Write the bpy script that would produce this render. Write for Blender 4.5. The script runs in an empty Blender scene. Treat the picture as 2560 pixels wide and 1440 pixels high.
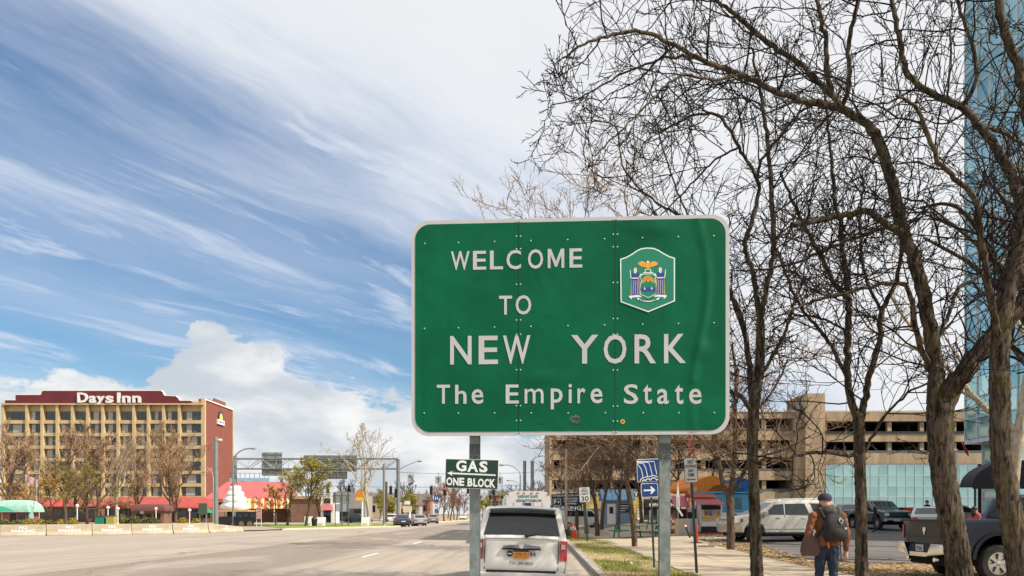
import bpy, bmesh, math, random
import numpy as np
from mathutils import Vector, Matrix
R = math.radians
sc = bpy.context.scene
COL = sc.collection

# ---------------------------------------------------------------- camera, sky, sun, exposure
F, HY, CH = 2000.0, 1284.0, 1.6          # focal length in photo pixels, horizon row, eye height
cam = bpy.data.cameras.new('camera'); cam_o = bpy.data.objects.new('camera', cam); COL.objects.link(cam_o)
cam.sensor_width = 36; cam.lens = F / 2560 * 36; cam.shift_y = (HY - 720) / 2560
cam.clip_end = 6000; cam.clip_start = 0.1
cam_o.location = (0, 0, CH); cam_o.rotation_euler = (R(90), 0, 0)
sc.camera = cam_o

SUN_AZ, SUN_EL = 112.0, 47.0
sun_dir = Vector((math.sin(R(SUN_AZ)) * math.cos(R(SUN_EL)), math.cos(R(SUN_AZ)) * math.cos(R(SUN_EL)), math.sin(R(SUN_EL))))
sl = bpy.data.lights.new('sun', 'SUN'); sl.energy = 5.0; sl.angle = R(0.6); sl.color = (1.0, 0.905, 0.77)
so = bpy.data.objects.new('sun', sl); COL.objects.link(so); so.location = (60, -20, 80)
so.rotation_euler = sun_dir.to_track_quat('Z', 'Y').to_euler()

sc.view_settings.view_transform = 'Standard'; sc.view_settings.look = 'None'
sc.view_settings.gamma = 1.0; sc.view_settings.exposure = 0.42; sc.view_settings.use_curve_mapping = False
sc.cycles.use_denoising = True
sc.cycles.max_bounces = 5; sc.cycles.diffuse_bounces = 3; sc.cycles.glossy_bounces = 3
sc.cycles.sample_clamp_indirect = 6.0; sc.cycles.caustics_reflective = False; sc.cycles.caustics_refractive = False

class NT:
    """small helper to wire shader nodes"""
    def __init__(s, tree): s.t = tree; s.n = tree.nodes; s.l = tree.links
    def new(s, typ, **kw):
        n = s.n.new(typ)
        for k, v in kw.items(): setattr(n, k, v)
        return n
    def put(s, sock, v):
        if v is None: return
        if isinstance(v, bpy.types.NodeSocket): s.l.new(v, sock)
        else: sock.default_value = v
    def m(s, op, a, b=None, c=None, clamp=False):
        n = s.new('ShaderNodeMath', operation=op, use_clamp=clamp)
        s.put(n.inputs[0], a); s.put(n.inputs[1], b)
        if c is not None: s.put(n.inputs[2], c)
        return n.outputs[0]
    def comb(s, x, y, z=0.0):
        n = s.new('ShaderNodeCombineXYZ'); s.put(n.inputs[0], x); s.put(n.inputs[1], y); s.put(n.inputs[2], z); return n.outputs[0]
    def noise(s, vec, scale=1.0, detail=5.0, rough=0.55, dist=0.0, lac=2.0):
        n = s.new('ShaderNodeTexNoise'); s.put(n.inputs['Vector'], vec)
        n.inputs['Scale'].default_value = scale; n.inputs['Detail'].default_value = detail
        n.inputs['Roughness'].default_value = rough; n.inputs['Distortion'].default_value = dist
        n.inputs['Lacunarity'].default_value = lac
        return n.outputs['Fac']
    def step(s, v, a, b):
        n = s.new('ShaderNodeMapRange', interpolation_type='SMOOTHSTEP'); s.put(n.inputs[0], v)
        s.put(n.inputs[1], a); s.put(n.inputs[2], b); n.inputs[3].default_value = 0; n.inputs[4].default_value = 1
        return n.outputs[0]
    def mix(s, f, a, b, mode='MIX'):
        n = s.new('ShaderNodeMix', data_type='RGBA', blend_type=mode); s.put(n.inputs[0], f)
        for i, v in ((6, a), (7, b)):
            if isinstance(v, (tuple, list)) and len(v) == 3: v = (*v, 1)
            s.put(n.inputs[i], v)
        return n.outputs[2]

world = bpy.data.worlds.new('World'); sc.world = world; world.use_nodes = True
wt = NT(world.node_tree); wt.n.clear()
def build_sky():
    w = wt
    sky = w.new('ShaderNodeTexSky', sky_type='NISHITA', sun_disc=False)
    sky.sun_elevation = R(SUN_EL); sky.sun_rotation = R(SUN_AZ); sky.altitude = 0
    sky.air_density = 1.25; sky.dust_density = 0.25; sky.ozone_density = 3.0
    tc = w.new('ShaderNodeTexCoord')
    sp = w.new('ShaderNodeSeparateXYZ'); w.l.new(tc.outputs['Generated'], sp.inputs[0])
    X, Y, Z = sp.outputs
    zz = w.m('ADD', w.m('MAXIMUM', Z, 0.0), 0.072)
    u = w.m('DIVIDE', X, zz); v = w.m('DIVIDE', Y, zz)
    al = w.m('ADD', w.m('MULTIPLY', u, 0.54), w.m('MULTIPLY', v, 0.84))        # along the streaks
    ac = w.m('SUBTRACT', w.m('MULTIPLY', u, 0.84), w.m('MULTIPLY', v, 0.54))   # across them
    wob = w.noise(w.comb(al, ac, 3.1), 0.8, 3, 0.5)
    acw = w.m('ADD', ac, w.m('MULTIPLY', w.m('SUBTRACT', wob, 0.5), 0.45))
    big = w.noise(w.comb(w.m('MULTIPLY', al, 0.35), acw, 0.7), 1.3, 7, 0.58, 0.15)
    fine = w.noise(w.comb(w.m('MULTIPLY', al, 0.55), w.m('MULTIPLY', acw, 3.0), 5.2), 2.0, 9, 0.66, 0.2)
    # thin high sheet whose edge runs across the sky
    e = w.m('ADD', ac, w.m('ADD', w.m('MULTIPLY', w.m('SUBTRACT', big, 0.5), 1.9), w.m('MULTIPLY', w.m('SUBTRACT', fine, 0.5), 0.75)))
    sheet = w.step(e, -1.9, -0.9)
    # wisps in the clear part
    wisp = w.m('MULTIPLY', w.step(w.m('ADD', w.m('MULTIPLY', fine, 0.55), w.m('MULTIPLY', big, 0.45)), 0.47, 0.70), 0.85)
    lowv = w.noise(w.comb(w.m('MULTIPLY', al, 0.5), w.m('MULTIPLY', acw, 1.3), 9.0), 1.7, 8, 0.64, 0.25)
    wisp2 = w.m('MULTIPLY', w.step(lowv, 0.52, 0.68), 0.92)
    veil = w.m('MULTIPLY', w.step(big, 0.38, 0.7), 0.35)
    thin = w.m('MAXIMUM', w.m('MAXIMUM', w.m('MULTIPLY', sheet, 0.95), wisp), w.m('MAXIMUM', wisp2, veil))
    # low heaped clouds and the pale bank along the horizon
    az = w.m('ARCTAN2', X, Y)
    puff = w.noise(w.comb(w.m('MULTIPLY', az, 1.0), w.m('MULTIPLY', Z, 1.7), 1.0), 13.0, 9, 0.58, 0.2)
    puff2 = w.noise(w.comb(az, w.m('MULTIPLY', Z, 1.2), 4.0), 2.6, 4, 0.5)
    dz = w.m('ADD', az, 0.345)
    tower = w.m('MULTIPLY', w.m('EXPONENT', w.m('MULTIPLY', w.m('MULTIPLY', dz, dz), -130.0)), 0.086)
    dz2 = w.m('ADD', az, 0.20)
    tower2 = w.m('MULTIPLY', w.m('EXPONENT', w.m('MULTIPLY', w.m('MULTIPLY', dz2, dz2), -40.0)), 0.058)
    dz3 = w.m('ADD', az, 0.62)
    tower3 = w.m('MULTIPLY', w.m('EXPONENT', w.m('MULTIPLY', w.m('MULTIPLY', dz3, dz3), -22.0)), 0.062)
    top = w.m('ADD', w.m('ADD', w.m('ADD', 0.098, w.m('ADD', tower, tower3)), tower2), w.m('MULTIPLY', w.m('SUBTRACT', puff2, 0.5), 0.10))
    edge = w.m('ADD', w.m('SUBTRACT', top, Z), w.m('MULTIPLY', w.m('SUBTRACT', puff, 0.5), 0.15))
    heap = w.m('MULTIPLY', w.step(edge, 0.0, 0.012), 0.96)
    shade = w.noise(w.comb(az, w.m('MULTIPLY', Z, 2.2), 7.7), 7.0, 6, 0.55, 0.2)
    ccol = w.mix(w.step(shade, 0.38, 0.66), (5.1, 5.5, 6.0, 1), (8.1, 8.1, 8.0, 1))
    thin_col = w.mix(w.step(e, -1.7, -0.5), (5.3, 6.0, 7.2, 1), (7.5, 7.55, 7.7, 1))
    tint = w.mix(1.0, sky.outputs[0], (0.66, 0.83, 0.97, 1), 'MULTIPLY')
    c1 = w.mix(thin, tint, thin_col)
    c2 = w.mix(heap, c1, ccol)
    bg = w.new('ShaderNodeBackground'); w.l.new(c2, bg.inputs[0]); bg.inputs[1].default_value = 0.09
    out = w.new('ShaderNodeOutputWorld'); w.l.new(bg.outputs[0], out.inputs[0])
build_sky()

# ---------------------------------------------------------------- helpers
def wx(px, D): return (px - 1280.0) / F * D
def wz(py, D): return CH + (HY - py) / F * D
def W(px, py, D): return Vector((wx(px, D), D, wz(py, D)))
def kerb_x(D): return 1.45 + 0.033 * D
def sstep(a, b, x):
    t = min(1, max(0, (x - a) / (b - a))); return t * t * (3 - 2 * t)
def gz(x, D):                                     # ground height on the right-hand side
    return 0.13 + sstep(2.0, 7.0, x - kerb_x(D)) * 0.035 * min(22, max(0, D - 36))
def seg(a, b, n): return [a + (b - a) * i / n for i in range(n + 1)]

MATS = {}
def mat(name, col, rough=0.6, metal=0.0, var=0.12, vs=2.5, bump=0.0, bs=25.0, spec=0.5, coat=0.0, emit=None, est=1.0, col2=None, stretch=None, dirt=0.0):
    if name in MATS: return MATS[name]
    m = bpy.data.materials.new(name); m.use_nodes = True
    t = NT(m.node_tree); b = t.n['Principled BSDF']
    tc = t.new('ShaderNodeTexCoord'); vec = tc.outputs['Object']
    if stretch:
        mp = t.new('ShaderNodeMapping'); mp.inputs['Scale'].default_value = stretch; t.l.new(vec, mp.inputs[0]); vec = mp.outputs[0]
    nz = t.noise(vec, vs, 6, 0.6)
    lo = tuple(max(0, c * (1 - var)) for c in col); hi = tuple(min(1, c * (1 + var)) for c in col)
    if col2: lo, hi = col, col2
    c = t.mix(t.step(nz, 0.3, 0.7), lo, hi)
    if dirt:
        d = t.noise(vec, vs * 4.3, 8, 0.65)
        c = t.mix(t.m('MULTIPLY', t.step(d, 0.5, 0.75), dirt), c, tuple(x * 0.45 for x in col))
    t.l.new(c, b.inputs['Base Color'])
    b.inputs['Roughness'].default_value = rough; b.inputs['Metallic'].default_value = metal
    b.inputs['Specular IOR Level'].default_value = spec; b.inputs['Coat Weight'].default_value = coat
    if coat: b.inputs['Coat Roughness'].default_value = 0.06
    if bump:
        bn = t.noise(vec, bs, 8, 0.65)
        bp = t.new('ShaderNodeBump'); bp.inputs['Strength'].default_value = bump; bp.inputs['Distance'].default_value = 0.02
        t.l.new(bn, bp.inputs['Height']); t.l.new(bp.outputs[0], b.inputs['Normal'])
    if emit:
        b.inputs['Emission Color'].default_value = (*emit, 1); b.inputs['Emission Strength'].default_value = est
    MATS[name] = m
    return m

class MB:
    """collects faces; build() links them as one mesh object"""
    def __init__(s): s.v = []; s.f = []; s.m = []
    def add(s, vs, fs, m=0):
        o = len(s.v); s.v += [tuple(v) for v in vs]; s.f += [tuple(i + o for i in f) for f in fs]; s.m += [m] * len(fs); return s
    def box(s, x0, x1, y0, y1, z0, z1, m=0):
        if x0 > x1: x0, x1 = x1, x0
        if y0 > y1: y0, y1 = y1, y0
        if z0 > z1: z0, z1 = z1, z0
        return s.add([(x0, y0, z0), (x1, y0, z0), (x1, y1, z0), (x0, y1, z0), (x0, y0, z1), (x1, y0, z1), (x1, y1, z1), (x0, y1, z1)],
              [(0, 3, 2, 1), (4, 5, 6, 7), (0, 1, 5, 4), (1, 2, 6, 5), (2, 3, 7, 6), (3, 0, 4, 7)], m)
    def bar(s, p, q, w, h=None, m=0, up=(0, 0, 1)):
        p, q = Vector(p), Vector(q); h = h or w; t = (q - p).normalized(); u = Vector(up)
        if abs(t.dot(u)) > 0.98: u = Vector((1, 0, 0))
        a = t.cross(u).normalized() * w / 2; b = t.cross(a).normalized() * h / 2
        vs = [e + i * a + j * b for e in (p, q) for i, j in ((-1, -1), (1, -1), (1, 1), (-1, 1))]
        return s.add(vs, [(3, 2, 1, 0), (4, 5, 6, 7), (0, 1, 5, 4), (1, 2, 6, 5), (2, 3, 7, 6), (3, 0, 4, 7)], m)
    def loft(s, rings, m=0, cap=True, closed=True):
        n = len(rings[0]); vs = [v for r in rings for v in r]; fs = []
        for k in range(len(rings) - 1):
            for i in range(n if closed else n - 1):
                j = (i + 1) % n; fs.append((k * n + i, k * n + j, (k + 1) * n + j, (k + 1) * n + i))
        if cap: fs.append(tuple(range(n - 1, -1, -1))); fs.append(tuple((len(rings) - 1) * n + i for i in range(n)))
        return s.add(vs, fs, m)
    def tube(s, pts, rads, n=8, m=0, cap=True):
        pts = [Vector(p) for p in pts]
        if not isinstance(rads, (list, tuple)): rads = [rads] * len(pts)
        rings = []; ref = None
        for i, p in enumerate(pts):
            t = (pts[min(i + 1, len(pts) - 1)] - pts[max(i - 1, 0)]).normalized()
            if ref is None: ref = t.orthogonal().normalized()
            a = (ref - t * ref.dot(t))
            a = a.normalized() if a.length > 1e-4 else t.orthogonal().normalized()
            ref = a; b = t.cross(a)
            rings.append([p + (a * math.cos(2 * math.pi * k / n) + b * math.sin(2 * math.pi * k / n)) * rads[i] for k in range(n)])
        return s.loft(rings, m, cap)
    def cyl(s, p, q, r, n=12, m=0, r2=None): return s.tube([p, q], [r, r if r2 is None else r2], n, m)
    def lathe(s, prof, n=16, c=(0, 0, 0), axis='Z', m=0, cap=True):
        rings = []
        for r, h in prof:
            ring = []
            for k in range(n):
                a = 2 * math.pi * k / n; x, y = r * math.cos(a), r * math.sin(a)
                ring.append((c[0] + x, c[1] + y, c[2] + h) if axis == 'Z' else (c[0] + x, c[1] - h, c[2] + y) if axis == 'Y' else (c[0] + h, c[1] + x, c[2] + y))
            rings.append(ring)
        return s.loft(rings, m, cap)
    def sphere(s, c, rx, ry=None, rz=None, n=12, k=7, m=0):
        ry = ry or rx; rz = rz or rx
        rings = [[(c[0] + rx * math.sin(math.pi * max(.02, min(.98, i / k))) * math.cos(2 * math.pi * j / n),
                   c[1] + ry * math.sin(math.pi * max(.02, min(.98, i / k))) * math.sin(2 * math.pi * j / n),
                   c[2] - rz * math.cos(math.pi * i / k)) for j in range(n)] for i in range(k + 1)]
        return s.loft(rings, m)
    def plate(s, poly, y0, y1, m=0):               # polygon in XZ, extruded from y0 (front) to y1
        return s.loft([[(x, y1, z) for x, z in poly], [(x, y0, z) for x, z in poly]], m)
    def slab(s, poly, z0, z1, m=0):                # polygon in XY (counter-clockwise)
        return s.loft([[(x, y, z0) for x, y in poly], [(x, y, z1) for x, y in poly]], m)
    def build(s, name, mats, parent=None, smooth=None, bevel=0, loc=None):
        me = bpy.data.meshes.new(name); me.from_pydata(s.v, [], s.f)
        if not isinstance(mats, (list, tuple)): mats = [mats]
        for q in mats: me.materials.append(q)
        if len(mats) > 1: me.polygons.foreach_set('material_index', s.m)
        fix_normals(me)
        return link(name, me, parent, smooth, bevel, loc)
def fix_normals(me):
    bm = bmesh.new(); bm.from_mesh(me); bmesh.ops.recalc_face_normals(bm, faces=bm.faces); bm.to_mesh(me); bm.free()
def link(name, me, parent=None, smooth=None, bevel=0, loc=None):
    if smooth:
        me.polygons.foreach_set('use_smooth', [True] * len(me.polygons)); me.set_sharp_from_angle(angle=R(smooth))
    o = bpy.data.objects.new(name, me); COL.objects.link(o)
    if parent: o.parent = parent
    if loc is not None: o.location = loc
    if bevel:
        b = o.modifiers.new('bevel', 'BEVEL'); b.width = bevel; b.segments = 2; b.limit_method = 'ANGLE'; b.angle_limit = R(40)
    me.update(); return o
def tag(o, label, cat, group=None, kind=None):
    o['label'] = label; o['category'] = cat
    if group: o['group'] = group
    if kind: o['kind'] = kind
    return o
def struct(o): o['kind'] = 'structure'; return o
def thing(name, label, cat, loc=(0, 0, 0), rz=0.0, group=None):
    o = bpy.data.objects.new(name, None); COL.objects.link(o); o.empty_display_size = 0.2
    o.location = loc; o.rotation_euler = (0, 0, rz); return tag(o, label, cat, group)
def copy_tree(o, parent=None):
    c = o.copy(); COL.objects.link(c); c.parent = parent
    for ch in [x for x in KIDS.get(o.name, []) or o.children]: copy_tree(ch, c)
    return c
KIDS = {}
def share(name, me, parent, loc=(0, 0, 0), rz=0.0, sc_=None):
    o = bpy.data.objects.new(name, me); COL.objects.link(o); o.parent = parent; o.location = loc; o.rotation_euler = (0, 0, rz)
    if sc_: o.scale = sc_
    return o

_TXT = {}
def glyphs(body, bold=0.0, ext=0.03, shear=0.0):
    k = (body, bold, shear)
    if k not in _TXT:
        cu = bpy.data.curves.new('t', 'FONT'); cu.body = body; cu.resolution_u = 3; cu.offset = bold; cu.extrude = ext; cu.shear = shear
        cu.align_x = 'LEFT'; o = bpy.data.objects.new('t', cu)
        me = bpy.data.meshes.new_from_object(o)
        n = len(me.vertices); a = np.zeros(n * 3, np.float32); me.vertices.foreach_get('co', a)
        _TXT[k] = (a.reshape(-1, 3), [tuple(p.vertices) for p in me.polygons])
        bpy.data.meshes.remove(me); bpy.data.objects.remove(o); bpy.data.curves.remove(cu)
    return _TXT[k]
def text(name, body, m, parent, cx, cz, w, h, y, bold=0.01, th=0.004, shear=0.0, tilt=0.0):
    """lettering fitted into a w x h box, standing in the XZ plane and read from -Y"""
    a, fs = glyphs(body, bold, 0.03, shear)
    lo, hi = a.min(0), a.max(0); s = hi - lo
    p = np.empty_like(a); X = ((a[:, 0] - lo[0]) / s[0] - 0.5) * w; Z = ((a[:, 1] - lo[1]) / s[1] - 0.5) * h
    p[:, 0] = cx + X * math.cos(tilt) - Z * math.sin(tilt); p[:, 2] = cz + X * math.sin(tilt) + Z * math.cos(tilt)
    p[:, 1] = y - (a[:, 2] - lo[2]) / max(s[2], 1e-6) * th
    me = bpy.data.meshes.new(name); me.from_pydata(p.tolist(), [], fs); me.materials.append(m); fix_normals(me)
    return link(name, me, parent)
# ---------------------------------------------------------------- ground, road, pavement
def road_material():
    m = bpy.data.materials.new('road_asphalt'); m.use_nodes = True; t = NT(m.node_tree); b = t.n['Principled BSDF']
    tc = t.new('ShaderNodeTexCoord'); sp = t.new('ShaderNodeSeparateXYZ'); t.l.new(tc.outputs['Object'], sp.inputs[0])
    X, Y, _ = sp.outputs
    xs = t.m('SUBTRACT', X, t.m('MULTIPLY', Y, 0.033))            # across the lanes
    wv = t.noise(t.comb(X, t.m('MULTIPLY', Y, 0.3)), 0.25, 4)
    xl = t.m('ADD', xs, t.m('MULTIPLY', t.m('SUBTRACT', wv, 0.5), 1.2))
    lane = t.m('MULTIPLY', t.step(xl, -13.6, -13.1), t.m('SUBTRACT', 1.0, t.step(xl, -8.0, -7.0)))
    streak = t.noise(t.comb(t.m('MULTIPLY', xs, 2.2), t.m('MULTIPLY', Y, 0.06)), 1.0, 6, 0.6)
    patch = t.noise(t.comb(t.m('MULTIPLY', xs, 0.5), t.m('MULTIPLY', Y, 0.16)), 0.8, 7, 0.62, 0.6)
    grain = t.noise(tc.outputs['Object'], 16.0, 4, 0.75)
    c = t.mix(lane, (0.345, 0.295, 0.245), (0.235, 0.195, 0.16))
    c = t.mix(t.m('MULTIPLY', t.step(streak, 0.42, 0.66), 0.5), c, (0.225, 0.19, 0.163))
    c = t.mix(t.m('MULTIPLY', t.step(patch, 0.48, 0.66), 0.6), c, (0.40, 0.34, 0.295))
    c = t.mix(t.m('MULTIPLY', t.step(grain, 0.42, 0.72), 0.28), c, (0.165, 0.14, 0.12))
    vor = t.new('ShaderNodeTexVoronoi', feature='DISTANCE_TO_EDGE')
    dv = t.noise(tc.outputs['Object'], 0.9, 5); 
    t.put(vor.inputs['Vector'], t.comb(t.m('ADD', t.m('MULTIPLY', xs, 0.22), t.m('MULTIPLY', dv, 0.55)), t.m('ADD', t.m('MULTIPLY', Y, 0.09), t.m('MULTIPLY', dv, 0.3))))
    vor.inputs['Scale'].default_value = 1.0
    crack = t.m('MULTIPLY', t.m('SUBTRACT', 1.0, t.step(vor.outputs['Distance'], 0.002, 0.008)), t.step(t.noise(tc.outputs['Object'], 0.12, 3), 0.45, 0.6))
    c = t.mix(t.m('MULTIPLY', crack, 0.75), c, (0.09, 0.08, 0.07))
    t.l.new(c, b.inputs['Base Color']); b.inputs['Roughness'].default_value = 0.9; b.inputs['Specular IOR Level'].default_value = 0.25
    bp = t.new('ShaderNodeBump'); bp.inputs['Strength'].default_value = 0.5; bp.inputs['Distance'].default_value = 0.012
    t.l.new(t.m('SUBTRACT', grain, t.m('MULTIPLY', crack, 0.8)), bp.inputs['Height']); t.l.new(bp.outputs[0], b.inputs['Normal'])
    return m
def turf_material(name, cols, thr=0.5, sc1=0.55):
    m = bpy.data.materials.new(name); m.use_nodes = True; t = NT(m.node_tree); b = t.n['Principled BSDF']
    tc = t.new('ShaderNodeTexCoord'); v = tc.outputs['Object']
    a = t.noise(v, sc1, 6, 0.6, 0.4); f = t.noise(v, 14.0, 7, 0.7); g = t.noise(v, 3.0, 5, 0.6)
    c = t.mix(t.step(t.m('ADD', a, t.m('MULTIPLY', t.m('SUBTRACT', g, 0.5), 0.35)), thr - 0.07, thr + 0.09), cols[0], cols[1])
    c = t.mix(t.m('MULTIPLY', t.step(f, 0.42, 0.68), 0.55), c, cols[2])
    t.l.new(c, b.inputs['Base Color']); b.inputs['Roughness'].default_value = 0.95; b.inputs['Specular IOR Level'].default_value = 0.1
    bp = t.new('ShaderNodeBump'); bp.inputs['Strength'].default_value = 0.8; bp.inputs['Distance'].default_value = 0.03
    t.l.new(f, bp.inputs['Height']); t.l.new(bp.outputs[0], b.inputs['Normal'])
    return m
M_road = road_material()
M_verge = turf_material('verge_turf', [(0.42, 0.32, 0.19), (0.155, 0.185, 0.045), (0.30, 0.215, 0.115)], 0.53)
M_litter = turf_material('leaf_litter', [(0.43, 0.33, 0.205), (0.34, 0.255, 0.15), (0.20, 0.14, 0.08)], 0.5, 1.2)
M_lawn = turf_material('lawn', [(0.17, 0.24, 0.055), (0.24, 0.27, 0.08), (0.11, 0.15, 0.035)], 0.5)
M_dry = turf_material('dry_grass', [(0.34, 0.27, 0.15), (0.42, 0.32, 0.19), (0.24, 0.18, 0.10)], 0.5)
M_far = turf_material('far_ground', [(0.22, 0.20, 0.11), (0.30, 0.25, 0.15), (0.16, 0.14, 0.08)], 0.5, 0.05)
M_conc = mat('concrete_walk', (0.40, 0.33, 0.245), 0.9, var=0.10, vs=1.3, bump=0.35, bs=60, spec=0.2, dirt=0.22)
M_conc2 = mat('concrete_plaza', (0.42, 0.355, 0.27), 0.9, var=0.10, vs=0.6, bump=0.3, bs=40, spec=0.2, dirt=0.2)
M_kerb = mat('kerb_stone', (0.34, 0.31, 0.27), 0.85, var=0.22, vs=3, bump=0.5, bs=30, spec=0.2, dirt=0.35)
M_lot = mat('lot_asphalt', (0.135, 0.125, 0.12), 0.9, var=0.18, vs=0.5, bump=0.6, bs=40, spec=0.2, dirt=0.3)
M_plaza = mat('plaza_paving', (0.33, 0.27, 0.21), 0.9, var=0.2, vs=0.3, bump=0.3, bs=20, spec=0.2, dirt=0.3)
M_paint = mat('road_paint', (0.74, 0.72, 0.68), 0.8, var=0.12, vs=6, spec=0.2, dirt=0.35)

struct(MB().add([(-3000, -200, -0.03), (3000, -200, -0.03), (3000, 5000, -0.03), (-3000, 5000, -0.03)], [(0, 1, 2, 3)]).build('ground', M_far))
road = struct(MB().add([(-400, -30, 0), (kerb_x(-30), -30, 0), (kerb_x(480), 480, 0), (-400, 480, 0)], [(0, 1, 2, 3)]).build('road', M_road))
def flat(name, poly, z, m): return MB().add([(x, y, z) for x, y in poly], [tuple(range(len(poly)))]).build(name, m)
# lane dashes and stop lines, thin coats of paint on the road
def lane(D): return -6.15 + 0.022 * D
for i, D in enumerate((29.4, 42.4, 55.4, 68.4, 81.4, 94.4, 107)):
    struct(flat('lane_marking', [(lane(D) - .06, D), (lane(D) + .06, D), (lane(D + 3) + .06, D + 3), (lane(D + 3) - .06, D + 3)], 0.004, M_paint))
for D, a, b in ((122, -9, 4.5), (131, -16, 5), (134.5, -16, 5)):
    struct(flat('stop_line', [(a, D), (b, D), (b, D + .7), (a, D + .7)], 0.004, M_paint))

def sheet(name, lf, rf, D0, D1, nD, nX, off, m):
    vs, fs = [], []
    for i in range(nD + 1):
        D = D0 + (D1 - D0) * i / nD; a, b = lf(D), rf(D)
        for j in range(nX + 1):
            x = a + (b - a) * j / nX; vs.append((x, D, gz(x, D) + off))
    for i in range(nD):
        for j in range(nX):
            p = i * (nX + 1) + j; fs.append((p, p + 1, p + nX + 2, p + nX + 1))
    return struct(MB().add(vs, fs).build(name, m))
sw_l = lambda D: kerb_x(D) + 2.15 - 0.5 * sstep(30, 46, D)      # sidewalk's edges
sw_r = lambda D: kerb_x(D) + 5.9 + 0.7 * sstep(22, 40, D)
verge = sheet('verge', lambda D: kerb_x(D) + 0.2, lambda D: 110.0, 2, 130, 128, 60, 0.0, M_litter)
sheet('grass_strip', lambda D: kerb_x(D) + 0.21, lambda D: sw_l(D) + 0.1, 2, 52, 100, 8, 0.012, M_verge)
sheet('plaza', lambda D: sw_l(D) + 0.02 + 0.0 * D, lambda D: sw_r(D) + 22 * sstep(36.5, 39.5, D), 36, 68, 60, 24, 0.016, M_conc2)
sheet('parking_lot', lambda D: 10.2 + 0.20 * (D - 24) - 1.6 * sstep(24, 27, D), lambda D: 100.0, 23.5, 108, 90, 50, 0.022, M_lot)
# sidewalk: each slab is a piece of its own
sidewalk = sheet('sidewalk', lambda D: sw_l(D) + .05, lambda D: sw_r(D) - .05, 4, 50, 46, 6, 0.018, mat('sidewalk_bed', (0.16, 0.13, 0.10), 0.95))
rnd = random.Random(5)
D = 5.0
while D < 49.5:
    D2 = D + 1.55
    for k in range(2):
        f = lambda d: sw_l(d) + (sw_r(d) - sw_l(d)) * k / 2
        g = lambda d: sw_l(d) + (sw_r(d) - sw_l(d)) * (k + 1) / 2
        e = 0.012; dz = rnd.uniform(-0.006, 0.006)
        c = [(f(D) + e, D + e), (g(D) - e, D + e), (g(D2) - e, D2 - e), (f(D2) + e, D2 - e)]
        mb = MB(); mb.loft([[(x, y, gz(x, y) - 0.05) for x, y in c], [(x, y, gz(x, y) + 0.034 + dz) for x, y in c]])
        mb.build('slab', M_conc, sidewalk)
    D = D2
# kerbs built of stones
def kerb_line(name, pts, w, h, ln, m, z0=-0.02, cnt=200):
    root = None; n = 0
    for (a, b) in zip(pts[:-1], pts[1:]):
        a, b = Vector((*a, 0)), Vector((*b, 0)); L = (b - a).length; k = max(1, int(round(L / ln))); t = (b - a) / k; nn = Vector((-t.y, t.x, 0)).normalized() * w
        for i in range(k):
            p, q = a + t * i + t.normalized() * 0.006, a + t * (i + 1) - t.normalized() * 0.006
            mb = MB(); hh = h + rnd.uniform(-.006, .006)
            mb.loft([[(v.x, v.y, z0) for v in (p, q, q - nn, p - nn)], [(v.x, v.y, hh) for v in (p, q, q - nn, p - nn)]])
            if root is None: root = struct(mb.build(name, m, bevel=0.015))
            else: mb.build('kerb_stone', m, root, bevel=0.015)
            n += 1
    return root
kerb_line('kerb', [(kerb_x(4) , 4), (kerb_x(70), 70)], 0.2, 0.145, 1.8, M_kerb)
kerb_line('kerb', [(kerb_x(70), 70.01), (kerb_x(300), 300)], 0.2, 0.145, 12, M_kerb)
# left side: plaza behind the barrier wall, lawns with a pale kerb, island far down the road
flat('plaza', [(-400, 40), (-37.2, 56.6), (-25.9, 66.6), (-22.2, 77.4), (-13.6, 95.2), (-12.4, 110), (-30, 128), (-30, 420), (-400, 420)], 0.09, M_plaza)['kind'] = 'structure'
flat('lawn', [(-21.9, 79), (-13.8, 95.6), (-12.8, 109.6), (-20, 116), (-30, 112), (-29, 94)], 0.125, M_lawn)['kind'] = 'structure'
flat('lawn', [(-33, 97), (-29, 96), (-31, 113), (-40, 117)], 0.118, M_lawn)['kind'] = 'structure'
kerb_line('kerb', [(-22.2, 77.4), (-13.6, 95.2), (-12.4, 110), (-30, 128)], -0.35, 0.16, 4.0, mat('pale_kerb', (0.55, 0.49, 0.36), 0.85, var=0.15))
flat('island', [(-22, 139), (-15.5, 141), (-12.5, 150), (-10.5, 175), (-8, 290), (-26, 290), (-24, 150)], 0.10, M_dry)['kind'] = 'structure'
kerb_line('kerb', [(-22, 139), (-15.5, 141), (-12.5, 150), (-10.5, 175), (-8, 290)], -0.3, 0.15, 7.0, MATS['pale_kerb'])
flat('lawn', [(12.2, 132), (60, 132), (60, 330), (13.5, 330)], 0.2, M_dry)['kind'] = 'structure'

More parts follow.
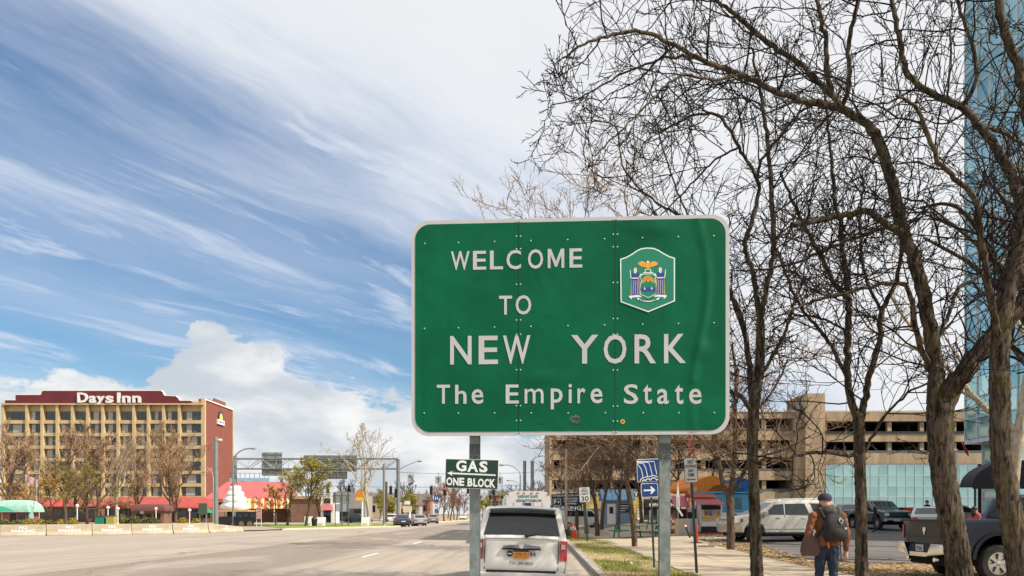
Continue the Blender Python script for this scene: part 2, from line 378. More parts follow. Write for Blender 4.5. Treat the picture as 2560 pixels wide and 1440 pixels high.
# grass blades and fallen leaves on the near verge, too many to count
def scatter(name, n, fx, size, m, seed, blade=True):
    g = np.random.default_rng(seed); vs = np.zeros((n * 3, 3), np.float32); k = 0
    while k < n:
        D = 15 + 33 * g.random() ** 1.6; x = fx(D, g)
        if x is None: continue
        z = gz(x, D) + 0.012; a = g.random() * 6.28; s = size * (0.5 + g.random())
        if blade:
            h = s * (0.6 + 0.8 * g.random()); dx, dy = math.cos(a) * s * .12, math.sin(a) * s * .12; lx, ly = g.normal(0, s * .45, 2)
            vs[3 * k:3 * k + 3] = [(x - dx, D - dy, z), (x + dx, D + dy, z), (x + lx, D + ly, z + h)]
        else:
            p = [(x + s * math.cos(a + q), D + s * math.sin(a + q), z + 0.012 + 0.035 * g.random()) for q in (0, 2.0, 3.6)]
            vs[3 * k:3 * k + 3] = p
        k += 1
    me = bpy.data.meshes.new(name); me.from_pydata(vs.tolist(), [], [(3 * i, 3 * i + 1, 3 * i + 2) for i in range(n)]); me.materials.append(m)
    o = link(name, me); o['kind'] = 'stuff'; return o
def clump(x, D): return math.sin(x * 1.7 + D * .45) + math.sin(x * .8 - D * .9 + 1.3) + .6 * math.sin(D * 1.9 + x * 2.1)
def fx_grass(D, g):
    x = kerb_x(D) + 0.25 + g.random() * 2.0
    return x if clump(x, D) + g.normal(0, .5) > 0.35 else None
def fx_leaf(D, g):
    x = sw_r(D) + g.random() ** 1.3 * 7; lim = 10.2 + 0.20 * (D - 24)
    return x if (D < 23.5 or x < lim - 1.2) else None
M_blade = mat('grass_blade', (0.18, 0.22, 0.045), 0.8, var=0.4, vs=1.2, spec=0.2)
M_straw = mat('straw', (0.44, 0.34, 0.18), 0.9, var=0.3, vs=2.0, spec=0.1)
M_leaf = mat('dead_leaf', (0.33, 0.22, 0.115), 0.9, var=0.5, vs=5.0, spec=0.1)
o = scatter('grass', 18000, fx_grass, 0.06, M_blade, 1); o['label'] = 'patchy green grass between kerb and sidewalk'; o['category'] = 'grass'
o = scatter('straw', 9000, lambda D, g: kerb_x(D) + 0.25 + g.random() * 1.95, 0.05, M_straw, 2); o['label'] = 'dry straw-coloured grass on the kerbside strip'; o['category'] = 'dry grass'
o = scatter('fallen_leaves', 14000, fx_leaf, 0.055, M_leaf, 3, False); o['label'] = 'fallen brown leaves on bare earth beside the sidewalk'; o['category'] = 'leaves'
# ---------------------------------------------------------------- welcome sign
M_green = mat('sign_green', (0.0, 0.10, 0.046), 0.5, var=0.16, vs=0.9, spec=0.14, bump=0.0, dirt=0.12)
def dented(m):          # shallow dents and waves in the sheet metal
    t = NT(m.node_tree); b = t.n['Principled BSDF']; tc = t.new('ShaderNodeTexCoord')
    n = t.noise(tc.outputs['Object'], 1.1, 3, 0.45, 0.6); bp = t.new('ShaderNodeBump'); bp.inputs['Strength'].default_value = 0.25; bp.inputs['Distance'].default_value = 0.12
    t.l.new(n, bp.inputs['Height']); t.l.new(bp.outputs[0], b.inputs['Normal'])
dented(M_green)
M_sheet = mat('sign_white_sheeting', (0.47, 0.47, 0.485), 0.5, var=0.05, vs=2.0, spec=0.4)
M_galv = mat('galvanised_steel', (0.20, 0.235, 0.235), 0.5, metal=0.35, var=0.25, vs=9, bump=0.15, bs=30, dirt=0.25)
M_galvd = mat('galvanised_dark', (0.09, 0.10, 0.10), 0.5, metal=0.3, var=0.2, vs=9)
M_rivet = mat('rivet_metal', (0.35, 0.55, 0.47), 0.45, metal=0.3)
M_alu = mat('aluminium', (0.42, 0.43, 0.45), 0.45, metal=0.6, var=0.08)
M_black = mat('black_paint', (0.012, 0.012, 0.013), 0.5, var=0.1)
M_white = mat('white_paint', (0.74, 0.73, 0.71), 0.5, var=0.05)
M_red = mat('red_paint', (0.42, 0.03, 0.025), 0.45, var=0.1)
M_blue = mat('sign_blue', (0.008, 0.045, 0.20), 0.45, var=0.08)
M_navy = mat('sign_navy', (0.006, 0.012, 0.05), 0.5, var=0.08)
M_glass = mat('dark_glass', (0.012, 0.016, 0.018), 0.04, var=0.05, spec=0.8)

SD, SPX = 10.0, 200.0
SYAW = R(-3.4)
sign = thing('welcome_sign', 'big green sign reading Welcome to New York The Empire State on two steel posts', 'road sign', (wx(1421, SD), SD, 0.05), SYAW)
def sx(px): return (px - 1421) / SPX
def sz(py): return wz(py, SD) - 0.05
def cx3(u): return sx(1000 + u / 2.526)          # positions measured in the enlarged crop
def cz3(v): return sz(530 + v / 2.526)
X0, X1, Z0, Z1 = sx(1025.5), sx(1817.5), sz(1088), sz(545)
def rrect(x0, x1, z0, z1, r, n=10):
    pts = []
    for cx, cz, a0 in ((x1 - r, z1 - r, 0), (x0 + r, z1 - r, 90), (x0 + r, z0 + r, 180), (x1 - r, z0 + r, 270)):
        pts += [(cx + r * math.cos(R(a0 + 90 * i / n)), cz + r * math.sin(R(a0 + 90 * i / n))) for i in range(n + 1)]
    return pts
def clip_poly(poly, a, b):                        # keep a <= x <= b
    for lim, s in ((a, 1), (b, -1)):
        out = []
        for p, q in zip(poly, poly[1:] + poly[:1]):
            ip, iq = s * (p[0] - lim) >= 0, s * (q[0] - lim) >= 0
            if ip: out.append(p)
            if ip != iq:
                t = (lim - p[0]) / (q[0] - p[0]); out.append((lim, p[1] + t * (q[1] - p[1])))
        poly = out
    return poly
seams = [X0 - 1, sx(1295.5), sx(1536.5), X1 + 1]
outer = rrect(X0, X1, Z0, Z1, 0.22); inner = rrect(X0 + .048, X1 - .048, Z0 + .048, Z1 - .048, 0.19)
# green face with geometric dents near the right edge
def dent(x, z): return min(.0035, dent_raw(x, z) * .5) if abs(z - sz(985)) < .12 else dent_raw(x, z)
def dent_raw(x, z):
    d = 0.0
    cx = sx(1745) + 0.10 * math.sin((z - sz(860)) * 2.2)
    d += 0.018 * math.exp(-((x - cx) / 0.05) ** 2) * (0.35 + 0.65 * math.exp(-((z - sz(830)) / 0.8) ** 2))
    d -= 0.01 * math.exp(-((x - cx - .11) / 0.07) ** 2) * math.exp(-((z - sz(800)) / 0.55) ** 2)
    d += 0.014 * math.exp(-((x - sx(1640)) / 0.16) ** 2 - ((z - sz(575)) / 0.09) ** 2)
    d += 0.010 * math.exp(-((x - sx(1360)) / 0.25) ** 2 - ((z - sz(945)) / 0.08) ** 2)
    d -= 0.012 * math.exp(-((x - sx(1050)) / 0.02) ** 2) * (z < sz(680))
    d += 0.016 * math.exp(-((x - sx(1755)) / 0.10) ** 2 - ((z - sz(880)) / 0.12) ** 2)
    return d
for k in range(3):
    a, b = seams[k] + .0035, seams[k + 1] - .0035
    MB().plate(clip_poly(outer, a, b), -0.012, 0.012).build('panel', M_sheet, sign)
    poly = clip_poly(inner, a, b)
    me = bpy.data.meshes.new('panel_face'); bm = bmesh.new()
    x0, x1 = min(p[0] for p in poly), max(p[0] for p in poly); z0, z1 = min(p[1] for p in poly), max(p[1] for p in poly)
    nx, nz = int((x1 - x0) / .025), int((z1 - z0) / .03)
    f = bm.faces.new([bm.verts.new((x, -0.0165, z)) for x, z in poly])
    for i in range(1, nx): bmesh.ops.bisect_plane(bm, geom=bm.verts[:] + bm.edges[:] + bm.faces[:], plane_co=(x0 + (x1 - x0) * i / nx, 0, 0), plane_no=(1, 0, 0))
    for i in range(1, nz): bmesh.ops.bisect_plane(bm, geom=bm.verts[:] + bm.edges[:] + bm.faces[:], plane_co=(0, 0, z0 + (z1 - z0) * i / nz), plane_no=(0, 0, 1))
    for v in bm.verts: v.co.y -= max(-0.003, dent(v.co.x, v.co.z))
    bmesh.ops.recalc_face_normals(bm, faces=bm.faces)
    if bm.faces and sum(f.normal.y for f in bm.faces) > 0: bmesh.ops.reverse_faces(bm, faces=bm.faces)
    bm.to_mesh(me); bm.free(); me.materials.append(M_green); link('panel_face', me, sign, smooth=60)
LET = [('W', 318, 437, 238, 357), ('E', 459, 543, 238, 357), ('L', 567, 650, 238, 357), ('C', 672, 764, 236, 359), ('O', 808, 904, 234, 358), ('M', 933, 1037, 234, 355), ('E', 1070, 1150, 234, 355),
       ('T', 625, 707, 525, 645), ('O', 730, 829, 523, 646),
       ('N', 313, 450, 776, 957), ('E', 495, 618, 777, 957), ('W', 650, 823, 777, 958), ('Y', 1080, 1250, 780, 961), ('O', 1284, 1427, 779, 964), ('R', 1477, 1610, 781, 963), ('K', 1660, 1797, 781, 964),
       ('T', 228, 312, 1085, 1206), ('h', 345, 418, 1086, 1207), ('e', 450, 525, 1115, 1209),
       ('E', 667, 750, 1088, 1208), ('m', 787, 907, 1115, 1208), ('p', 952, 1027, 1115, 1247), ('i', 1064, 1085, 1087, 1208), ('r', 1120, 1170, 1115, 1210), ('e', 1202, 1277, 1117, 1211),
       ('S', 1410, 1500, 1093, 1217), ('t', 1530, 1585, 1095, 1218), ('a', 1617, 1690, 1124, 1219), ('t', 1727, 1780, 1097, 1221), ('e', 1815, 1892, 1125, 1221)]
def yfront(x, z): return -0.0168 - max(-0.003, dent(x, z))
for ch, a, b, c, d in LET:
    X, Zc = cx3((a + b) / 2), cz3((c + d) / 2)
    if ch == 'M':
        w_, h_ = (b - a) / 2.526 / SPX, (d - c) / 2.526 / SPX; y_ = yfront(X, Zc) + .001
        MB().plate([(X + (u - .5) * w_, Zc + (v - .5) * h_) for u, v in ((0, 0), (0, 1), (.2, 1), (.5, .35), (.8, 1), (1, 1), (1, 0), (.83, 0), (.83, .68), (.56, .06), (.44, .06), (.17, .68), (.17, 0))], y_ - .005, y_).build('letter', M_sheet, sign)
        continue
    text('letter', ch, M_sheet, sign, X, Zc, (b - a) / 2.526 / SPX, (d - c) / 2.526 / SPX, yfront(X, Zc) + 0.001, bold=0.002 if ch in 'Mm' else 0.012, th=0.005)
# rivets in rows and along the two seams
rv = MB().lathe([(0.0105, 0), (0.009, 0.004), (0.004, 0.006)], 8, axis='Y'); rme = rv.build('rivet', M_rivet); rmesh = rme.data; bpy.data.objects.remove(rme)
for v, us in ((178, (150, 366, 596, 827, 1058, 1290, 1526, 1748, 1968)), (720, (148, 366, 596, 826, 1060, 1290, 1527, 1749, 1969)), (1270, (146, 365, 596, 828, 1061, 1294, 1531, 1752, 1971))):
    for u in us:
        x, z = cx3(u), cz3(v + (u - 1058) * 0.006 * (1 if v > 1000 else -1)); share('rivet', rmesh, sign, (x, yfront(x, z), z))
for u in (748, 1357):
    for v in (150, 229, 454, 680, 770, 995, 1222, 1316):
        for s in (-13, 13): x, z = cx3(u + s), cz3(v + (8 if u > 1000 and v > 700 else 0)); share('rivet', rmesh, sign, (x, yfront(x, z), z))
    for v in (55, 1392):
        for s in (-11, 11): share('rivet', rmesh, sign, (cx3(u + s), -0.0125, cz3(v)))
# state emblem: shield outline, eagle, two robed figures, sun over river, ribbon
SH = 1371 / 200.0
def ex(u): return sx(1520 + u / SH)
def ez(v): return sz(600 + v / SH)
M_teal = mat('emblem_green', (0.003, 0.19, 0.115), 0.45, var=0.06)
M_gold = mat('emblem_gold', (0.72, 0.33, 0.02), 0.5, var=0.2, vs=30)
M_eblue = mat('emblem_blue', (0.012, 0.05, 0.26), 0.5, var=0.2, vs=40)
M_ewht = mat('emblem_white', (0.74, 0.79, 0.77), 0.5, var=0.05)
M_eskin = mat('emblem_skin', (0.72, 0.62, 0.50), 0.5, var=0.05)
shield = [(200, 350), (300, 320), (400, 265), (480, 210), (560, 175), (665, 165), (770, 175), (850, 210), (930, 262), (1030, 318), (1125, 350), (1125, 1085), (675, 1265), (208, 1085)]
yE = -0.024
def inset(poly, d):
    out = []; n = len(poly)
    for i in range(n):
        p0, p1, p2 = Vector(poly[i - 1]), Vector(poly[i]), Vector(poly[(i + 1) % n])
        a, b = (p1 - p0).normalized(), (p2 - p1).normalized(); na, nb = Vector((-a.y, a.x)), Vector((-b.y, b.x)); q = (na + nb).normalized()
        out.append(tuple(p1 + q * (d / max(0.3, q.dot(na)))))
    return out
emblem = MB().plate([(ex(u), ez(v)) for u, v in shield], yE, -0.014).build('emblem', M_ewht, sign)
ly = [yE]
def lay(name, poly, m, dy=0.0012):
    pts = [(ex(u), ez(v)) for u, v in poly]
    return MB().plate(pts, yE - dy, yE + 0.0008).build(name, m, emblem)
lay('field', inset(shield, 20) if True else shield, M_teal, 0.001)
lay('eagle', [(497, 440), (530, 405), (590, 400), (640, 430), (655, 400), (690, 400), (700, 430), (750, 402), (805, 408), (845, 448), (800, 475), (740, 495), (700, 505), (690, 530), (640, 530), (640, 500), (590, 495), (540, 475)], M_gold, 0.002)
lay('eagle_head', [(650, 400), (665, 390), (685, 402), (682, 432), (656, 432)], M_ewht, 0.003)
lay('globe', [(620, 535), (720, 535), (725, 585), (760, 590), (758, 602), (590, 602), (590, 590), (615, 585)], M_ewht, 0.002)
lay('globe_sea', [(632, 543), (708, 543), (710, 585), (630, 585)], M_teal, 0.003)
inner_sh = [(545, 612), (800, 612), (815, 660), (790, 720), (815, 780), (815, 960), (675, 1022), (540, 960), (540, 780), (560, 720), (530, 660)]
lay('shield', inner_sh, M_ewht, 0.002); lay('shield_field', inset(inner_sh, 11), M_teal, 0.003)
for i in range(11):
    a = math.pi * i / 10; c, s = math.cos(a), math.sin(a)
    lay('sun_ray', [(672 + 38 * c - 5 * s, 735 - 38 * s - 5 * c), (672 + 108 * c - 11 * s, 765 - 120 * s - 11 * c), (672 + 108 * c + 11 * s, 765 - 120 * s + 11 * c), (672 + 38 * c + 5 * s, 735 - 38 * s + 5 * c)][::-1], M_gold, 0.004)
lay('sun', [(672 + 26 * math.cos(a), 728 + 26 * math.sin(a)) for a in seg(0, 6.0, 9)], M_gold, 0.005)
lay('mountain', [(552, 815), (620, 770), (672, 745), (730, 780), (800, 815), (800, 850), (552, 850)], M_teal, 0.006)
lay('river', [(548, 852), (800, 852), (800, 900), (740, 908), (690, 900), (640, 915), (548, 900)], M_eblue, 0.005)
for u in (615, 735): lay('sail', [(u - 18, 880), (u, 835), (u + 14, 882)], M_ewht, 0.007)
for s, c in ((1, 455), (-1, 878)):
    q = lambda pts: [(c + s * u, v) for u, v in pts]
    lay('cloak', q([(-62, 660), (62, 660), (74, 960), (40, 975), (-76, 975), (-70, 800)]), M_gold, 0.002)
    lay('robe', q([(-66, 612), (-20, 590), (40, 590), (66, 620), (52, 690), (64, 980), (-60, 980), (-60, 690)]), M_eblue, 0.003)
    for f in (-30, 0, 30): lay('fold', q([(f - 2.5, 720), (f + 2.5, 720), (f * 1.3 + 3, 960), (f * 1.3 - 3, 960)]), M_ewht, 0.004)
    lay('head', q([(-22, 520), (0, 505), (25, 520), (28, 570), (10, 605), (-12, 605), (-25, 570)]), M_eskin, 0.004)
    lay('arm', q([(-92, 540), (-82, 545), (-74, 620), (-64, 690), (-78, 690), (-88, 610)]), M_ewht, 0.004)
    lay('arm', q([(62, 650), (126, 610), (132, 618), (72, 672)]), M_ewht, 0.004)
    lay('belt', q([(-55, 676), (50, 676), (50, 694), (-55, 694)]), M_ewht, 0.005)
    lay('ribbon_end', q([(-110, 985), (40, 970), (105, 990), (100, 1010), (40, 1005), (-60, 1015), (-55, 1050), (-100, 1010)]), M_ewht, 0.004)
rib = [(480 + 390 * i / 10, 1010 + 62 * math.sin(math.pi * i / 10)) for i in range(11)] + [(855 - 360 * i / 10, 1050 + 40 * math.sin(math.pi * i / 10)) for i in range(11)]
lay('ribbon', rib, M_ewht, 0.005)
text('motto', 'EXCELSIOR', M_black, emblem, ex(672), ez(1056), 300 / SH / SPX, 30 / SH / SPX, yE - 0.0055, bold=0.0, th=0.001)
# sticker, bird-dropping smudge and scrape marks near the bottom edge
MB().lathe([(0.028, 0.0), (0.028, 0.003)], 16, (cx3(1403), yfront(cx3(1403), cz3(1327)), cz3(1327)), 'Y').build('sticker', mat('sticker_yellow', (0.75, 0.50, 0.06), 0.5), sign)
MB().lathe([(0.017, 0.0), (0.017, 0.0045)], 14, (cx3(1403), yfront(cx3(1403), cz3(1327)), cz3(1327)), 'Y').build('sticker_mark', mat('sticker_red', (0.30, 0.06, 0.02), 0.5), sign)
rnd = random.Random(8); mb = MB()
for i in range(26):
    a = rnd.random() * 6.28; r = 0.055 * math.sqrt(rnd.random()); x, z = cx3(1106) + r * math.cos(a), cz3(1310) + r * 0.9 * math.sin(a); s = 0.008 + .012 * rnd.random()
    mb.plate([(x + s * math.cos(t) * 1.3, z + s * math.sin(t)) for t in seg(0, 5.2, 5)], yfront(x, z) - 0.001, yfront(x, z) + 0.002)
mb.build('smudge', mat('smudge_grey', (0.10, 0.16, 0.14), 0.8), sign)
for u, v, l in ((1110, 1341, 34), (890, 1338, 22)):
    x, z = cx3(u), cz3(v); MB().plate([(x - l / 2.5 / 200, z - .004), (x + l / 2.5 / 200, z - .006), (x + l / 2.7 / 200, z + .006), (x - l / 3 / 200, z + .005)], yfront(x, z) - .001, yfront(x, z) + .002).build('scrape', M_black, sign)
# wide-flange posts, brackets with bolts, stringers behind the panels
for pxc, w in ((1183.5, 0.125), (1662, 0.135)):
    mb = MB(); x = sx(pxc); ztop = Z1 - 0.25
    mb.box(x - w / 2, x + w / 2, 0.07, 0.082, 0, ztop); mb.box(x - w / 2, x + w / 2, 0.20, 0.212, 0, ztop); mb.box(x - .005, x + .005, 0.082, 0.20, 0, ztop)
    p = mb.build('post', M_galv, sign)
    pl = MB().box(x - w / 2 - .002, x + w / 2 + .002, 0.058, 0.0695, Z0 - 0.30, Z0 - 0.10).build('fuse_plate', M_galvd, p)
    for dx in (-.035, .035):
        for dz in (-.12, -.16, -.24, -.28): MB().lathe([(0.016, 0), (0.016, .012)], 6, (x + dx, 0.0575, Z0 + dz), 'Y').build('bolt', M_galvd, p)
    MB().lathe([(0.05, 0), (0.05, .03)], 4, (x, 0.07, 0.012), 'Y').build('base_bolt', M_galv, p)
for k in (1, 2): MB().box(seams[k] - .05, seams[k] + .05, .0125, .02, Z0 + .02, Z1 - .02).build('seam_backing', M_galvd, sign)
for v in (178, 720, 1270): MB().box(X0 + .12, X1 - .12, 0.0205, 0.068, cz3(v) - .04, cz3(v) + .04).build('stringer', M_alu, sign)

# small gas sign bolted to the left post
gas = thing('gas_sign', 'dark green board reading Gas One Block with an arrow, fixed to a sign post', 'sign', (wx(1179, SD), SD + 0.055, 0), SYAW)
def gx(px): return (px - 1179) / SPX
def gzz(py): return wz(py, SD)
tl = R(-1.6)
M_gdark = mat('gas_green', (0.004, 0.035, 0.022), 0.4, var=0.1)
cz0 = gzz(1184.5)
def rot2(x, z): return (x * math.cos(tl) - (z - cz0) * math.sin(tl), cz0 + x * math.sin(tl) + (z - cz0) * math.cos(tl))
bw, bh = 134 / SPX / 2, 74 / SPX / 2
MB().plate([rot2(-bw, cz0 - bh), rot2(bw, cz0 - bh), rot2(bw, cz0 + bh), rot2(-bw, cz0 + bh)], -0.001, 0.009).build('board_edge', M_white, gas)
MB().plate([rot2(-bw + .006, cz0 - bh + .006), rot2(bw - .006, cz0 - bh + .006), rot2(bw - .006, cz0 + bh - .006), rot2(-bw + .006, cz0 + bh - .006)], -0.004, 0.0).build('board', M_gdark, gas)
def gl(u, v): return rot2(gx(1080 + u / 4), gzz(1080 + v / 4) )
for ch, u0, u1, v0, v1 in (('G', 238, 342, 280, 390), ('A', 352, 460, 284, 397), ('S', 472, 556, 290, 402),
                          ('O', 140, 200, 450, 532), ('N', 207, 262, 455, 535), ('E', 270, 320, 456, 536), ('B', 354, 404, 460, 542), ('L', 412, 455, 463, 545), ('O', 458, 518, 465, 550), ('C', 522, 572, 468, 553), ('K', 577, 634, 470, 555)):
    x, z = gx(1080 + (u0 + u1) / 8), gzz(1080 + (v0 + v1) / 8)
    text('letter', ch, M_ewht, gas, x, z, (u1 - u0) / 4 / SPX, (v1 - v0) / 4 / SPX, -0.004, bold=0.035, th=0.003, tilt=tl)
def ga(u, v): return (gx(1080 + u / 4), gzz(1080 + v / 4))
MB().plate([ga(u, v) for u, v in ((147, 408), (205, 385), (190, 402), (636, 424), (636, 438), (190, 418), (203, 437))], -0.007, -0.0035).build('arrow', M_ewht, gas)
for u, v in ((216, 392), (292, 398), (420, 290), (480, 408), (340, 540), (537, 410)):
    x, z = ga(u, v); MB().lathe([(0.007, 0), (0.005, 0.004)], 6, (x, -0.004, z), 'Y').build('screw', M_alu, gas)
# ---------------------------------------------------------------- bare trees
def bark_material(name, c0, c1, c2, ridge=1.0, moss=0.0):
    m = bpy.data.materials.new(name); m.use_nodes = True; t = NT(m.node_tree); b = t.n['Principled BSDF']
    tc = t.new('ShaderNodeTexCoord'); v = tc.outputs['Object']
    mp = t.new('ShaderNodeMapping'); mp.inputs['Scale'].default_value = (1, 1, 0.16); t.l.new(v, mp.inputs[0])
    rd = t.noise(mp.outputs[0], 17.0, 6, 0.6, 0.9); pl = t.noise(v, 3.0, 5, 0.6); fi = t.noise(v, 45.0, 5, 0.7)
    c = t.mix(t.step(rd, 0.36, 0.62), c0, c1)
    c = t.mix(t.m('MULTIPLY', t.step(pl, 0.52, 0.75), 0.6), c, c2)
    if moss: c = t.mix(t.m('MULTIPLY', t.step(t.noise(v, 1.6, 4), 0.5, 0.66), moss), c, (0.16, 0.14, 0.02))
    t.l.new(c, b.inputs['Base Color']); b.inputs['Roughness'].default_value = 0.9; b.inputs['Specular IOR Level'].default_value = 0.15
    h = t.m('ADD', t.m('MULTIPLY', rd, 1.0), t.m('MULTIPLY', fi, 0.25))
    bp = t.new('ShaderNodeBump'); bp.inputs['Strength'].default_value = 1.0 * ridge; bp.inputs['Distance'].default_value = 0.055
    t.l.new(h, bp.inputs['Height']); t.l.new(bp.outputs[0], b.inputs['Normal'])
    return m
M_bark = bark_material('bark', (0.016, 0.012, 0.009), (0.125, 0.098, 0.073), (0.19, 0.16, 0.125), 1.0, 0.2)
M_twig = mat('twig', (0.026, 0.020, 0.016), 0.85, var=0.35, vs=3, spec=0.15)
M_bark2 = bark_material('bark_brown', (0.06, 0.042, 0.03), (0.16, 0.115, 0.078), (0.22, 0.17, 0.12))
M_twig2 = mat('twig_brown', (0.23, 0.155, 0.10), 0.9, var=0.35, vs=0.7, spec=0.1)
M_twig3 = mat('twig_reddish', (0.26, 0.155, 0.11), 0.9, var=0.3, vs=0.6, spec=0.1)
M_pale = bark_material('bark_sycamore', (0.26, 0.21, 0.14), (0.50, 0.44, 0.33), (0.58, 0.52, 0.42), 0.4)
M_twigp = mat('twig_pale', (0.33, 0.25, 0.165), 0.9, var=0.3, vs=0.8, spec=0.1)
M_bud = mat('spring_buds', (0.30, 0.27, 0.055), 0.8, var=0.35, vs=0.8, spec=0.15)
M_bud2 = mat('spring_leaves', (0.23, 0.195, 0.055), 0.8, var=0.4, vs=0.7, spec=0.15)
M_bud3 = mat('orange_buds', (0.40, 0.22, 0.05), 0.8, var=0.35, vs=0.8, spec=0.15)

def unit(a): return a / np.maximum(1e-9, np.linalg.norm(a, axis=-1, keepdims=True))
def grow(P, d, L, r, N, wig, trop, g, taper=0.35):
    """grow B crooked branches at once -> points (B,N,3), radii (B,N)"""
    B = len(P); pts = np.zeros((B, N, 3)); pts[:, 0] = P; d = d.copy()
    for i in range(1, N):
        d = unit(d + g.normal(0, wig, (B, 3)) + np.array([0, 0, trop]))
        pts[:, i] = pts[:, i - 1] + d * (L / (N - 1))[:, None]
    return pts, r[:, None] * (1 - (1 - taper) * np.linspace(0, 1, N))[None, :]
def kids(pts, rads, K, g, ang, lr, Lp, rr, t0=0.2, upb=0.15, minr=0.004):
    """start points, directions, lengths and radii of K children per branch"""
    B, N, _ = pts.shape; t = t0 + (1 - t0) * (np.arange(K)[None, :] + g.random((B, K))) / K; t = np.clip(t, 0, 0.999)
    f = t * (N - 1); i = f.astype(int); fr = (f - i)[..., None]; bi = np.arange(B)[:, None]
    P = pts[bi, i] * (1 - fr) + pts[bi, i + 1] * fr; T = unit(pts[bi, i + 1] - pts[bi, i])
    q = unit(np.cross(T, g.normal(0, 1, (B, K, 3)))); a = ang + g.normal(0, 0.22, (B, K, 1))
    d = unit(T * np.cos(a) + q * np.sin(a) + np.array([0, 0, upb]))
    L = Lp[:, None] * lr * (1.25 - 0.75 * t) * g.uniform(0.6, 1.3, (B, K)); r = np.maximum(minr, rads[bi, i] * rr)
    return P.reshape(-1, 3), d.reshape(-1, 3), L.reshape(-1), r.reshape(-1)
def tubes_mesh(name, groups, m):
    V, Fs, off = [], [], 0
    for pts, rads, n in groups:
        B, N, _ = pts.shape; T = unit(np.gradient(pts, axis=1)); ref = unit(pts[:, -1] - pts[:, 0] + 1e-6)
        ax = np.where(np.abs(ref[:, 2:3]) > 0.8, np.array([[1.0, 0, 0]]), np.array([[0, 0, 1.0]]))
        a = unit(np.cross(T, ax[:, None, :])); b = np.cross(T, a)
        th = 2 * np.pi * np.arange(n) / n
        ring = pts[:, :, None, :] + rads[:, :, None, None] * (a[:, :, None, :] * np.cos(th)[None, None, :, None] + b[:, :, None, :] * np.sin(th)[None, None, :, None])
        V.append(ring.reshape(-1, 3))
        base = (np.arange(B)[:, None, None] * N + np.arange(N - 1)[None, :, None]) * n
        k = np.arange(n)[None, None, :]; k2 = (k + 1) % n
        Fs.append((np.stack([base + k, base + k2, base + n + k2, base + n + k], -1).reshape(-1, 4)) + off); off += B * N * n
    V = np.concatenate(V).astype(np.float32); Fq = np.concatenate(Fs).astype(np.int32)
    me = bpy.data.meshes.new(name); me.vertices.add(len(V)); me.vertices.foreach_set('co', V.ravel())
    me.loops.add(Fq.size); me.loops.foreach_set('vertex_index', Fq.ravel()); me.polygons.add(len(Fq))
    me.polygons.foreach_set('loop_start', np.arange(0, Fq.size, 4, dtype=np.int32)); me.update(calc_edges=True)
    me.materials.append(m); me.polygons.foreach_set('use_smooth', np.ones(len(Fq), bool)); return me
def catmull(P, R_, step):
    P = np.array(P, float); n = len(P); out, ro = [], []
    for i in range(n - 1):
        p0, p1, p2, p3 = P[max(0, i - 1)], P[i], P[i + 1], P[min(n - 1, i + 2)]
        k = max(2, int(np.linalg.norm(p2 - p1) / step))
        for j in range(k):
            t = j / k; out.append(0.5 * ((2 * p1) + (-p0 + p2) * t + (2 * p0 - 5 * p1 + 4 * p2 - p3) * t * t + (-p0 + 3 * p1 - 3 * p2 + p3) * t ** 3))
            ro.append(R_[i] * (1 - t) + R_[i + 1] * t)
    out.append(P[-1]); ro.append(R_[-1]); return np.array(out), np.array(ro)
def bark_tube(pts, rads, n, g, amp):
    """limb with furrowed bark modelled into its surface"""
    N = len(pts); T = unit(np.gradient(pts, axis=0)); a = unit(np.cross(T, np.array([0.05, 1.0, 0.02]))); b = np.cross(T, a)
    th = 2 * np.pi * np.arange(n) / n; s = np.concatenate([[0], np.cumsum(np.linalg.norm(np.diff(pts, axis=0), axis=1))])
    h = np.zeros((N, n))
    for k in (5, 8, 11, 14): 
        ph = g.random() * 6.28; h += np.sin(k * th[None, :] + ph + 1.6 * np.sin(s * g.uniform(1.5, 4) + g.random() * 6)[:, None]) * (1.0 / math.sqrt(k))
    h = np.abs(h) - 0.4
    lump = 0.10 * np.sin(s * 2.3 + g.random() * 6)[:, None] * np.sin(th + g.random() * 6)[None, :] + 0.05 * g.normal(0, 1, (N, n)) * amp / 0.05
    rr = rads[:, None] * (0.90 + amp * (h - .3) + 0.32 * lump * (amp / 0.08))
    ring = pts[:, None, :] + rr[..., None] * (a[:, None, :] * np.cos(th)[None, :, None] + b[:, None, :] * np.sin(th)[None, :, None])
    V = ring.reshape(-1, 3); i = np.arange(N - 1)[:, None] * n; k = np.arange(n)[None, :]; k2 = (k + 1) % n
    return V, np.stack([i + k, i + k2, i + n + k2, i + n + k], -1).reshape(-1, 4)
def np_mesh(name, VF, m):
    off, V, Fq = 0, [], []
    for v, f in VF: V.append(v); Fq.append(f + off); off += len(v)
    V = np.concatenate(V).astype(np.float32); Fq = np.concatenate(Fq).astype(np.int32)
    me = bpy.data.meshes.new(name); me.vertices.add(len(V)); me.vertices.foreach_set('co', V.ravel())
    me.loops.add(Fq.size); me.loops.foreach_set('vertex_index', Fq.ravel()); me.polygons.add(len(Fq))
    me.polygons.foreach_set('loop_start', np.arange(0, Fq.size, 4, dtype=np.int32)); me.update(calc_edges=True)
    me.materials.append(m); me.polygons.foreach_set('use_smooth', np.ones(len(Fq), bool)); return me

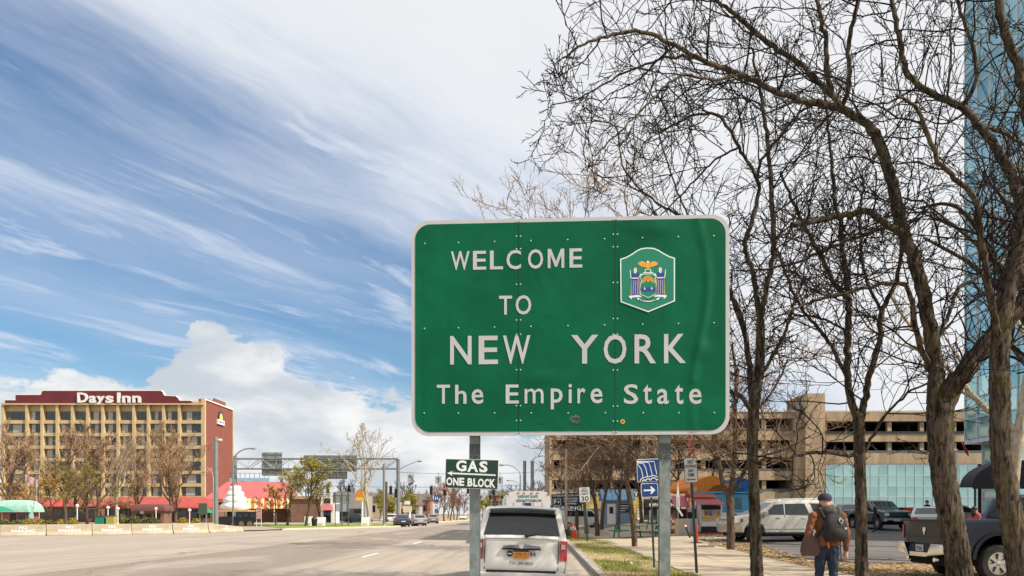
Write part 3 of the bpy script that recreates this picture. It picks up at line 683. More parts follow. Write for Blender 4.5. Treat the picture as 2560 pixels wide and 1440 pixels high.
def traced_tree(name, label, D, base_px, trunk, limbs, seed, mb_, mt_, dens=3.2, L1=(1.1, 2.4), K2=6, K3=5, group=None, tw=1.0, spread=1.6, zbase=None):
    """tree whose trunk and limbs follow lines read from the photograph, each limb at its own depth"""
    g = np.random.default_rng(seed); pm = F / D
    bx = wx(base_px, D); bz = (gz(bx, D) if zbase is None else zbase)
    root = thing(name, label, 'tree', (bx, D, bz), group=group); o = np.array([bx, D, bz])
    VF = []; spawnP, spawnT, spawnR = [], [], []
    def run(pl, kind):
        pts = [np.array(W(px, py, D + dd)) - o for px, py, r, dd in pl]; rr = [r * .94 / pm for _, _, r, _ in pl]
        if kind == 0:
            pts = [np.array([pts[0][0] + (pts[0][0] - pts[1][0]) * .25, pts[0][1], -0.12])] + pts; rr = [rr[0] * 1.15] + rr
        p, r = catmull(pts, rr, 0.07 if kind == 0 else 0.10)
        if kind: p[1:-1] += g.normal(0, 0.012, p[1:-1].shape)
        VF.append(bark_tube(p, r, 28 if kind == 0 else (16 if r[0] > .06 else 9), g, 0.10 if kind == 0 else 0.055))
        T = unit(np.gradient(p, axis=0)); s = np.concatenate([[0], np.cumsum(np.linalg.norm(np.diff(p, axis=0), axis=1))])
        k = int(s[-1] * dens * (0.12 if kind == 0 else 1.0))
        t0 = 0.55 if kind == 0 else 0.08
        for u in g.uniform(t0, 1.0, k):
            i = min(len(p) - 2, int(np.searchsorted(s, u * s[-1]))); spawnP.append(p[i]); spawnT.append(T[i]); spawnR.append(r[i])
        if kind: 
            for _ in range(3): spawnP.append(p[-1]); spawnT.append(T[-1]); spawnR.append(r[-1] * .55)
    run(trunk, 0)
    for l in limbs: run(l, 1)
    me = np_mesh('trunk', VF, mb_); link('trunk', me, root)
    P, T, r = np.array(spawnP), np.array(spawnT), np.array(spawnR); B = len(P)
    q = unit(np.cross(T, g.normal(0, 1, (B, 3)))); d = unit(T * g.uniform(.2, .9, (B, 1)) + q + np.array([0, 0, .12]))
    L = g.uniform(*L1, B) * spread / 1.6 * (np.clip(r / (3.2 / pm), .35, 1.0) if D < 25 else 1.0); r1 = np.minimum(r * 0.55, g.uniform(.011, .020, B) * tw)
    p1, R1 = grow(P, d, L, r1, 9, 0.17, 0.02, g)
    P, d, L, r = kids(p1, R1, K2, g, 0.75, 0.52, L, 0.62, minr=.0085 * tw); p2, R2 = grow(P, d, L, r, 6, 0.19, 0.02, g, .6)
    P, d, L, r = kids(p2, R2, K3, g, 0.8, 0.42, L, 0.75, minr=.0068 * tw); p3, R3 = grow(P, d, L, r, 4, 0.20, 0.03, g, .7)
    link('crown', tubes_mesh('crown', [(p1, R1, 5), (p2, R2, 4), (p3, R3, 3)], mt_), root)
    return root

def proc_tree_meshes(h, seed, mb_, mt_, fork=0.3, n1=7, a1=0.55, l1=0.62, wig=0.16, trop=0.05, r0=None, K=(6, 6, 5), buds=None, budn=0, buds_size=0.12, tw=1.0, twigr=0.012, lean=(0, 0), lr=(0.5, 0.48, 0.45), dl=False):
    """whole tree grown from a trunk; returns its meshes"""
    g = np.random.default_rng(seed); r0 = r0 or h * 0.022; H = h * (0.78 if not dl else 0.9)
    P = np.zeros((1, 3)); P[0, 2] = -0.1; d = unit(np.array([[lean[0], lean[1], 1.0]]))
    p0, R0 = grow(P, d, np.array([H]), np.array([r0]), 14, 0.05, 0.05, g, 0.22)
    R0[0, 0] *= 1.35
    P, d, L, r = kids(p0, R0, n1, g, a1, l1, np.array([h * 0.8]), 0.62, fork, 0.1)
    p1, R1 = grow(P, d, L, r, 11, wig, trop, g, .3)
    P, d, L, r = kids(p1, R1, K[0], g, 0.65, lr[0], L, 0.55, minr=twigr * 1.6); p2, R2 = grow(P, d, L, r, 8, wig * 1.3, trop, g, .4)
    P, d, L, r = kids(p2, R2, K[1], g, 0.7, lr[1], L, 0.6, minr=twigr); p3, R3 = grow(P, d, L, r, 5, wig * 1.5, trop, g, .6)
    P, d, L, r = kids(p3, R3, K[2], g, 0.7, lr[2], L, 0.75, minr=twigr * .8); p4, R4 = grow(P, d, L, r, 4, wig * 1.6, trop, g, .7)
    tr = tubes_mesh('trunk', [(p0, R0, 10), (p1, R1, 7)], mb_)
    cr = tubes_mesh('crown', [(p2, R2, 5), (p3, R3, 3), (p4, R4, 3)], mt_)
    bd = None
    if buds:
        E = p4[:, -1]; E = E[g.integers(0, len(E), budn)] + g.normal(0, buds_size * 1.2, (budn, 3)); s = buds_size
        q = unit(g.normal(0, 1, (budn, 3))) * s; w = unit(np.cross(q, g.normal(0, 1, (budn, 3)))) * s * .6
        V = np.stack([E - q, E + w, E + q, E - w], 1).reshape(-1, 3); Fq = np.arange(budn * 4).reshape(-1, 4)
        bd = np_mesh('foliage', [(V, Fq)], buds)
    return tr, cr, bd
def place_tree(meshes, label, x, y, z, rz=0.0, s=1.0, group=None, name='bare_tree'):
    root = thing(name, label, 'tree', (x, y, z), rz, group); root.scale = (s, s, s)
    tr, cr, bd = meshes; share('trunk', tr, root); share('crown', cr, root)
    if bd: b = share('foliage', bd, root); b['kind'] = 'stuff'
    return root

# --- the row of street trees on the right
traced_tree('bare_tree', 'thick leaning bare tree with mossy fork beside dark pickup truck', 15.0, 2398, 
  [(2400, 1440, 37, 0), (2385, 1330, 35, 0), (2362, 1210, 35, 0), (2350, 1110, 35, 0), (2348, 1020, 37, 0), (2350, 985, 24, 0), (2351, 968, 8, 0)],
  [[(2347, 1070, 29, 0), (2341, 1000, 26, 0), (2338, 900, 22, .1), (2312, 760, 20, .1), (2290, 660, 19, .1), (2258, 583, 18, .2), (2240, 500, 17, .2), (2215, 400, 16, .1), (2175, 315, 15, 0)],
   [(2352, 1075, 31, 0), (2362, 1010, 31, 0), (2395, 950, 28, -.1), (2450, 880, 27, -.2), (2510, 810, 26, -.3), (2580, 730, 24, -.4), (2680, 600, 18, -.6)],
   [(2175, 315, 12, 0), (2105, 272, 11, -.2), (2008, 252, 9, -.5), (1920, 221, 8, -.8), (1860, 190, 7.5, -1.0), (1745, 148, 6.5, -1.3), (1687, 113, 5.5, -1.4), (1600, 79, 5, -1.6), (1520, 90, 4, -1.8), (1460, 112, 3, -1.9), (1400, 150, 2, -2)],
   [(2120, 285, 9, .1), (2067, 225, 9, .4), (1997, 160, 8, .7), (1920, 105, 8, 1.0), (1862, 58, 7, 1.3), (1815, 19, 6, 1.4), (1745, -15, 5, 1.5), (1640, -40, 3, 1.6)],
   [(2080, 235, 8, .3), (2067, 175, 8, .2), (2063, 97, 7, .1), (2043, 0, 6, 0), (2030, -120, 4, 0)],
   [(2105, 268, 7, -.2), (2125, 194, 7, -.4), (2121, 117, 6.5, -.6), (2144, 0, 6, -.8), (2150, -130, 4, -.9)],
   [(1745, 148, 4, -1.3), (1690, 140, 3.6, -1.0), (1615, 160, 3.2, -.8), (1530, 200, 2.8, -.5), (1450, 245, 2.2, -.3), (1380, 262, 1.6, 0)],
   [(1850, 183, 4, -1.), (1790, 200, 3.6, -1.5), (1700, 190, 3.4, -1.9), (1640, 240, 3, -2.2), (1560, 320, 2.4, -2.4), (1480, 390, 1.6, -2.5)],
   [(2265, 590, 11, -.1), (2217, 562, 10, -.3), (2165, 530, 9, -.5), (2060, 548, 8, -.7), (1979, 562, 7, -.9)],
   [(2322, 925, 9, -.2), (2290, 833, 8, -.4), (2281, 760, 7, -.6), (2256, 712, 6, -.7), (2175, 717, 5, -.8), (2092, 737, 4.5, -.9), (2008, 762, 3.5, -1), (1930, 800, 2, -1.1)],
   [(2240, 560, 6, .3), (2112, 604, 5, .7), (2008, 650, 4.5, 1.0), (1937, 667, 4, 1.3), (1862, 679, 3, 1.5)],
   [(2330, 880, 6, .3), (2365, 800, 6, .5), (2400, 720, 5.5, .8), (2450, 690, 5, 1), (2500, 640, 4, 1.2)]],
  11, M_bark, M_twig, dens=3.6, K2=6, K3=4)
traced_tree('bare_tree', 'stout bare tree with furrowed bark growing by the pickup truck cab', 14.0, 2565,
  [(2556, 1440, 36, 0), (2538, 1350, 34, 0), (2518, 1240, 31, 0), (2505, 1120, 30, 0), (2500, 1000, 29, 0), (2498, 880, 27, 0), (2510, 780, 25, 0), (2528, 690, 22, 0), (2532, 660, 8, 0)],
  [[(2518, 750, 21, 0), (2534, 670, 19, 0), (2560, 560, 17, .1), (2530, 450, 14, .3), (2502, 389, 13, .3), (2444, 311, 12, .4), (2405, 268, 11, .5), (2327, 233, 10, .7), (2269, 187, 9, .9), (2249, 97, 8, 1.0), (2230, 0, 7, 1.1), (2215, -130, 4, 1.1)],
   [(2520, 740, 18, 0), (2542, 640, 16, 0), (2575, 450, 15, -.2), (2570, 300, 14, -.3), (2545, 160, 13, -.4), (2512, 78, 12, -.5), (2494, 0, 11, -.5), (2470, -150, 7, -.5)],
   [(2500, 860, 10, -.2), (2470, 700, 9, -.4), (2440, 505, 8, -.6), (2385, 447, 7, -.8), (2339, 389, 6.5, -1.0), (2311, 311, 6, -1.1), (2288, 265, 5, -1.2), (2240, 240, 3, -1.4)],
   [(2405, 268, 7, .5), (2440, 200, 6, .3), (2430, 110, 5.5, .2), (2400, 30, 5, .1), (2380, -80, 3, 0)],
   [(2520, 720, 9, .3), (2470, 620, 8, .6), (2420, 540, 7, .9), (2370, 510, 6, 1.2), (2300, 520, 4, 1.4)],
   [(2560, 560, 8, .2), (2600, 420, 8, .4), (2590, 250, 7, .6), (2620, 100, 5, .8)],
   [(2444, 311, 6, .4), (2500, 330, 6, .9), (2560, 360, 5, 1.3)]],
  12, M_bark, M_twig, dens=3.5, K2=5, K3=4)
traced_tree('bare_tree', 'slender bare tree with twin upright stems beside the man with backpack', 17.0, 2154,
  [(2156, 1440, 19, 0), (2153, 1330, 17, 0), (2151, 1200, 16, 0), (2149, 1100, 16, 0), (2147, 1050, 16.5, 0), (2147, 1030, 10, 0), (2147, 1022, 3, 0)],
  [[(2146, 1080, 13, 0), (2138, 1040, 12, 0), (2120, 950, 10.5, .1), (2120, 833, 10, .1), (2121, 750, 9.5, .1), (2092, 717, 7, 0), (2050, 637, 6, -.2), (2000, 542, 5, -.3), (1950, 430, 3.5, -.4)],
   [(2149, 1080, 12, 0), (2155, 1035, 11, 0), (2175, 937, 9, -.2), (2200, 854, 8, -.3), (2204, 783, 7.5, -.4), (2237, 708, 6, -.5), (2254, 633, 5, -.6), (2262, 520, 3.5, -.7)],
   [(2121, 745, 8, .1), (2112, 667, 7.5, .2), (2100, 562, 7, .3), (2087, 500, 6, .4), (2075, 360, 4.5, .5), (2060, 230, 3, .6)],
   [(2202, 775, 5, -.4), (2167, 700, 4.6, -.2), (2150, 583, 4, 0), (2160, 450, 3, .2)],
   [(2116, 940, 6.5, .2), (2071, 854, 6, .5), (2000, 767, 5, .8), (1967, 687, 4.5, 1.0), (1945, 640, 3.5, 1.1), (1900, 540, 2.4, 1.2)],
   [(2148, 1140, 6, 0), (2080, 1133, 5.5, -.3), (2030, 1130, 5, -.5), (1980, 1142, 4.5, -.7), (1915, 1148, 4, -.9), (1865, 1160, 2.6, -1.0)],
   [(2162, 1130, 5, 0), (2190, 1075, 4.5, -.2), (2215, 1035, 4, -.4), (2270, 985, 3.4, -.6), (2330, 950, 2.5, -.8)],
   [(2120, 830, 4, .2), (2060, 800, 3.6, .6), (1990, 790, 3, 1.0), (1930, 830, 2, 1.3)]],
  13, M_bark, M_twig, dens=2.8, spread=1.7, K2=5, K3=4)
traced_tree('bare_tree', 'bare tree with dark trunk dividing into upright limbs, next to the welcome sign', 17.0, 1893,
  [(1894, 1440, 19, 0), (1888, 1330, 17, 0), (1884, 1200, 16, 0), (1882, 1100, 16, 0), (1886, 1000, 17, 0), (1900, 900, 14, 0), (1901, 800, 12, 0)],
  [[(1900, 805, 8.5, 0), (1884, 690, 7.5, .1), (1862, 617, 7, .2), (1878, 560, 6.5, .2), (1896, 490, 6, .3), (1893, 447, 5.5, .3), (1846, 369, 5, .4), (1800, 295, 4.5, .5), (1734, 288, 4, .6), (1650, 330, 2.5, .8)],
   [(1902, 805, 9, 0), (1914, 733, 8, -.2), (1933, 625, 7.5, -.3), (1929, 500, 7, -.4), (1920, 380, 6, -.5), (1905, 250, 5, -.6), (1880, 120, 3, -.7)],
   [(1884, 1030, 10, 0), (1875, 937, 9, .3), (1856, 800, 8, .6), (1825, 735, 6.5, .8), (1790, 640, 5.5, 1.0), (1730, 560, 4.5, 1.2), (1680, 530, 4, 1.3), (1620, 490, 3.4, 1.5), (1560, 420, 3, 1.6), (1545, 330, 2, 1.7)],
   [(1878, 1030, 7.5, 0), (1850, 990, 7, -.2), (1817, 975, 6, -.5), (1770, 930, 5, -.8), (1720, 880, 3, -1.0)],
   [(1893, 960, 6, .2), (1925, 900, 5.5, .5), (1960, 840, 5, .8), (1985, 760, 4, 1.1), (2010, 700, 3, 1.2)],
   [(1893, 447, 4.5, .3), (1905, 400, 4.5, .0), (1960, 330, 4, -.2), (2000, 280, 3.4, -.4), (2050, 260, 2, -.5)],
   [(1846, 369, 3.6, .4), (1790, 400, 3.2, .7), (1720, 470, 2.8, 1.0), (1650, 540, 2, 1.2)],
   [(1730, 560, 3.2, 1.2), (1690, 470, 3, 1.4), (1660, 380, 2.6, 1.6), (1640, 300, 2, 1.7)]],
  14, M_bark, M_twig, dens=2.8, spread=1.8, K2=5, K3=4)
traced_tree('bare_tree', 'bare tree forking low between food stand and silver car', 32.0, 1826,
  [(1827, 1372, 12.5, 0), (1827, 1320, 11.5, 0), (1826, 1270, 11, 0), (1823, 1240, 12, 0), (1823, 1225, 6, 0)],
  [[(1820, 1240, 8, 0), (1805, 1200, 7, .2), (1797, 1150, 6.5, .3), (1785, 1110, 5.5, .4), (1780, 1040, 4.5, .5), (1760, 960, 3, .5)],
   [(1826, 1238, 9, 0), (1834, 1180, 8, -.2), (1838, 1100, 7.5, -.3), (1836, 1030, 7, -.4), (1840, 940, 5, -.5), (1830, 860, 3, -.6)],
   [(1832, 1235, 5, 0), (1856, 1190, 4.5, -.6), (1880, 1150, 4, -1.0), (1940, 1130, 3.4, -1.4), (1990, 1110, 2.4, -1.6)],
   [(1797, 1150, 4, .3), (1750, 1100, 3.6, .9), (1700, 1060, 3, 1.5), (1660, 1000, 2.4, 2)],
   [(1838, 1100, 4, -.3), (1880, 1040, 3.6, -.8), (1930, 980, 3.2, -1.2), (1970, 900, 2.4, -1.5)]],
  15, M_bark2, M_twig2, dens=2.8, L1=(1.6, 3.2), K2=6, K3=5, tw=1.5)
traced_tree('bare_tree', 'bare tree at the grass edge, blue falls sign in front of it', 35.0, 1586,
  [(1586, 1365, 8.5, 0), (1584, 1320, 8, 0), (1578, 1270, 7.5, 0), (1570, 1220, 7.5, 0), (1566, 1190, 7, 0)],
  [[(1566, 1192, 5.5, 0), (1560, 1150, 5, .4), (1545, 1110, 4.5, .8), (1520, 1060, 4, 1.2), (1480, 1000, 3.5, 1.5), (1440, 900, 3, 1.8), (1390, 760, 2.4, 2), (1350, 620, 2, 2), (1300, 540, 1.4, 2)],
   [(1568, 1192, 5.5, 0), (1572, 1140, 5, -.4), (1575, 1080, 4.5, -.8), (1590, 1000, 4, -1.2), (1600, 880, 3.4, -1.5), (1600, 740, 2.8, -1.6), (1580, 600, 2.2, -1.8), (1560, 480, 1.6, -2)],
   [(1570, 1195, 4.5, 0), (1600, 1150, 4, .2), (1640, 1110, 3.5, .5), (1690, 1080, 3, .8), (1730, 1050, 2, 1)],
   [(1560, 1160, 4, .2), (1520, 1120, 3.5, -.4), (1470, 1100, 3, -1), (1410, 1090, 2.2, -1.5)],
   [(1480, 1000, 2.6, 1.5), (1420, 960, 2.2, 1), (1380, 900, 1.8, .6), (1340, 820, 1.4, 0)],
   [(1440, 900, 2.4, 1.8), (1430, 760, 2, 2.4), (1450, 620, 1.8, 2.8), (1470, 500, 1.4, 3)]],
  16, M_bark2, M_twig2, dens=2.6, L1=(1.6, 3.4), K2=6, K3=5, tw=1.6)
# smaller trees further along the sidewalk
street = [proc_tree_meshes(8.6, 31, M_bark2, M_twig2, fork=0.32, n1=8, a1=0.7, l1=0.6, wig=0.2, r0=0.15, K=(8, 7, 5), twigr=0.013),
          proc_tree_meshes(8.0, 32, M_bark2, M_twig2, fork=0.30, n1=8, a1=0.75, l1=0.62, wig=0.22, r0=0.14, K=(8, 7, 5), twigr=0.014)]
for i, (px, D, s, rz, lab) in enumerate(((1494, 50, 1.0, 0.4, 'bare street tree behind the city speed sign post'), (1467, 57, 1.0, 2.1, 'thin bare street tree by the parking board post'),
        (1504, 63, 1.05, 4.0, 'bare tree standing left of the blue shed'), (1546, 55, 0.95, 1.0, 'leaning bare tree in front of the blue shed'),
        (1440, 70, 1.05, 3.0, 'bare tree behind the navy parking board'), (1400, 84, 1.1, 5.0, 'bare tree rising behind the shuttle bus'),
        (1604, 60, 1.0, 0.2, 'bare tree beside the yellow checkered stand'), (1700, 64, 1.15, 1.6, 'bare tree behind the white pointed signpost'), (1768, 72, 1.25, 3.3, 'bare tree rising behind the orange tent'), (1522, 74, 1.2, 2.2, 'bare tree behind the blue shed roof'), (1648, 76, 1.2, 5.1, 'bare tree before the dark garage entrance'))):
    x = wx(px, D); place_tree(street[i % 2], lab, x, D, gz(x, D), rz, s, 'bare street trees along the sidewalk')
shade = proc_tree_meshes(12.5, 35, M_bark, M_twig, fork=0.25, n1=12, a1=0.6, l1=0.68, wig=0.15, r0=0.34, K=(5, 3, 1), twigr=0.024)
for i, (x, D, s, rz, lab) in enumerate(((15.0, 17.3, 1.0, .5, 'tall bare tree at the lot edge south of the pickup truck'), (16.0, 23.6, 1.0, 2.6, 'tall bare tree at the lot edge facing the dark pickup truck'))):
    place_tree(shade, lab, x, D, gz(x, D), rz, s)
pale = proc_tree_meshes(17.0, 41, M_pale, M_twigp, fork=0.35, n1=9, a1=0.5, l1=0.55, wig=0.14, r0=0.32, K=(6, 5, 4), twigr=0.014)
place_tree(pale, 'tall pale-barked sycamore in front of the glass tower', wx(2525, 34), 34, gz(wx(2525, 34), 34), 0.7, 1.0)
# trees before the hotel
M_twig5 = mat('twig_tan', (0.36, 0.24, 0.15), 0.9, var=0.35, vs=0.5, spec=0.1)
big = [proc_tree_meshes(14.0, 51, M_bark2, M_twig5, fork=0.13, n1=12, a1=0.78, l1=0.72, wig=0.12, trop=.11, r0=0.27, K=(8, 8, 5), twigr=0.03),
       proc_tree_meshes(13.5, 52, M_bark2, M_twig5, fork=0.12, n1=12, a1=0.85, l1=0.72, wig=0.13, trop=.12, r0=0.25, K=(8, 8, 5), twigr=0.03)]
green = proc_tree_meshes(9.0, 53, M_bark2, M_twig2, fork=0.16, n1=10, a1=0.9, l1=0.7, wig=0.18, r0=0.2, K=(6, 6, 4), twigr=0.022, buds=M_bud2, budn=6500, buds_size=0.07)
oran = proc_tree_meshes(7.0, 54, M_bark2, M_twig2, fork=0.18, n1=8, a1=0.7, l1=0.6, wig=0.18, r0=0.15, K=(6, 5, 4), twigr=0.022, buds=M_bud3, budn=3500, buds_size=0.08)
yell = proc_tree_meshes(9.0, 55, M_bark2, M_twig2, fork=0.25, n1=9, a1=0.55, l1=0.6, wig=0.16, r0=0.2, K=(6, 5, 4), twigr=0.02, buds=M_bud, budn=3600, buds_size=0.085)
syc = proc_tree_meshes(13.5, 56, M_pale, M_twigp, fork=0.22, n1=9, a1=0.42, l1=0.62, wig=0.13, r0=0.24, K=(6, 5, 4), twigr=0.02)
grp = 'bare trees before the hotel'
for px, D, ms, s, rz, lab, g_ in ((28, 112, big[0], 1.0, 0.3, 'bare spreading tree behind the mint-roofed kiosk', None), (165, 120, big[1], 1.02, 1.2, 'bare spreading tree left of the budding green tree', None), (-70, 118, big[1], 1.0, 4.2, 'bare tree beside the green umbrella', None),
        (245, 124, big[0], 1.04, 2.5, 'bare tree in front of the hotel lettering', None), (425, 116, big[1], 1.0, 3.6, 'bare spreading tree before the brown kiosk', None), (440, 128, big[0], .98, 5.2, 'bare tree before the brick end wall', None),
        (292, 116, syc, 0.98, 0.8, 'pale-barked tree by the red canopy', None), (345, 132, big[1], .92, 0.2, 'bare tree behind the pale-barked tree', None),
        (218, 104, green, 1.0, 0.0, 'low tree with new green leaves behind the barrier', None), (128, 108, oran, 1.0, 1.0, 'small tree with orange buds by the flag pole', None), (185, 112, green, .9, 2.0, 'greening tree next to the orange-budded tree', None), (40, 122, oran, 1.0, 2.0, 'small orange-budded tree behind the kiosk roof', None),
        (765, 97, yell, .98, 0.4, 'yellow-budding tree under the highway sign gantry', None), (718, 100, yell, .82, 2.2, 'slim budding tree by the striped awning', None), (805, 98, yell, .74, 4.0, 'small budding tree next to the trash bin', None), (690, 104, oran, .78, .5, 'orange-budded tree beside the ice cream sculpture', None),
        (922, 100, syc, 1.0, 2.2, 'tall pale sycamore on the lawn by the gantry pole', None)):
    place_tree(ms, lab, wx(px, D), D, 0.1, rz, s, g_)
# far trees beyond the crossing
far = [proc_tree_meshes(7.5, 61, M_bark2, M_twig3, fork=0.2, n1=9, a1=0.65, l1=0.62, wig=0.14, r0=0.17, K=(6, 6, 3), twigr=0.03),
       proc_tree_meshes(8.0, 62, M_bark2, M_twig3, fork=0.22, n1=9, a1=0.6, l1=0.6, wig=0.14, r0=0.18, K=(6, 6, 3), twigr=0.03),
       proc_tree_meshes(8.0, 63, M_bark2, M_twig2, fork=0.2, n1=8, a1=0.6, l1=0.6, wig=0.16, r0=0.18, K=(6, 5, 3), twigr=0.035, buds=M_bud, budn=2500, buds_size=0.2),
       proc_tree_meshes(11.0, 64, M_bark2, M_twig, fork=0.2, n1=8, a1=0.6, l1=0.6, wig=0.16, r0=0.2, K=(6, 5, 3), twigr=0.035)]
rnd = random.Random(77)
isl = [(1110, 158), (1126, 172), (1142, 186), (1135, 200), (1150, 214), (1095, 176), (1158, 236), (1120, 228)]
for i, (px, D) in enumerate(isl):
    place_tree(far[i % 2], 'reddish bare tree on the far traffic island', wx(px, D), D, 0.1, i * 1.3, rnd.uniform(.92, 1.1), 'reddish trees on the traffic island')
bgs = [(700, 190, 3), (860, 205, 3), (905, 170, 2), (950, 175, 2), (985, 185, 2), (1010, 230, 3), (1040, 215, 1), (1065, 225, 0), (940, 220, 0), (1020, 180, 2), (885, 240, 3), (1215, 210, 2), (1240, 240, 3), (1205, 280, 0), (1255, 190, 2), (1290, 215, 3), (1330, 190, 3), (1370, 170, 3), (1345, 150, 0), (1395, 140, 3), (1320, 260, 1), (1290, 290, 0), (1180, 320, 1), (1195, 250, 2)]
for i, (px, D, k) in enumerate(bgs):
    lab = ('reddish bare tree beyond the crossing', 'reddish bare tree beyond the crossing', 'yellow-budding bush-like tree beyond the crossing', 'dark bare tree beyond the crossing')[k]
    place_tree(far[k], lab, wx(px, D), D, 0.05, i * 2.1, rnd.uniform(.85, 1.15) * (0.72 if k == 2 else 1), ('reddish trees beyond the crossing', 'reddish trees beyond the crossing', 'yellow-budding trees beyond the crossing', 'dark trees beyond the crossing')[k], 'far_tree')
# ---------------------------------------------------------------- left side: hotel
def brick_material(name, c1, c2, mortar, scale=4.0, axis='YZ'):
    m = bpy.data.materials.new(name); m.use_nodes = True; t = NT(m.node_tree); b = t.n['Principled BSDF']
    tc = t.new('ShaderNodeTexCoord'); sp = t.new('ShaderNodeSeparateXYZ'); t.l.new(tc.outputs['Object'], sp.inputs[0])
    br = t.new('ShaderNodeTexBrick'); t.put(br.inputs['Vector'], t.comb(t.m('ADD', sp.outputs[1], sp.outputs[0]), sp.outputs[2])); br.inputs['Scale'].default_value = scale
    br.inputs['Color1'].default_value = (*c1, 1); br.inputs['Color2'].default_value = (*c2, 1); br.inputs['Mortar'].default_value = (*mortar, 1); br.inputs['Mortar Size'].default_value = 0.015
    n = t.noise(tc.outputs['Object'], 0.35, 6, 0.6)
    c = t.mix(t.m('MULTIPLY', t.step(n, 0.45, 0.75), 0.3), br.outputs[0], tuple(x * .6 for x in c1))
    t.l.new(c, b.inputs['Base Color']); b.inputs['Roughness'].default_value = 0.9; b.inputs['Specular IOR Level'].default_value = 0.2
    return m
M_brick = brick_material('hotel_brick', (0.255, 0.082, 0.06), (0.20, 0.06, 0.045), (0.22, 0.13, 0.105), 3.0)
M_brick2 = brick_material('kiosk_brick', (0.27, 0.10, 0.08), (0.21, 0.075, 0.06), (0.30, 0.21, 0.18), 3.0)
M_cream = mat('cream_concrete', (0.52, 0.40, 0.225), 0.85, var=0.1, vs=0.5, spec=0.2, dirt=0.12)
M_maroon = mat('maroon_panel', (0.13, 0.012, 0.018), 0.55, var=0.12, vs=0.3)
M_curtain = mat('curtain', (0.36, 0.36, 0.33), 0.9, var=0.2, vs=6, stretch=(4, 1, .2))
M_wglass = mat('window_glass', (0.03, 0.045, 0.05), 0.06, var=0.3, vs=0.5, spec=0.7)
M_frame = mat('bronze_frame', (0.07, 0.06, 0.05), 0.5)
M_redroof = mat('red_roof', (0.37, 0.055, 0.045), 0.6, var=0.15, vs=0.6)
M_pinkroof = mat('faded_red_roof', (0.46, 0.115, 0.115), 0.65, var=0.1, vs=0.5)
M_dark = mat('dark_interior', (0.025, 0.02, 0.02), 0.8)
M_brown = mat('brown_wall', (0.19, 0.105, 0.07), 0.85, var=0.15, vs=1.0)
M_mint = mat('mint_roof', (0.30, 0.52, 0.42), 0.6, var=0.12, vs=1.2)
M_ugreen = mat('umbrella_green', (0.01, 0.20, 0.12), 0.7, var=0.12)
M_pole = mat('steel_pole', (0.235, 0.26, 0.27), 0.5, metal=0.4, var=0.12, vs=2)
M_lamp = mat('lamp_globe', (0.78, 0.76, 0.70), 0.4)
M_hedge = mat('hedge_leaf', (0.10, 0.10, 0.03), 0.9, var=0.5, vs=3)

HD = 175.0
hotel = thing('hotel', 'cream and brick hotel with a maroon rooftop sign band reading Days Inn', 'hotel', (wx(509, HD), HD, 0.0))
hx0 = wx(8, HD) - hotel.location.x
def hu(u): return wx(u / 3.428, HD) - hotel.location.x          # x and z measured in the enlarged crop
def hv(v): return wz(940 + v / 3.428, HD)
ztop = hv(250)
MB().box(hx0, -0.01, 0.6, 18.0, 0, ztop + .9).build('wall', M_cream, hotel)
MB().box(-0.25, 0.05, 0.75, 17.7, 0, ztop + 1.2).build('end_wall', M_brick, hotel)
for y in (0.0, 17.75): MB().box(-0.55, 0.25, y, y + .7, 0, ztop + 1.5 if y == 0 else ztop + 1.4).build('corner_strip', M_cream, hotel)
MB().box(-0.5, 0.26, 0.1, 18.4, ztop + 1.22, ztop + 1.5).build('coping', M_white, hotel)
fins = [30, 235, 365, 495, 625, 755, 885, 1015, 1150, 1275, 1405, 1540, 1735]
for u in fins[:-1]: MB().box(hu(u) - .28, hu(u) + .28, -0.35, 0.6, 0, ztop - .05).build('fin', M_cream, hotel)
MB().box(hx0 - .1, 0.1, -0.55, 0.6, ztop, ztop + .35).build('cornice', M_cream, hotel)
pitch = 2.76
for k in range(9):
    zt = hv(302) - pitch * k
    MB().box(hx0, -.5, -0.05, 0.595, zt - 1.95 - .75, zt - 1.95).build('floor_band', M_cream, hotel)
    for i in range(12):
        a, b = hu(fins[i]) + .42, hu(fins[i + 1]) - .42
        w = MB().box(a, b, 0.50, 0.59, zt - 1.93, zt).build('window', M_frame, hotel)
        n = 3 if i in (0, 11) else 2
        for j in range(n):
            p, q = a + (b - a) * j / n + .05, a + (b - a) * (j + 1) / n - .05
            MB().box(p, q, 0.47, 0.498, zt - 1.88, zt - .05).build('pane', M_wglass, w)
        rr = random.Random(i * 31 + k)
        if rr.random() < .75:
            c = a + .1 + rr.random() * (b - a) * .35; d = c + (b - a) * rr.uniform(.25, .5); MB().box(c, min(d, b - .06), 0.455, 0.468, zt - 1.86, zt - .07).build('curtain', M_curtain, w)
band = [(50, 250), (50, 210), (140, 210), (140, 165), (355, 165), (362, 140), (375, 130), (1385, 130), (1402, 145), (1415, 172), (1510, 176), (1535, 195), (1545, 215), (1640, 215), (1640, 250)]
sb = MB().plate([(hu(u), hv(v)) for u, v in band], -0.3, 0.5).build('sign_band', M_maroon, hotel)
for (a, b) in zip(band[1:-2], band[2:-1]):
    if abs(a[0] - b[0]) > 3: MB().bar((hu(a[0]), .1, hv(a[1]) + .1), (hu(b[0]), .1, hv(b[1]) + .1), .95, .18).build('coping', M_white, sb)
for ch, u0, u1, v0, v1 in (('D', 675, 765, 145, 232), ('a', 775, 835, 172, 235), ('y', 838, 910, 175, 247), ('s', 916, 980, 172, 235), ('I', 1015, 1040, 145, 232), ('n', 1058, 1128, 172, 232), ('n', 1145, 1217, 172, 232)):
    text('letter', ch, M_white, sb, hu((u0 + u1) / 2), hv((v0 + v1) / 2), hu(u1) - hu(u0), hv(v0) - hv(v1), -0.32, bold=0.03, th=0.35)
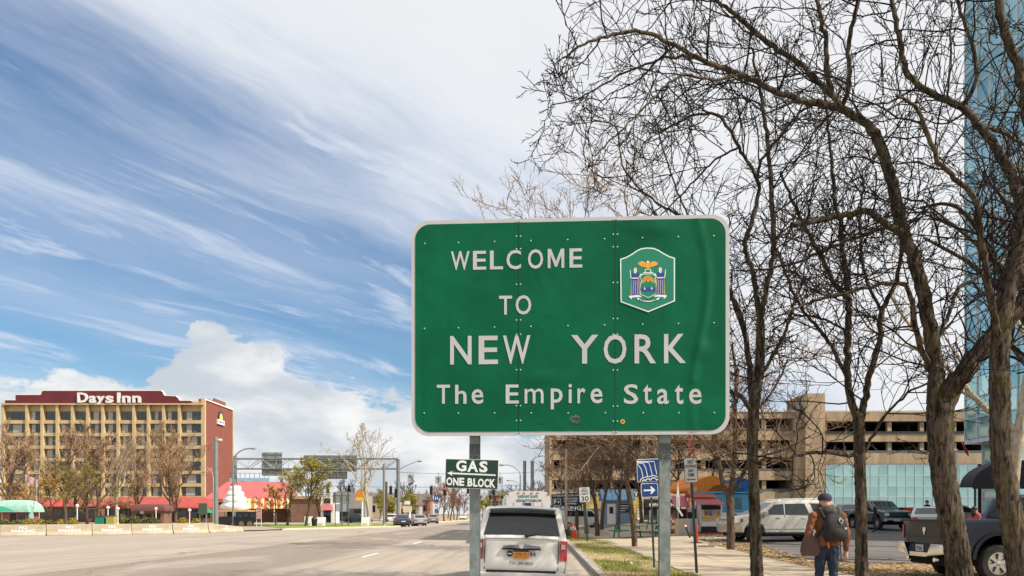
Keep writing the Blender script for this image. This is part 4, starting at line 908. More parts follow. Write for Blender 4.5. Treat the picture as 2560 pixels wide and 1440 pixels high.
MB().box(hu(1655), hu(1740), 3, 8, ztop, hv(178)).build('penthouse', M_brick, hotel)
MB().box(hu(1745), 2.0 - 2.2, 6, 13.5, ztop, hv(155)).build('penthouse', M_brick, hotel)
lg = MB(); cy, cz = 9.6, 22.9
lg.loft([[(0.06, cy + 1.45 * math.cos(a), cz + .2 + 2.1 * math.sin(a)) for a in seg(0, math.pi, 14)], [(0.35, cy + 1.45 * math.cos(a), cz + .2 + 2.1 * math.sin(a)) for a in seg(0, math.pi, 14)]])
lg = lg.build('logo_sign', mat('logo_blue', (0.02, 0.04, 0.10), 0.4), hotel)
MB().loft([[(0.352, cy + 1.0 * math.cos(a), cz + .3 + 1.5 * math.sin(a)) for a in seg(0, math.pi, 12)], [(0.38, cy + 1.0 * math.cos(a), cz + .3 + 1.5 * math.sin(a)) for a in seg(0, math.pi, 12)]]).build('logo_sun', mat('logo_yellow', (0.75, 0.55, 0.08), 0.5), lg)
MB().box(0.06, 0.42, cy - 2.0, cy + 2.0, cz - .8, cz + .28).build('logo_board', M_white, lg)
t = text('lettering', 'Days Inn', M_blue, lg, 0, 0, 3.0, .55, 0, bold=0.02, th=.03); t.rotation_euler = (0, 0, R(90)); t.location = (0.425, cy, cz - .25)

# restaurants and stands before the hotel
def gable(mb, x0, x1, y0, y1, z0, z1, ov=0.3, m=0):     # ridge along x
    ym = (y0 + y1) / 2
    return mb.loft([[(x0 - ov, y0 - ov, z0), (x0 - ov, y1 + ov, z0), (x0 - ov, ym, z1)], [(x1 + ov, y0 - ov, z0), (x1 + ov, y1 + ov, z0), (x1 + ov, ym, z1)]], m)
r1 = thing('restaurant', 'long low restaurant with a red canopy roof in front of the hotel', 'restaurant', (wx(385, 138), 138, .09))
MB().box(-8.5, 8.5, 0, 9, 0, 3.0).build('wall', M_brown, r1)
MB().loft([[(-9, -2.2, 2.75), (9.4, -2.2, 2.75), (9.4, -2.1, 3.0), (-9, -2.1, 3.0)], [(-8.4, 1.5, 4.3), (8.4, 1.5, 4.3), (8.4, 1.6, 4.4), (-8.4, 1.6, 4.4)]]).build('canopy', M_redroof, r1)
MB().box(-9, 9.4, -2.22, -2.14, 2.35, 2.74).build('valance', M_redroof, r1)
for i in range(9):
    MB().box(-7.6 + i * 1.85, -6.1 + i * 1.85, -0.04, 0.02, .9, 2.5).build('window', M_glass, r1)
for i in range(7): MB().cyl((-8.7 + i * 2.98, -2.1, 0), (-8.7 + i * 2.98, -2.1, 2.75), .07, 6).build('post', M_frame, r1)
r1b = thing('restaurant', 'red-canopied annex beside the long low restaurant', 'restaurant', (wx(470, 134), 134, .09))
MB().box(-2.2, 4.4, 0, 6, 0, 2.7).build('wall', M_brown, r1b)
MB().loft([[(-2.6, -2.0, 2.5), (5.0, -2.0, 2.3), (5.0, -1.9, 2.5), (-2.6, -1.9, 2.7)], [(-1.6, 2, 4.4), (3.2, 2, 3.9), (3.2, 2.1, 4.0), (-1.6, 2.1, 4.5)]]).build('canopy', M_redroof, r1b)
for i in range(3): MB().box(-1.7 + i * 2, -.3 + i * 2, -.04, .02, .8, 2.2).build('window', M_glass, r1b)
r1c = thing('restaurant', 'restaurant wing with a red canopy behind the green budding tree', 'restaurant', (wx(120, 140), 140, .09))
MB().box(-7, 9, 0, 8, 0, 3).build('wall', M_brown, r1c)
MB().loft([[(-7.4, -2.0, 2.7), (9.2, -2.0, 2.7), (9.2, -1.9, 2.9), (-7.4, -1.9, 2.9)], [(-7, 1.5, 3.9), (9, 1.5, 3.9), (9, 1.6, 4.0), (-7, 1.6, 4.0)]]).build('canopy', M_redroof, r1c)
for i in range(8): MB().box(-6.4 + i * 1.9, -5.1 + i * 1.9, -.04, .02, .8, 2.3).build('window', M_glass, r1c)

def dome_roof(mb, w, d, z0, z1, n=6, hip=.35):
    rings = []
    for i in range(n + 1):
        a = math.pi / 2 * i / n; k = math.cos(a) * (1 - hip) + hip; z = z0 + (z1 - z0) * math.sin(a)
        rings.append([(-w / 2 * k, -d / 2 * k, z), (w / 2 * k, -d / 2 * k, z), (w / 2 * k, d / 2 * k, z), (-w / 2 * k, d / 2 * k, z)])
    return mb.loft(rings)
k1 = thing('kiosk', 'small brick kiosk under a mint-green domed roof', 'kiosk', (wx(48, 100), 100, .09))
MB().box(-1.7, 1.7, -1.2, 1.2, 0, 1.75).build('wall', M_brick2, k1)
dome_roof(MB(), 4.4, 3.4, 1.7, 3.2).build('roof', M_mint, k1)
MB().box(-.35, .35, -1.26, -1.19, .1, 1.5).build('door', M_dark, k1); MB().box(.6, 1.4, -1.25, -1.19, .7, 1.5).build('window', M_glass, k1)
MB().lathe([(.12, 0), (.2, .15), (.05, .35)], 8, (0, 0, 3.2)).build('finial', M_redroof, k1)
k2 = thing('kiosk', 'brown kiosk with a rounded brown canopy roof', 'kiosk', (wx(382, 114), 114, .09))
MB().box(-2.1, 2.1, -1.2, 1.2, 0, 1.9).build('wall', M_brown, k2)
dome_roof(MB(), 4.8, 3.2, 1.85, 2.85, hip=.62).build('roof', mat('brown_canopy', (0.13, 0.05, 0.04), 0.7), k2)
for i in range(3): MB().box(-1.8 + i * 1.25, -.9 + i * 1.25, -1.25, -1.19, .6, 1.5).build('window', M_dark, k2)
MB().box(-1.2, -.75, -1.27, -1.2, 1.5, 2.1).build('notice', M_white, k2)

r2 = thing('restaurant', 'brick restaurant with a big faded red mansard roof behind the ice cream sculpture', 'restaurant', (wx(630, 150), 150, .09))
MB().box(-8.5, 5.5, 0, 12, 0, 4.3).build('wall', M_brick2, r2)
MB().loft([[(-8.9, -.6, 4.25), (5.9, -.6, 4.25), (5.9, 12.4, 4.25), (-8.9, 12.4, 4.25)], [(-5.6, 2.8, 7.6), (4.6, 2.8, 7.6), (4.6, 9, 7.6), (-5.6, 9, 7.6)]]).build('roof', M_pinkroof, r2)
MB().box(-8.9, 5.9, -.75, -.55, 3.6, 4.2).build('fascia', mat('orange_fascia', (0.42, 0.13, 0.05), 0.6), r2)
for i in range(5): MB().box(-7.8 + i * 2.6, -6.2 + i * 2.6, -.05, .02, .9, 2.6).build('window', M_glass, r2)
r3 = thing('striped_awning', 'yellow and red striped awning on posts before the brick restaurant', 'awning', (wx(690, 138), 138, .09))
M_str = [mat('stripe_yellow', (0.72, 0.52, 0.20), 0.7), mat('stripe_red', (0.48, 0.10, 0.06), 0.7)]
for i in range(20):
    x = -5.6 + i * .56
    MB().loft([[(x, -1.2, 2.35), (x + .555, -1.2, 2.35), (x + .555, -1.18, 2.4), (x, -1.18, 2.4)], [(x - .9, 1.6, 4.1), (x - .345, 1.6, 4.1), (x - .345, 1.62, 4.15), (x - .9, 1.62, 4.15)]]).build('awning_strip', M_str[i % 2], r3)
for i in range(5): MB().cyl((-5.2 + i * 2.6, -1.1, 0), (-5.2 + i * 2.6, -1.1, 2.4), .07, 6).build('post', M_white, r3)
MB().box(-5, 5.6, 1.7, 5, 0, 3.4).build('back_wall', M_brown, r3)
b1 = thing('building', 'light blue building with a railing on its flat roof', 'building', (wx(620, 166), 166, 0))
MB().box(-3.8, 4.4, 0, 10, 0, 9.0).build('wall', mat('lightblue_wall', (0.28, 0.48, 0.60), 0.8, var=0.1), b1)
MB().box(-2.2, 3.6, -.08, .02, 6.9, 8.4).build('mural', mat('mural_panel', (0.65, 0.50, 0.25), 0.8, var=0.5, vs=1.4, col2=(0.2, 0.22, 0.18)), b1)
for i in range(9): MB().cyl((-3.7 + i, .2, 9), (-3.7 + i, .2, 10), .05, 5).build('railing_post', M_black, b1)
MB().bar((-3.8, .2, 10), (4.4, .2, 10), .07).build('rail', M_black, b1)
b2 = thing('shop', 'low brown shop building beside the sycamore', 'shop', (wx(860, 135), 135, .05))
MB().box(-9, -3, 0, 8, 0, 4.0).build('wall', M_brown, b2); MB().box(-9.3, -2.8, -.3, 8.2, 4.0, 4.5).build('parapet', mat('tan_parapet', (0.40, 0.28, 0.16), .8), b2)
MB().box(-2.99, 3.4, 1, 8, 0, 4.6).build('wall', mat('grey_wall', (0.30, 0.27, 0.25), .85), b2); MB().box(-2.5, 3.0, .94, 1.0, .4, 2.4).build('shopfront', M_glass, b2)
b3 = thing('shop', 'narrow white shopfront with a small red awning', 'shop', (wx(818, 128), 128, .05))
MB().box(-1.1, 1.1, 0, 4, 0, 4.3).build('wall', M_white, b3); MB().box(-.6, .6, -.05, .02, 0, 2.1).build('door', M_glass, b3)
MB().loft([[(-.95, -.8, 2.1), (.95, -.8, 2.1), (.95, -.02, 2.1), (-.95, -.02, 2.1)], [(-.8, -.1, 3.0), (.8, -.1, 3.0), (.8, -.02, 3.0), (-.8, -.02, 3.0)]]).build('awning', M_pinkroof, b3)
MB().box(-.5, .5, -.09, .0, 3.2, 4.0).build('sign_panel', M_black, b3)
for lab, px, D, w, h, c in (('distant grey house with a gable roof behind the far trees', 1010, 235, 9, 4, (0.35, .34, .33)), ('distant red brick house by the far crossing', 1045, 260, 8, 6, (0.28, .13, .10)), ('distant tan building beyond the crossing', 930, 210, 14, 5, (0.40, .32, .22)), ('distant white house beyond the crossing', 985, 215, 7, 4, (0.6, .58, .54)), ('distant brick block far down the road', 1270, 330, 16, 9, (0.30, .17, .12))):
    h_ = thing('house', lab, 'house', (wx(px, D), D, 0)); mw = mat('house_%d' % px, c, .85)
    MB().box(-w / 2, w / 2, 0, 8, 0, h).build('wall', mw, h_); gable(MB(), -w / 2, w / 2, 0, 8, h, h + 2.2).build('roof', mat('slate_roof', (0.12, .11, .11), .8), h_)
    for i in range(3): MB().box(-w / 2 + w * (i + .3) / 3.2, -w / 2 + w * (i + .8) / 3.2, -.05, .02, h * .4, h * .75).build('window', M_glass, h_)

# ice cream sculpture on its stand, with trailer
ice = thing('ice_cream_sculpture', 'giant white soft-serve swirl with chocolate tip on a stand roof', 'sculpture', (wx(588, 100), 100, .09))
MB().box(-1.9, 1.9, -1.4, 1.4, 0, 1.15).build('counter', M_black, ice); MB().box(-2.1, 2.1, -1.6, 1.6, 1.75, 1.95).build('stand_roof', mat('waffle', (0.55, .36, .18), .8), ice)
for sx_ in (-1.8, 1.8):
    for sy in (-1.3, 1.3): MB().box(sx_ - .06, sx_ + .06, sy - .06, sy + .06, 1.15, 1.75).build('corner_post', M_white, ice)
M_cream2 = mat('soft_serve', (0.78, .76, .70), .5, var=.05)
z = 2.05
for i, r in enumerate((1.75, 1.45, 1.12, .78)):
    h = .80 - .05 * i; ring = []
    for a in range(24):
        t = 2 * math.pi * a / 24; ring.append((r * (1 + .05 * math.sin(6 * t + i)) * math.cos(t), r * .9 * (1 + .05 * math.sin(6 * t + i)) * math.sin(t)))
    MB().loft([[(x * .86, y * .86, z - .05 + .06 * math.sin(math.atan2(y, x))) for x, y in ring], [(x, y, z + h * .35 + .06 * math.sin(math.atan2(y, x))) for x, y in ring], [(x * .97, y * .97, z + h * .7 + .06 * math.sin(math.atan2(y, x))) for x, y in ring], [(x * .76, y * .76, z + h * 1.05) for x, y in ring]]).build('swirl', M_cream2, ice, smooth=50)
    z += h
MB().lathe([(.5, 0), (.42, .25), (.2, .5), (.06, .7), (.01, .8)], 12, (-.1, 0, z - .05)).build('chocolate_tip', mat('chocolate', (0.16, .05, .03), .4), ice, smooth=50)
tr = thing('food_trailer', 'black food trailer beside the ice cream sculpture', 'trailer', (wx(622, 96), 96, .09), R(-8))
MB().box(-1.3, 1.3, -.8, .8, .45, 1.75).build('body', M_black, tr, bevel=.08)
for x in (-1.0, -.2, .6): MB().box(x - .0, x + .55, -.83, -.795, .95, 1.5).build('window', M_glass, tr)
for x in (-.55, .5): MB().lathe([(.3, -.09), (.3, .09)], 16, (x, -.75, .3), 'Y').build('wheel', mat('tan_wheel', (0.2, .15, .1), .7), tr)
MB().bar((1.3, 0, .5), (2.0, 0, .4), .08).build('drawbar', M_pole, tr)
ts = thing('menu_sign', 'tall menu banner on posts at the end of the black trailer', 'sign', (wx(647, 92), 92, .09))
MB().box(-.3, .3, -.04, .04, .9, 2.2).build('banner', mat('menu_print', (.5, .45, .42), .8, var=.5, vs=9, col2=(.3, .04, .05)), ts)
for x in (-.28, .28): MB().cyl((x, .05, 0), (x, .05, 2.2), .03, 6).build('post', M_white, ts)

# barrier wall segments with stencilled words
bp0, bp1 = Vector((wx(-118, 53.2), 53.2)), Vector((wx(600, 72.5), 72.5))
bpts = [Vector((wx(px, D), D)) for px, D in ((-118, 55.0), (0, 56.2), (115, 57.6), (229, 59.4), (328, 61.2), (430, 63.2), (518, 65.8), (602, 71.0))]
M_barr = mat('barrier_concrete', (0.40, .34, .25), .9, var=.15, vs=1.2, bump=.3, bs=15, spec=.2, dirt=.3)
ords = ['beside the green umbrella', 'before the mint-roofed kiosk', 'before the budding green tree', 'before the pale-barked tree', 'before the brown kiosk', 'before the globe lamp post', 'tapering at the end of the row']
for i, (a, b) in enumerate(zip(bpts[:-1], bpts[1:])):
    L = (b - a).length - .03; th = math.atan2(b.y - a.y, b.x - a.x)
    bt = thing('concrete_barrier', 'concrete road barrier stencilled No Parking, ' + ords[i], 'barrier', (*((a + b) / 2), 0), th, 'concrete barriers in a row')
    last = i == 6; hl, hr = .82, (.82 if not last else .42)
    prof = lambda h: [(-.30, 0), (.30, 0), (.30, .08), (.14, .30), (.09, h), (-.09, h), (-.14, .30), (-.30, .08)]
    MB().loft([[(-L / 2, y, z) for y, z in prof(hl)], [(L / 2, y, z) for y, z in prof(hr)]]).build('body', M_barr, bt, bevel=.012)
    if i:
        t1 = text('stencil', 'NO', M_white, bt, 0, 0, .48, .20, 0, bold=.03, th=.004); t2 = text('stencil', 'PARKING', M_white, bt, 0, 0, 1.45, .20, 0, bold=.03, th=.004)
        k = .85 if last else 1
        t1.rotation_euler = (R(-6), 0, 0); t1.location = (-.0, -.13, .60 * k); t2.rotation_euler = (R(-10), 0, 0); t2.location = (0, -.158, .36 * k)
        if last: t1.scale = t2.scale = (.8, 1, .75)

# poles, lamps, gantry
def street_lamp(label, px, D, ztop, arm, m=M_pole, r=.09, name='street_lamp', z0=.1):
    o = thing(name, label, 'street lamp', (wx(px, D), D, z0)); zt = ztop - z0
    n = 9; pts = [(0, 0, 0), (0, 0, zt * .6), (0, 0, zt * .82)] + [(arm * (1 - math.cos(math.pi / 2 * i / n)), 0, zt * .82 + zt * .18 * math.sin(math.pi / 2 * i / n)) for i in range(1, n + 1)]
    MB().tube(pts, [r] + [r * .8] * 2 + [r * .55] * n, 8).build('pole', m, o, smooth=50)
    s = 1 if arm > 0 else -1
    MB().sphere((arm + s * .3, 0, zt - .03), .42, .16, .11, 10, 6).build('lamp_head', M_pole, o, smooth=60); MB().sphere((arm + s * .36, 0, zt - .10), .24, .12, .09, 10, 6).build('lens', M_lamp, o, smooth=60)
    MB().lathe([(r * 2, 0), (r * 2, .1), (r * 1.2, .35)], 10).build('base', m, o)
    return o
street_lamp('grey street lamp with a curved arm at the gantry end', 583, 96, wz(1121, 96), 2.1, r=.14)
street_lamp('thin tan street lamp before the brick end wall', 533, 112, wz(1168, 112), -1.3, mat('tan_pole', (.40, .33, .22), .6), r=.09)
street_lamp('pale street lamp among the trees left of the flag', 98, 112, wz(1150, 112), 1.2, mat('tan_pole', (.40, .33, .22), .6), r=.08)
o = thing('steel_pole', 'thick bare steel pole before the brick end wall', 'pole', (wx(540, 90), 90, .09))
MB().cyl((0, 0, 0), (0, 0, wz(1098, 90)), .27, 14, r2=.22).build('shaft', M_pole, o, smooth=50); MB().lathe([(.23, 0), (.23, .1), (.1, .16)], 12, (0, 0, wz(1098, 90))).build('cap', M_pole, o)
MB().sphere((.45, 0, wz(1102, 90)), .28, .18, .14, 8, 5).build('floodlight', M_lamp, o); MB().cyl((.2, 0, 8.6), (.22, -.05, 3.2), .02, 5).build('cable', M_black, o)
GD = 105.0
ga_ = thing('sign_gantry', 'steel truss gantry carrying blank-backed highway signs over the road', 'gantry', (wx(790, GD), GD, .1))
def gxx(px): return wx(px, GD) - ga_.location.x
def gzz2(py): return wz(py, GD) - .1
zl, zu = gzz2(1172), gzz2(1147)
for y in (-.6, .6):
    for z in (zl, zu): MB().cyl((gxx(587), y, z), (gxx(995), y, z), .075, 8).build('chord', M_pole, ga_)
k = 12
for i in range(k):
    x0, x1 = gxx(587) + (gxx(995) - gxx(587)) * i / k, gxx(587) + (gxx(995) - gxx(587)) * (i + 1) / k
    for y in (-.6, .6): MB().cyl((x0, y, zl if i % 2 else zu), (x1, y, zu if i % 2 else zl), .04, 6).build('diagonal', M_pole, ga_)
    MB().cyl((x0, -.6, zl), (x0, .6, zu), .035, 6).build('brace', M_pole, ga_)
for px, top in ((588, 1140), (995.5, 1148)):
    MB().cyl((gxx(px), 0, -.1), (gxx(px), 0, gzz2(top)), .24, 14).build('column', M_pole, ga_, smooth=50); MB().box(gxx(px) - .4, gxx(px) + .4, -.4, .4, -.1, .12).build('footing', M_kerb, ga_)
M_signback = mat('sign_back', (.27, .28, .275), .55, metal=.3, var=.12, vs=1.5)
for x0, x1, y0, y1 in ((650, 701, 1130, 1189), (755, 889, 1137, 1178), (786, 865, 1178.5, 1197)):
    s_ = MB().box(gxx(x0), gxx(x1), .75, .82, gzz2(y1), gzz2(y0)).build('highway_sign', M_signback, ga_)
    n = 2 if x1 - x0 < 60 else 5
    for i in range(n): x = gxx(x0 + (x1 - x0) * (i + .5) / n); MB().box(x - .06, x + .06, .66, .748, gzz2(y1), gzz2(y0)).build('stiffener', M_pole, s_)
    for z in (.25, .6, .9): zz_ = gzz2(y1) + (gzz2(y0) - gzz2(y1)) * z; MB().box(gxx(x0), gxx(x1), .70, .747, zz_ - .03, zz_ + .03).build('rib', M_galvd, s_)
la = MB().tube([(gxx(995), 0, gzz2(1176)), (gxx(1012), 0, gzz2(1166)), (gxx(1035), 0, gzz2(1156)), (gxx(1047), 0, gzz2(1152))], [.06, .05, .045, .04], 6).build('lamp_arm', M_pole, ga_)
MB().sphere((gxx(1049), 0, gzz2(1153)), .32, .16, .12, 8, 5).build('lamp_head', M_pole, la)
for px, D, y0, r, lab in ((960, 96, 1160, .15, 'slim steel pole right of the sycamore'), (966, 118, 1205, .16, 'brown wooden utility pole behind the steel pole'), (1311.5, 118, 1153, .24, 'tall grey steel column behind the shuttle bus, the one by the lamp arms'), (1330.5, 112, 1153, .24, 'tall grey steel column behind the shuttle bus, standing by the trees')):
    o = thing('steel_pole' if 'brown' not in lab else 'utility_pole', lab, 'pole', (wx(px, D), D, .05)); MB().cyl((0, 0, 0), (0, 0, wz(y0, D)), r, 12).build('shaft', M_bark2 if 'brown' in lab else M_pole, o, smooth=50)
    MB().lathe([(r * 1.6, 0), (r * 1.6, .12), (r, .3)], 10).build('base', M_kerb, o)
street_lamp('grey street lamp arching over the shuttle bus roof', 1301, 100, wz(1162, 100), -2.0, r=.11, z0=.05)
street_lamp('smaller grey street lamp arching behind the first by the bus', 1300, 150, wz(1201, 150), -1.9, r=.11, z0=.05)
# traffic signals and lane signs on span wires
def head(o, z, lit, s=1.0):
    b = MB().box(-.17 * s, .17 * s, -.12, .12, z - .53 * s, z + .53 * s).build('housing', M_black, o, bevel=.03)
    for i, (c, nm) in enumerate((((.5, .02, .02), 'red'), ((.35, .2, .02), 'amber'), ((.02, .25, .12), 'green'))):
        zz_ = z + (.33 - .33 * i) * s; on = lit == nm
        MB().lathe([(.12 * s, 0), (.10 * s, .02)], 10, (0, -.121, zz_), 'Y').build('lens', mat('lens_%s_%s' % (nm, on), c if on else tuple(x * .12 for x in c), .3, emit=c if on else None, est=2.5), b)
        MB().loft([[(.14 * s * math.cos(a), -.121, zz_ + .14 * s * math.sin(a)) for a in seg(0, math.pi, 8)], [(.14 * s * math.cos(a), -.33, zz_ - .02 + .14 * s * math.sin(a)) for a in seg(0, math.pi, 8)]], cap=False, closed=False).build('visor', M_black, b)
sig = [(820, 1222, 104, None, 'dark traffic signal hanging below the wide gantry sign'), (873, 1224, 106, None, 'dark traffic signal by the small sign board'), (977, 1226, 104, None, 'dark traffic signal behind the gantry pole'), (990, 1233, 100, None, 'dark traffic signal touching the gantry pole'), (1078, 1226, 104, None, 'dark traffic signal beside the lane arrow sign'),
       (1112, 1229, 106, 'red', 'traffic signal showing red under the gas sign corner'), (1170, 1224, 108, 'red', 'traffic signal showing red beside the sign post'), (1234, 1228, 108, None, 'dark traffic signal right of the sign post'), (1201, 1246, 160, 'green', 'small distant traffic signal showing green'), (1226, 1244, 165, None, 'small distant dark traffic signal over the road'), (1255, 1246, 165, 'green', 'small distant green traffic signal beside the bus')]
wire_z = {}
for px, py, D, lit, lab in sig:
    z = wz(py, D); zwire = wz(1213, 105) if D < 130 else z + 1.6
    o = thing('traffic_signal', lab, 'traffic light', (wx(px, D), D, z)); head(o, 0, lit, 1.05)
    MB().cyl((0, 0, .5), (0, 0, zwire - z + .1), .03, 6).build('hanger', M_black, o)
for py, a, b, D, lab in ((1213, 760, 1300, 105, 'span wire carrying the traffic signals'), (1180, 995, 1330, 105, 'upper span wire carrying the lane arrow signs')):
    pts = [(wx(a + (b - a) * i / 12, D), D + .5, wz(py, D) - .25 * math.sin(math.pi * i / 12)) for i in range(13)]
    tag(MB().tube(pts, .022, 5).build('span_wire', M_black), lab, 'wire')
o = thing('span_wire', 'span wire over the far crossing', 'wire', (0, 162, 0)); MB().tube([(wx(1150, 162), 0, 6.6), (wx(1300, 162), 0, 6.4)], .03, 5).build('cable', M_black, o)
for px, py, lab, kind in ((1027, 1195, 'white lane sign with a curved left arrow on the span wire', 0), (1096, 1200, 'white lane sign with a straight arrow on the span wire', 1), (1250, 1201, 'white lane sign peeking out beside the gas sign', 1)):
    o = thing('lane_sign', lab, 'sign', (wx(px, 105), 104.9, wz(py, 105))); MB().box(-.40, .40, 0, .03, -.5, .5).build('plate', mat('lane_plate', (.36, .37, .37), .5), o)
    if kind: MB().plate([(-.06, -.35), (.06, -.35), (.06, .12), (.16, .12), (0, .38), (-.16, .12), (-.06, .12)], -.012, -.001).build('arrow', M_black, o)
    else: MB().plate([(.12, -.35), (.24, -.35), (.22, .0), (.05, .20), (-.10, .24), (-.10, .34), (-.28, .18), (-.10, .04), (-.10, .13), (.02, .09), (.12, -.05)], -.012, -.001).build('arrow', M_black, o)
    MB().cyl((0, .02, .5), (0, .02, wz(1181, 105) - wz(py, 105)), .025, 6).build('hanger', M_black, o)
# sign boards seen from behind, hospital sign, yellow pylon sign and small things on the lawn
o = thing('sign_board', 'grey back of a framed road sign on three legs', 'sign', (wx(855, 97), 97, .1))
def bxx(px): return wx(px, 97) - o.location.x
MB().box(bxx(832), bxx(878), 0, .05, wz(1260, 97), wz(1232, 97)).build('upper_panel', M_signback, o); MB().box(bxx(838), bxx(873), 0, .05, wz(1281, 97), wz(1262, 97)).build('lower_panel', mat('pale_back', (.33, .37, .41), .5), o)
for px in (838, 855, 871): MB().box(bxx(px) - .05, bxx(px) + .05, -.10, -.001, 0, wz(1233, 97)).build('leg', M_galvd, o)
for py in (1238, 1258): MB().box(bxx(833), bxx(877), -.05, -.0015, wz(py + 1, 97), wz(py - 1, 97)).build('rib', M_alu, o)
o = thing('hospital_sign', 'blue hospital H sign above a white route marker on a post', 'sign', (wx(1091, 133), 133, .1))
MB().box(-.4, .4, 0, .04, wz(1256, 133), wz(1240, 133)).build('plate', M_blue, o); text('letter', 'H', M_white, o, 0, wz(1247, 133), .45, .55, -.003, bold=.02)
MB().box(-.36, .36, 0, .04, wz(1271, 133), wz(1261, 133)).build('marker', M_white, o); text('letter', '62', M_black, o, 0, wz(1266, 133), .42, .4, -.003)
MB().box(-.3, .3, 0, .04, wz(1284, 133), wz(1274, 133)).build('lower_plate', mat('green_plate', (.02, .14, .09), .5), o)
for x in (-.22, .22): MB().cyl((x, .06, 0), (x, .06, wz(1240, 133)), .045, 6).build('post', M_pole, o)
o = thing('pylon_sign', 'orange and yellow petrol station pylon sign beside the sycamore', 'sign', (wx(905, 125), 125, .05))
MB().box(-.9, .9, 0, .4, wz(1243, 125), wz(1226, 125)).build('panel', mat('pylon_orange', (.65, .22, .01), .5), o); MB().box(-.9, .9, .02, .38, wz(1252, 125), wz(1244, 125)).build('panel', mat('pylon_yellow', (.7, .5, .06), .5), o); MB().cyl((0, .2, 0), (0, .2, wz(1252, 125)), .14, 8).build('post', M_white, o)
o = thing('pylon_sign', 'white board sign on a pole behind the cars', 'sign', (wx(1018, 150), 150, .05)); MB().box(-.5, .5, 0, .3, wz(1262, 150), wz(1253, 150)).build('panel', M_white, o); MB().box(-.8, .8, 0, .3, wz(1281, 150), wz(1266, 150)).build('panel', mat('cream_panel', (.6, .55, .42), .6), o); MB().cyl((0, .2, 0), (0, .2, wz(1262, 150)), .08, 6).build('post', M_pole, o)
o = thing('trash_bin', 'black trash bin on the lawn edge', 'bin', (wx(786, 96), 96, .125)); MB().lathe([(.3, 0), (.36, .75), (.38, .8), (.30, .95)], 14).build('body', M_black, o); MB().lathe([(.31, .9), (.2, 1.05), (.02, 1.1)], 12).build('lid', M_black, o)
for px, D, w, h, lab in ((772, 98, .5, .75, 'white sandwich board beside the trash bin'), (803, 97, .55, .7, 'white utility box on the lawn by the trash bin'), (914, 99, .5, .7, 'white sandwich board by the sycamore trunk')):
    o = thing('sandwich_board', lab, 'sign', (wx(px, D), D, .12))
    MB().loft([[(-w, -.3, 0), (w, -.3, 0), (w, -.26, 0), (-w, -.26, 0)], [(-w, -.04, h * 1.5), (w, -.04, h * 1.5), (w, 0, h * 1.5), (-w, 0, h * 1.5)]]).build('panel', M_white, o); MB().loft([[(-w, .26, 0), (w, .26, 0), (w, .3, 0), (-w, .3, 0)], [(-w, .005, h * 1.5), (w, .005, h * 1.5), (w, .04, h * 1.5), (-w, .04, h * 1.5)]]).build('panel', M_white, o)
    MB().box(-w * .6, w * .6, -.335, -.30, h * .3, h * .36).build('line', M_black, o)
# globe lamps, umbrellas, flag, statue, hedges behind the barrier
for px, D, h, lab in ((270, 100, 2.1, 'white globe lamp post right of the green budding tree'), (295, 108, 2.0, 'white globe lamp post beside the pale-barked tree'), (474, 98, 1.75, 'white globe lamp post by the green-framed board'), (193, 98, 2.3, 'white globe lamp post among the hedges'), (390, 110, 2.0, 'white globe lamp post next to the brown kiosk')):
    o = thing('globe_lamp', lab, 'street lamp', (wx(px, D), D, .09)); MB().cyl((0, 0, 0), (0, 0, h), .06, 8).build('post', M_white, o); MB().sphere((0, 0, h + .17), .2, n=12, k=8).build('globe', M_lamp, o, smooth=60); MB().lathe([(.14, 0), (.14, .15), (.07, .3)], 8).build('base', M_white, o)
for px, D, w, z, lab in ((5, 92, 2.6, 1.75, 'green patio umbrella beside the mint-roofed kiosk'), (515, 92, 2.3, 1.6, 'green patio umbrella next to the thick steel pole')):
    o = thing('patio_umbrella', lab, 'umbrella', (wx(px, D), D, .09)); cp = MB(); n = 8
    cp.loft([[(w / 2 * math.cos(2 * math.pi * i / n), w / 2 * math.sin(2 * math.pi * i / n), z) for i in range(n)], [(w / 4 * math.cos(2 * math.pi * i / n), w / 4 * math.sin(2 * math.pi * i / n), z + .38) for i in range(n)], [(.05 * math.cos(2 * math.pi * i / n), .05 * math.sin(2 * math.pi * i / n), z + .62) for i in range(n)]]); cp.build('canopy', M_ugreen, o)
    MB().cyl((0, 0, 0), (0, 0, z + .7), .03, 6).build('pole', M_white, o); MB().lathe([(.3, 0), (.3, .08), (.05, .15)], 10).build('base', M_kerb, o)
o = thing('flag_pole', 'white flag pole with a striped flag hanging before the hotel', 'flag', (wx(92, 103), 103, .09)); MB().cyl((0, 0, 0), (0, 0, 5.9), .05, 8).build('pole', M_white, o)
fl = MB().loft([[(-1.5 + 1.5 * i / 8, .12 * math.sin(i * 1.3), 6.0 + .6 * (1 - i / 8) - .25 * i / 8 * 0) for i in range(9)], [(-1.5 + 1.5 * i / 8, .12 * math.sin(i * 1.3 + .5) + .02, 5.0 + .6 * (1 - i / 8)) for i in range(9)]], cap=False, closed=False)
M_flag = bpy.data.materials.new('flag_stripes'); M_flag.use_nodes = True; tt = NT(M_flag.node_tree); tc_ = tt.new('ShaderNodeTexCoord'); sp_ = tt.new('ShaderNodeSeparateXYZ'); tt.l.new(tc_.outputs['Generated'], sp_.inputs[0])
tt.l.new(tt.mix(tt.m('GREATER_THAN', tt.m('FRACT', tt.m('MULTIPLY', tt.m('ADD', sp_.outputs[2], tt.m('MULTIPLY', sp_.outputs[0], .37)), 9.0)), .5), (.6, .58, .56), (.35, .03, .04)), tt.n['Principled BSDF'].inputs['Base Color'])
fl.build('flag', M_flag, o)
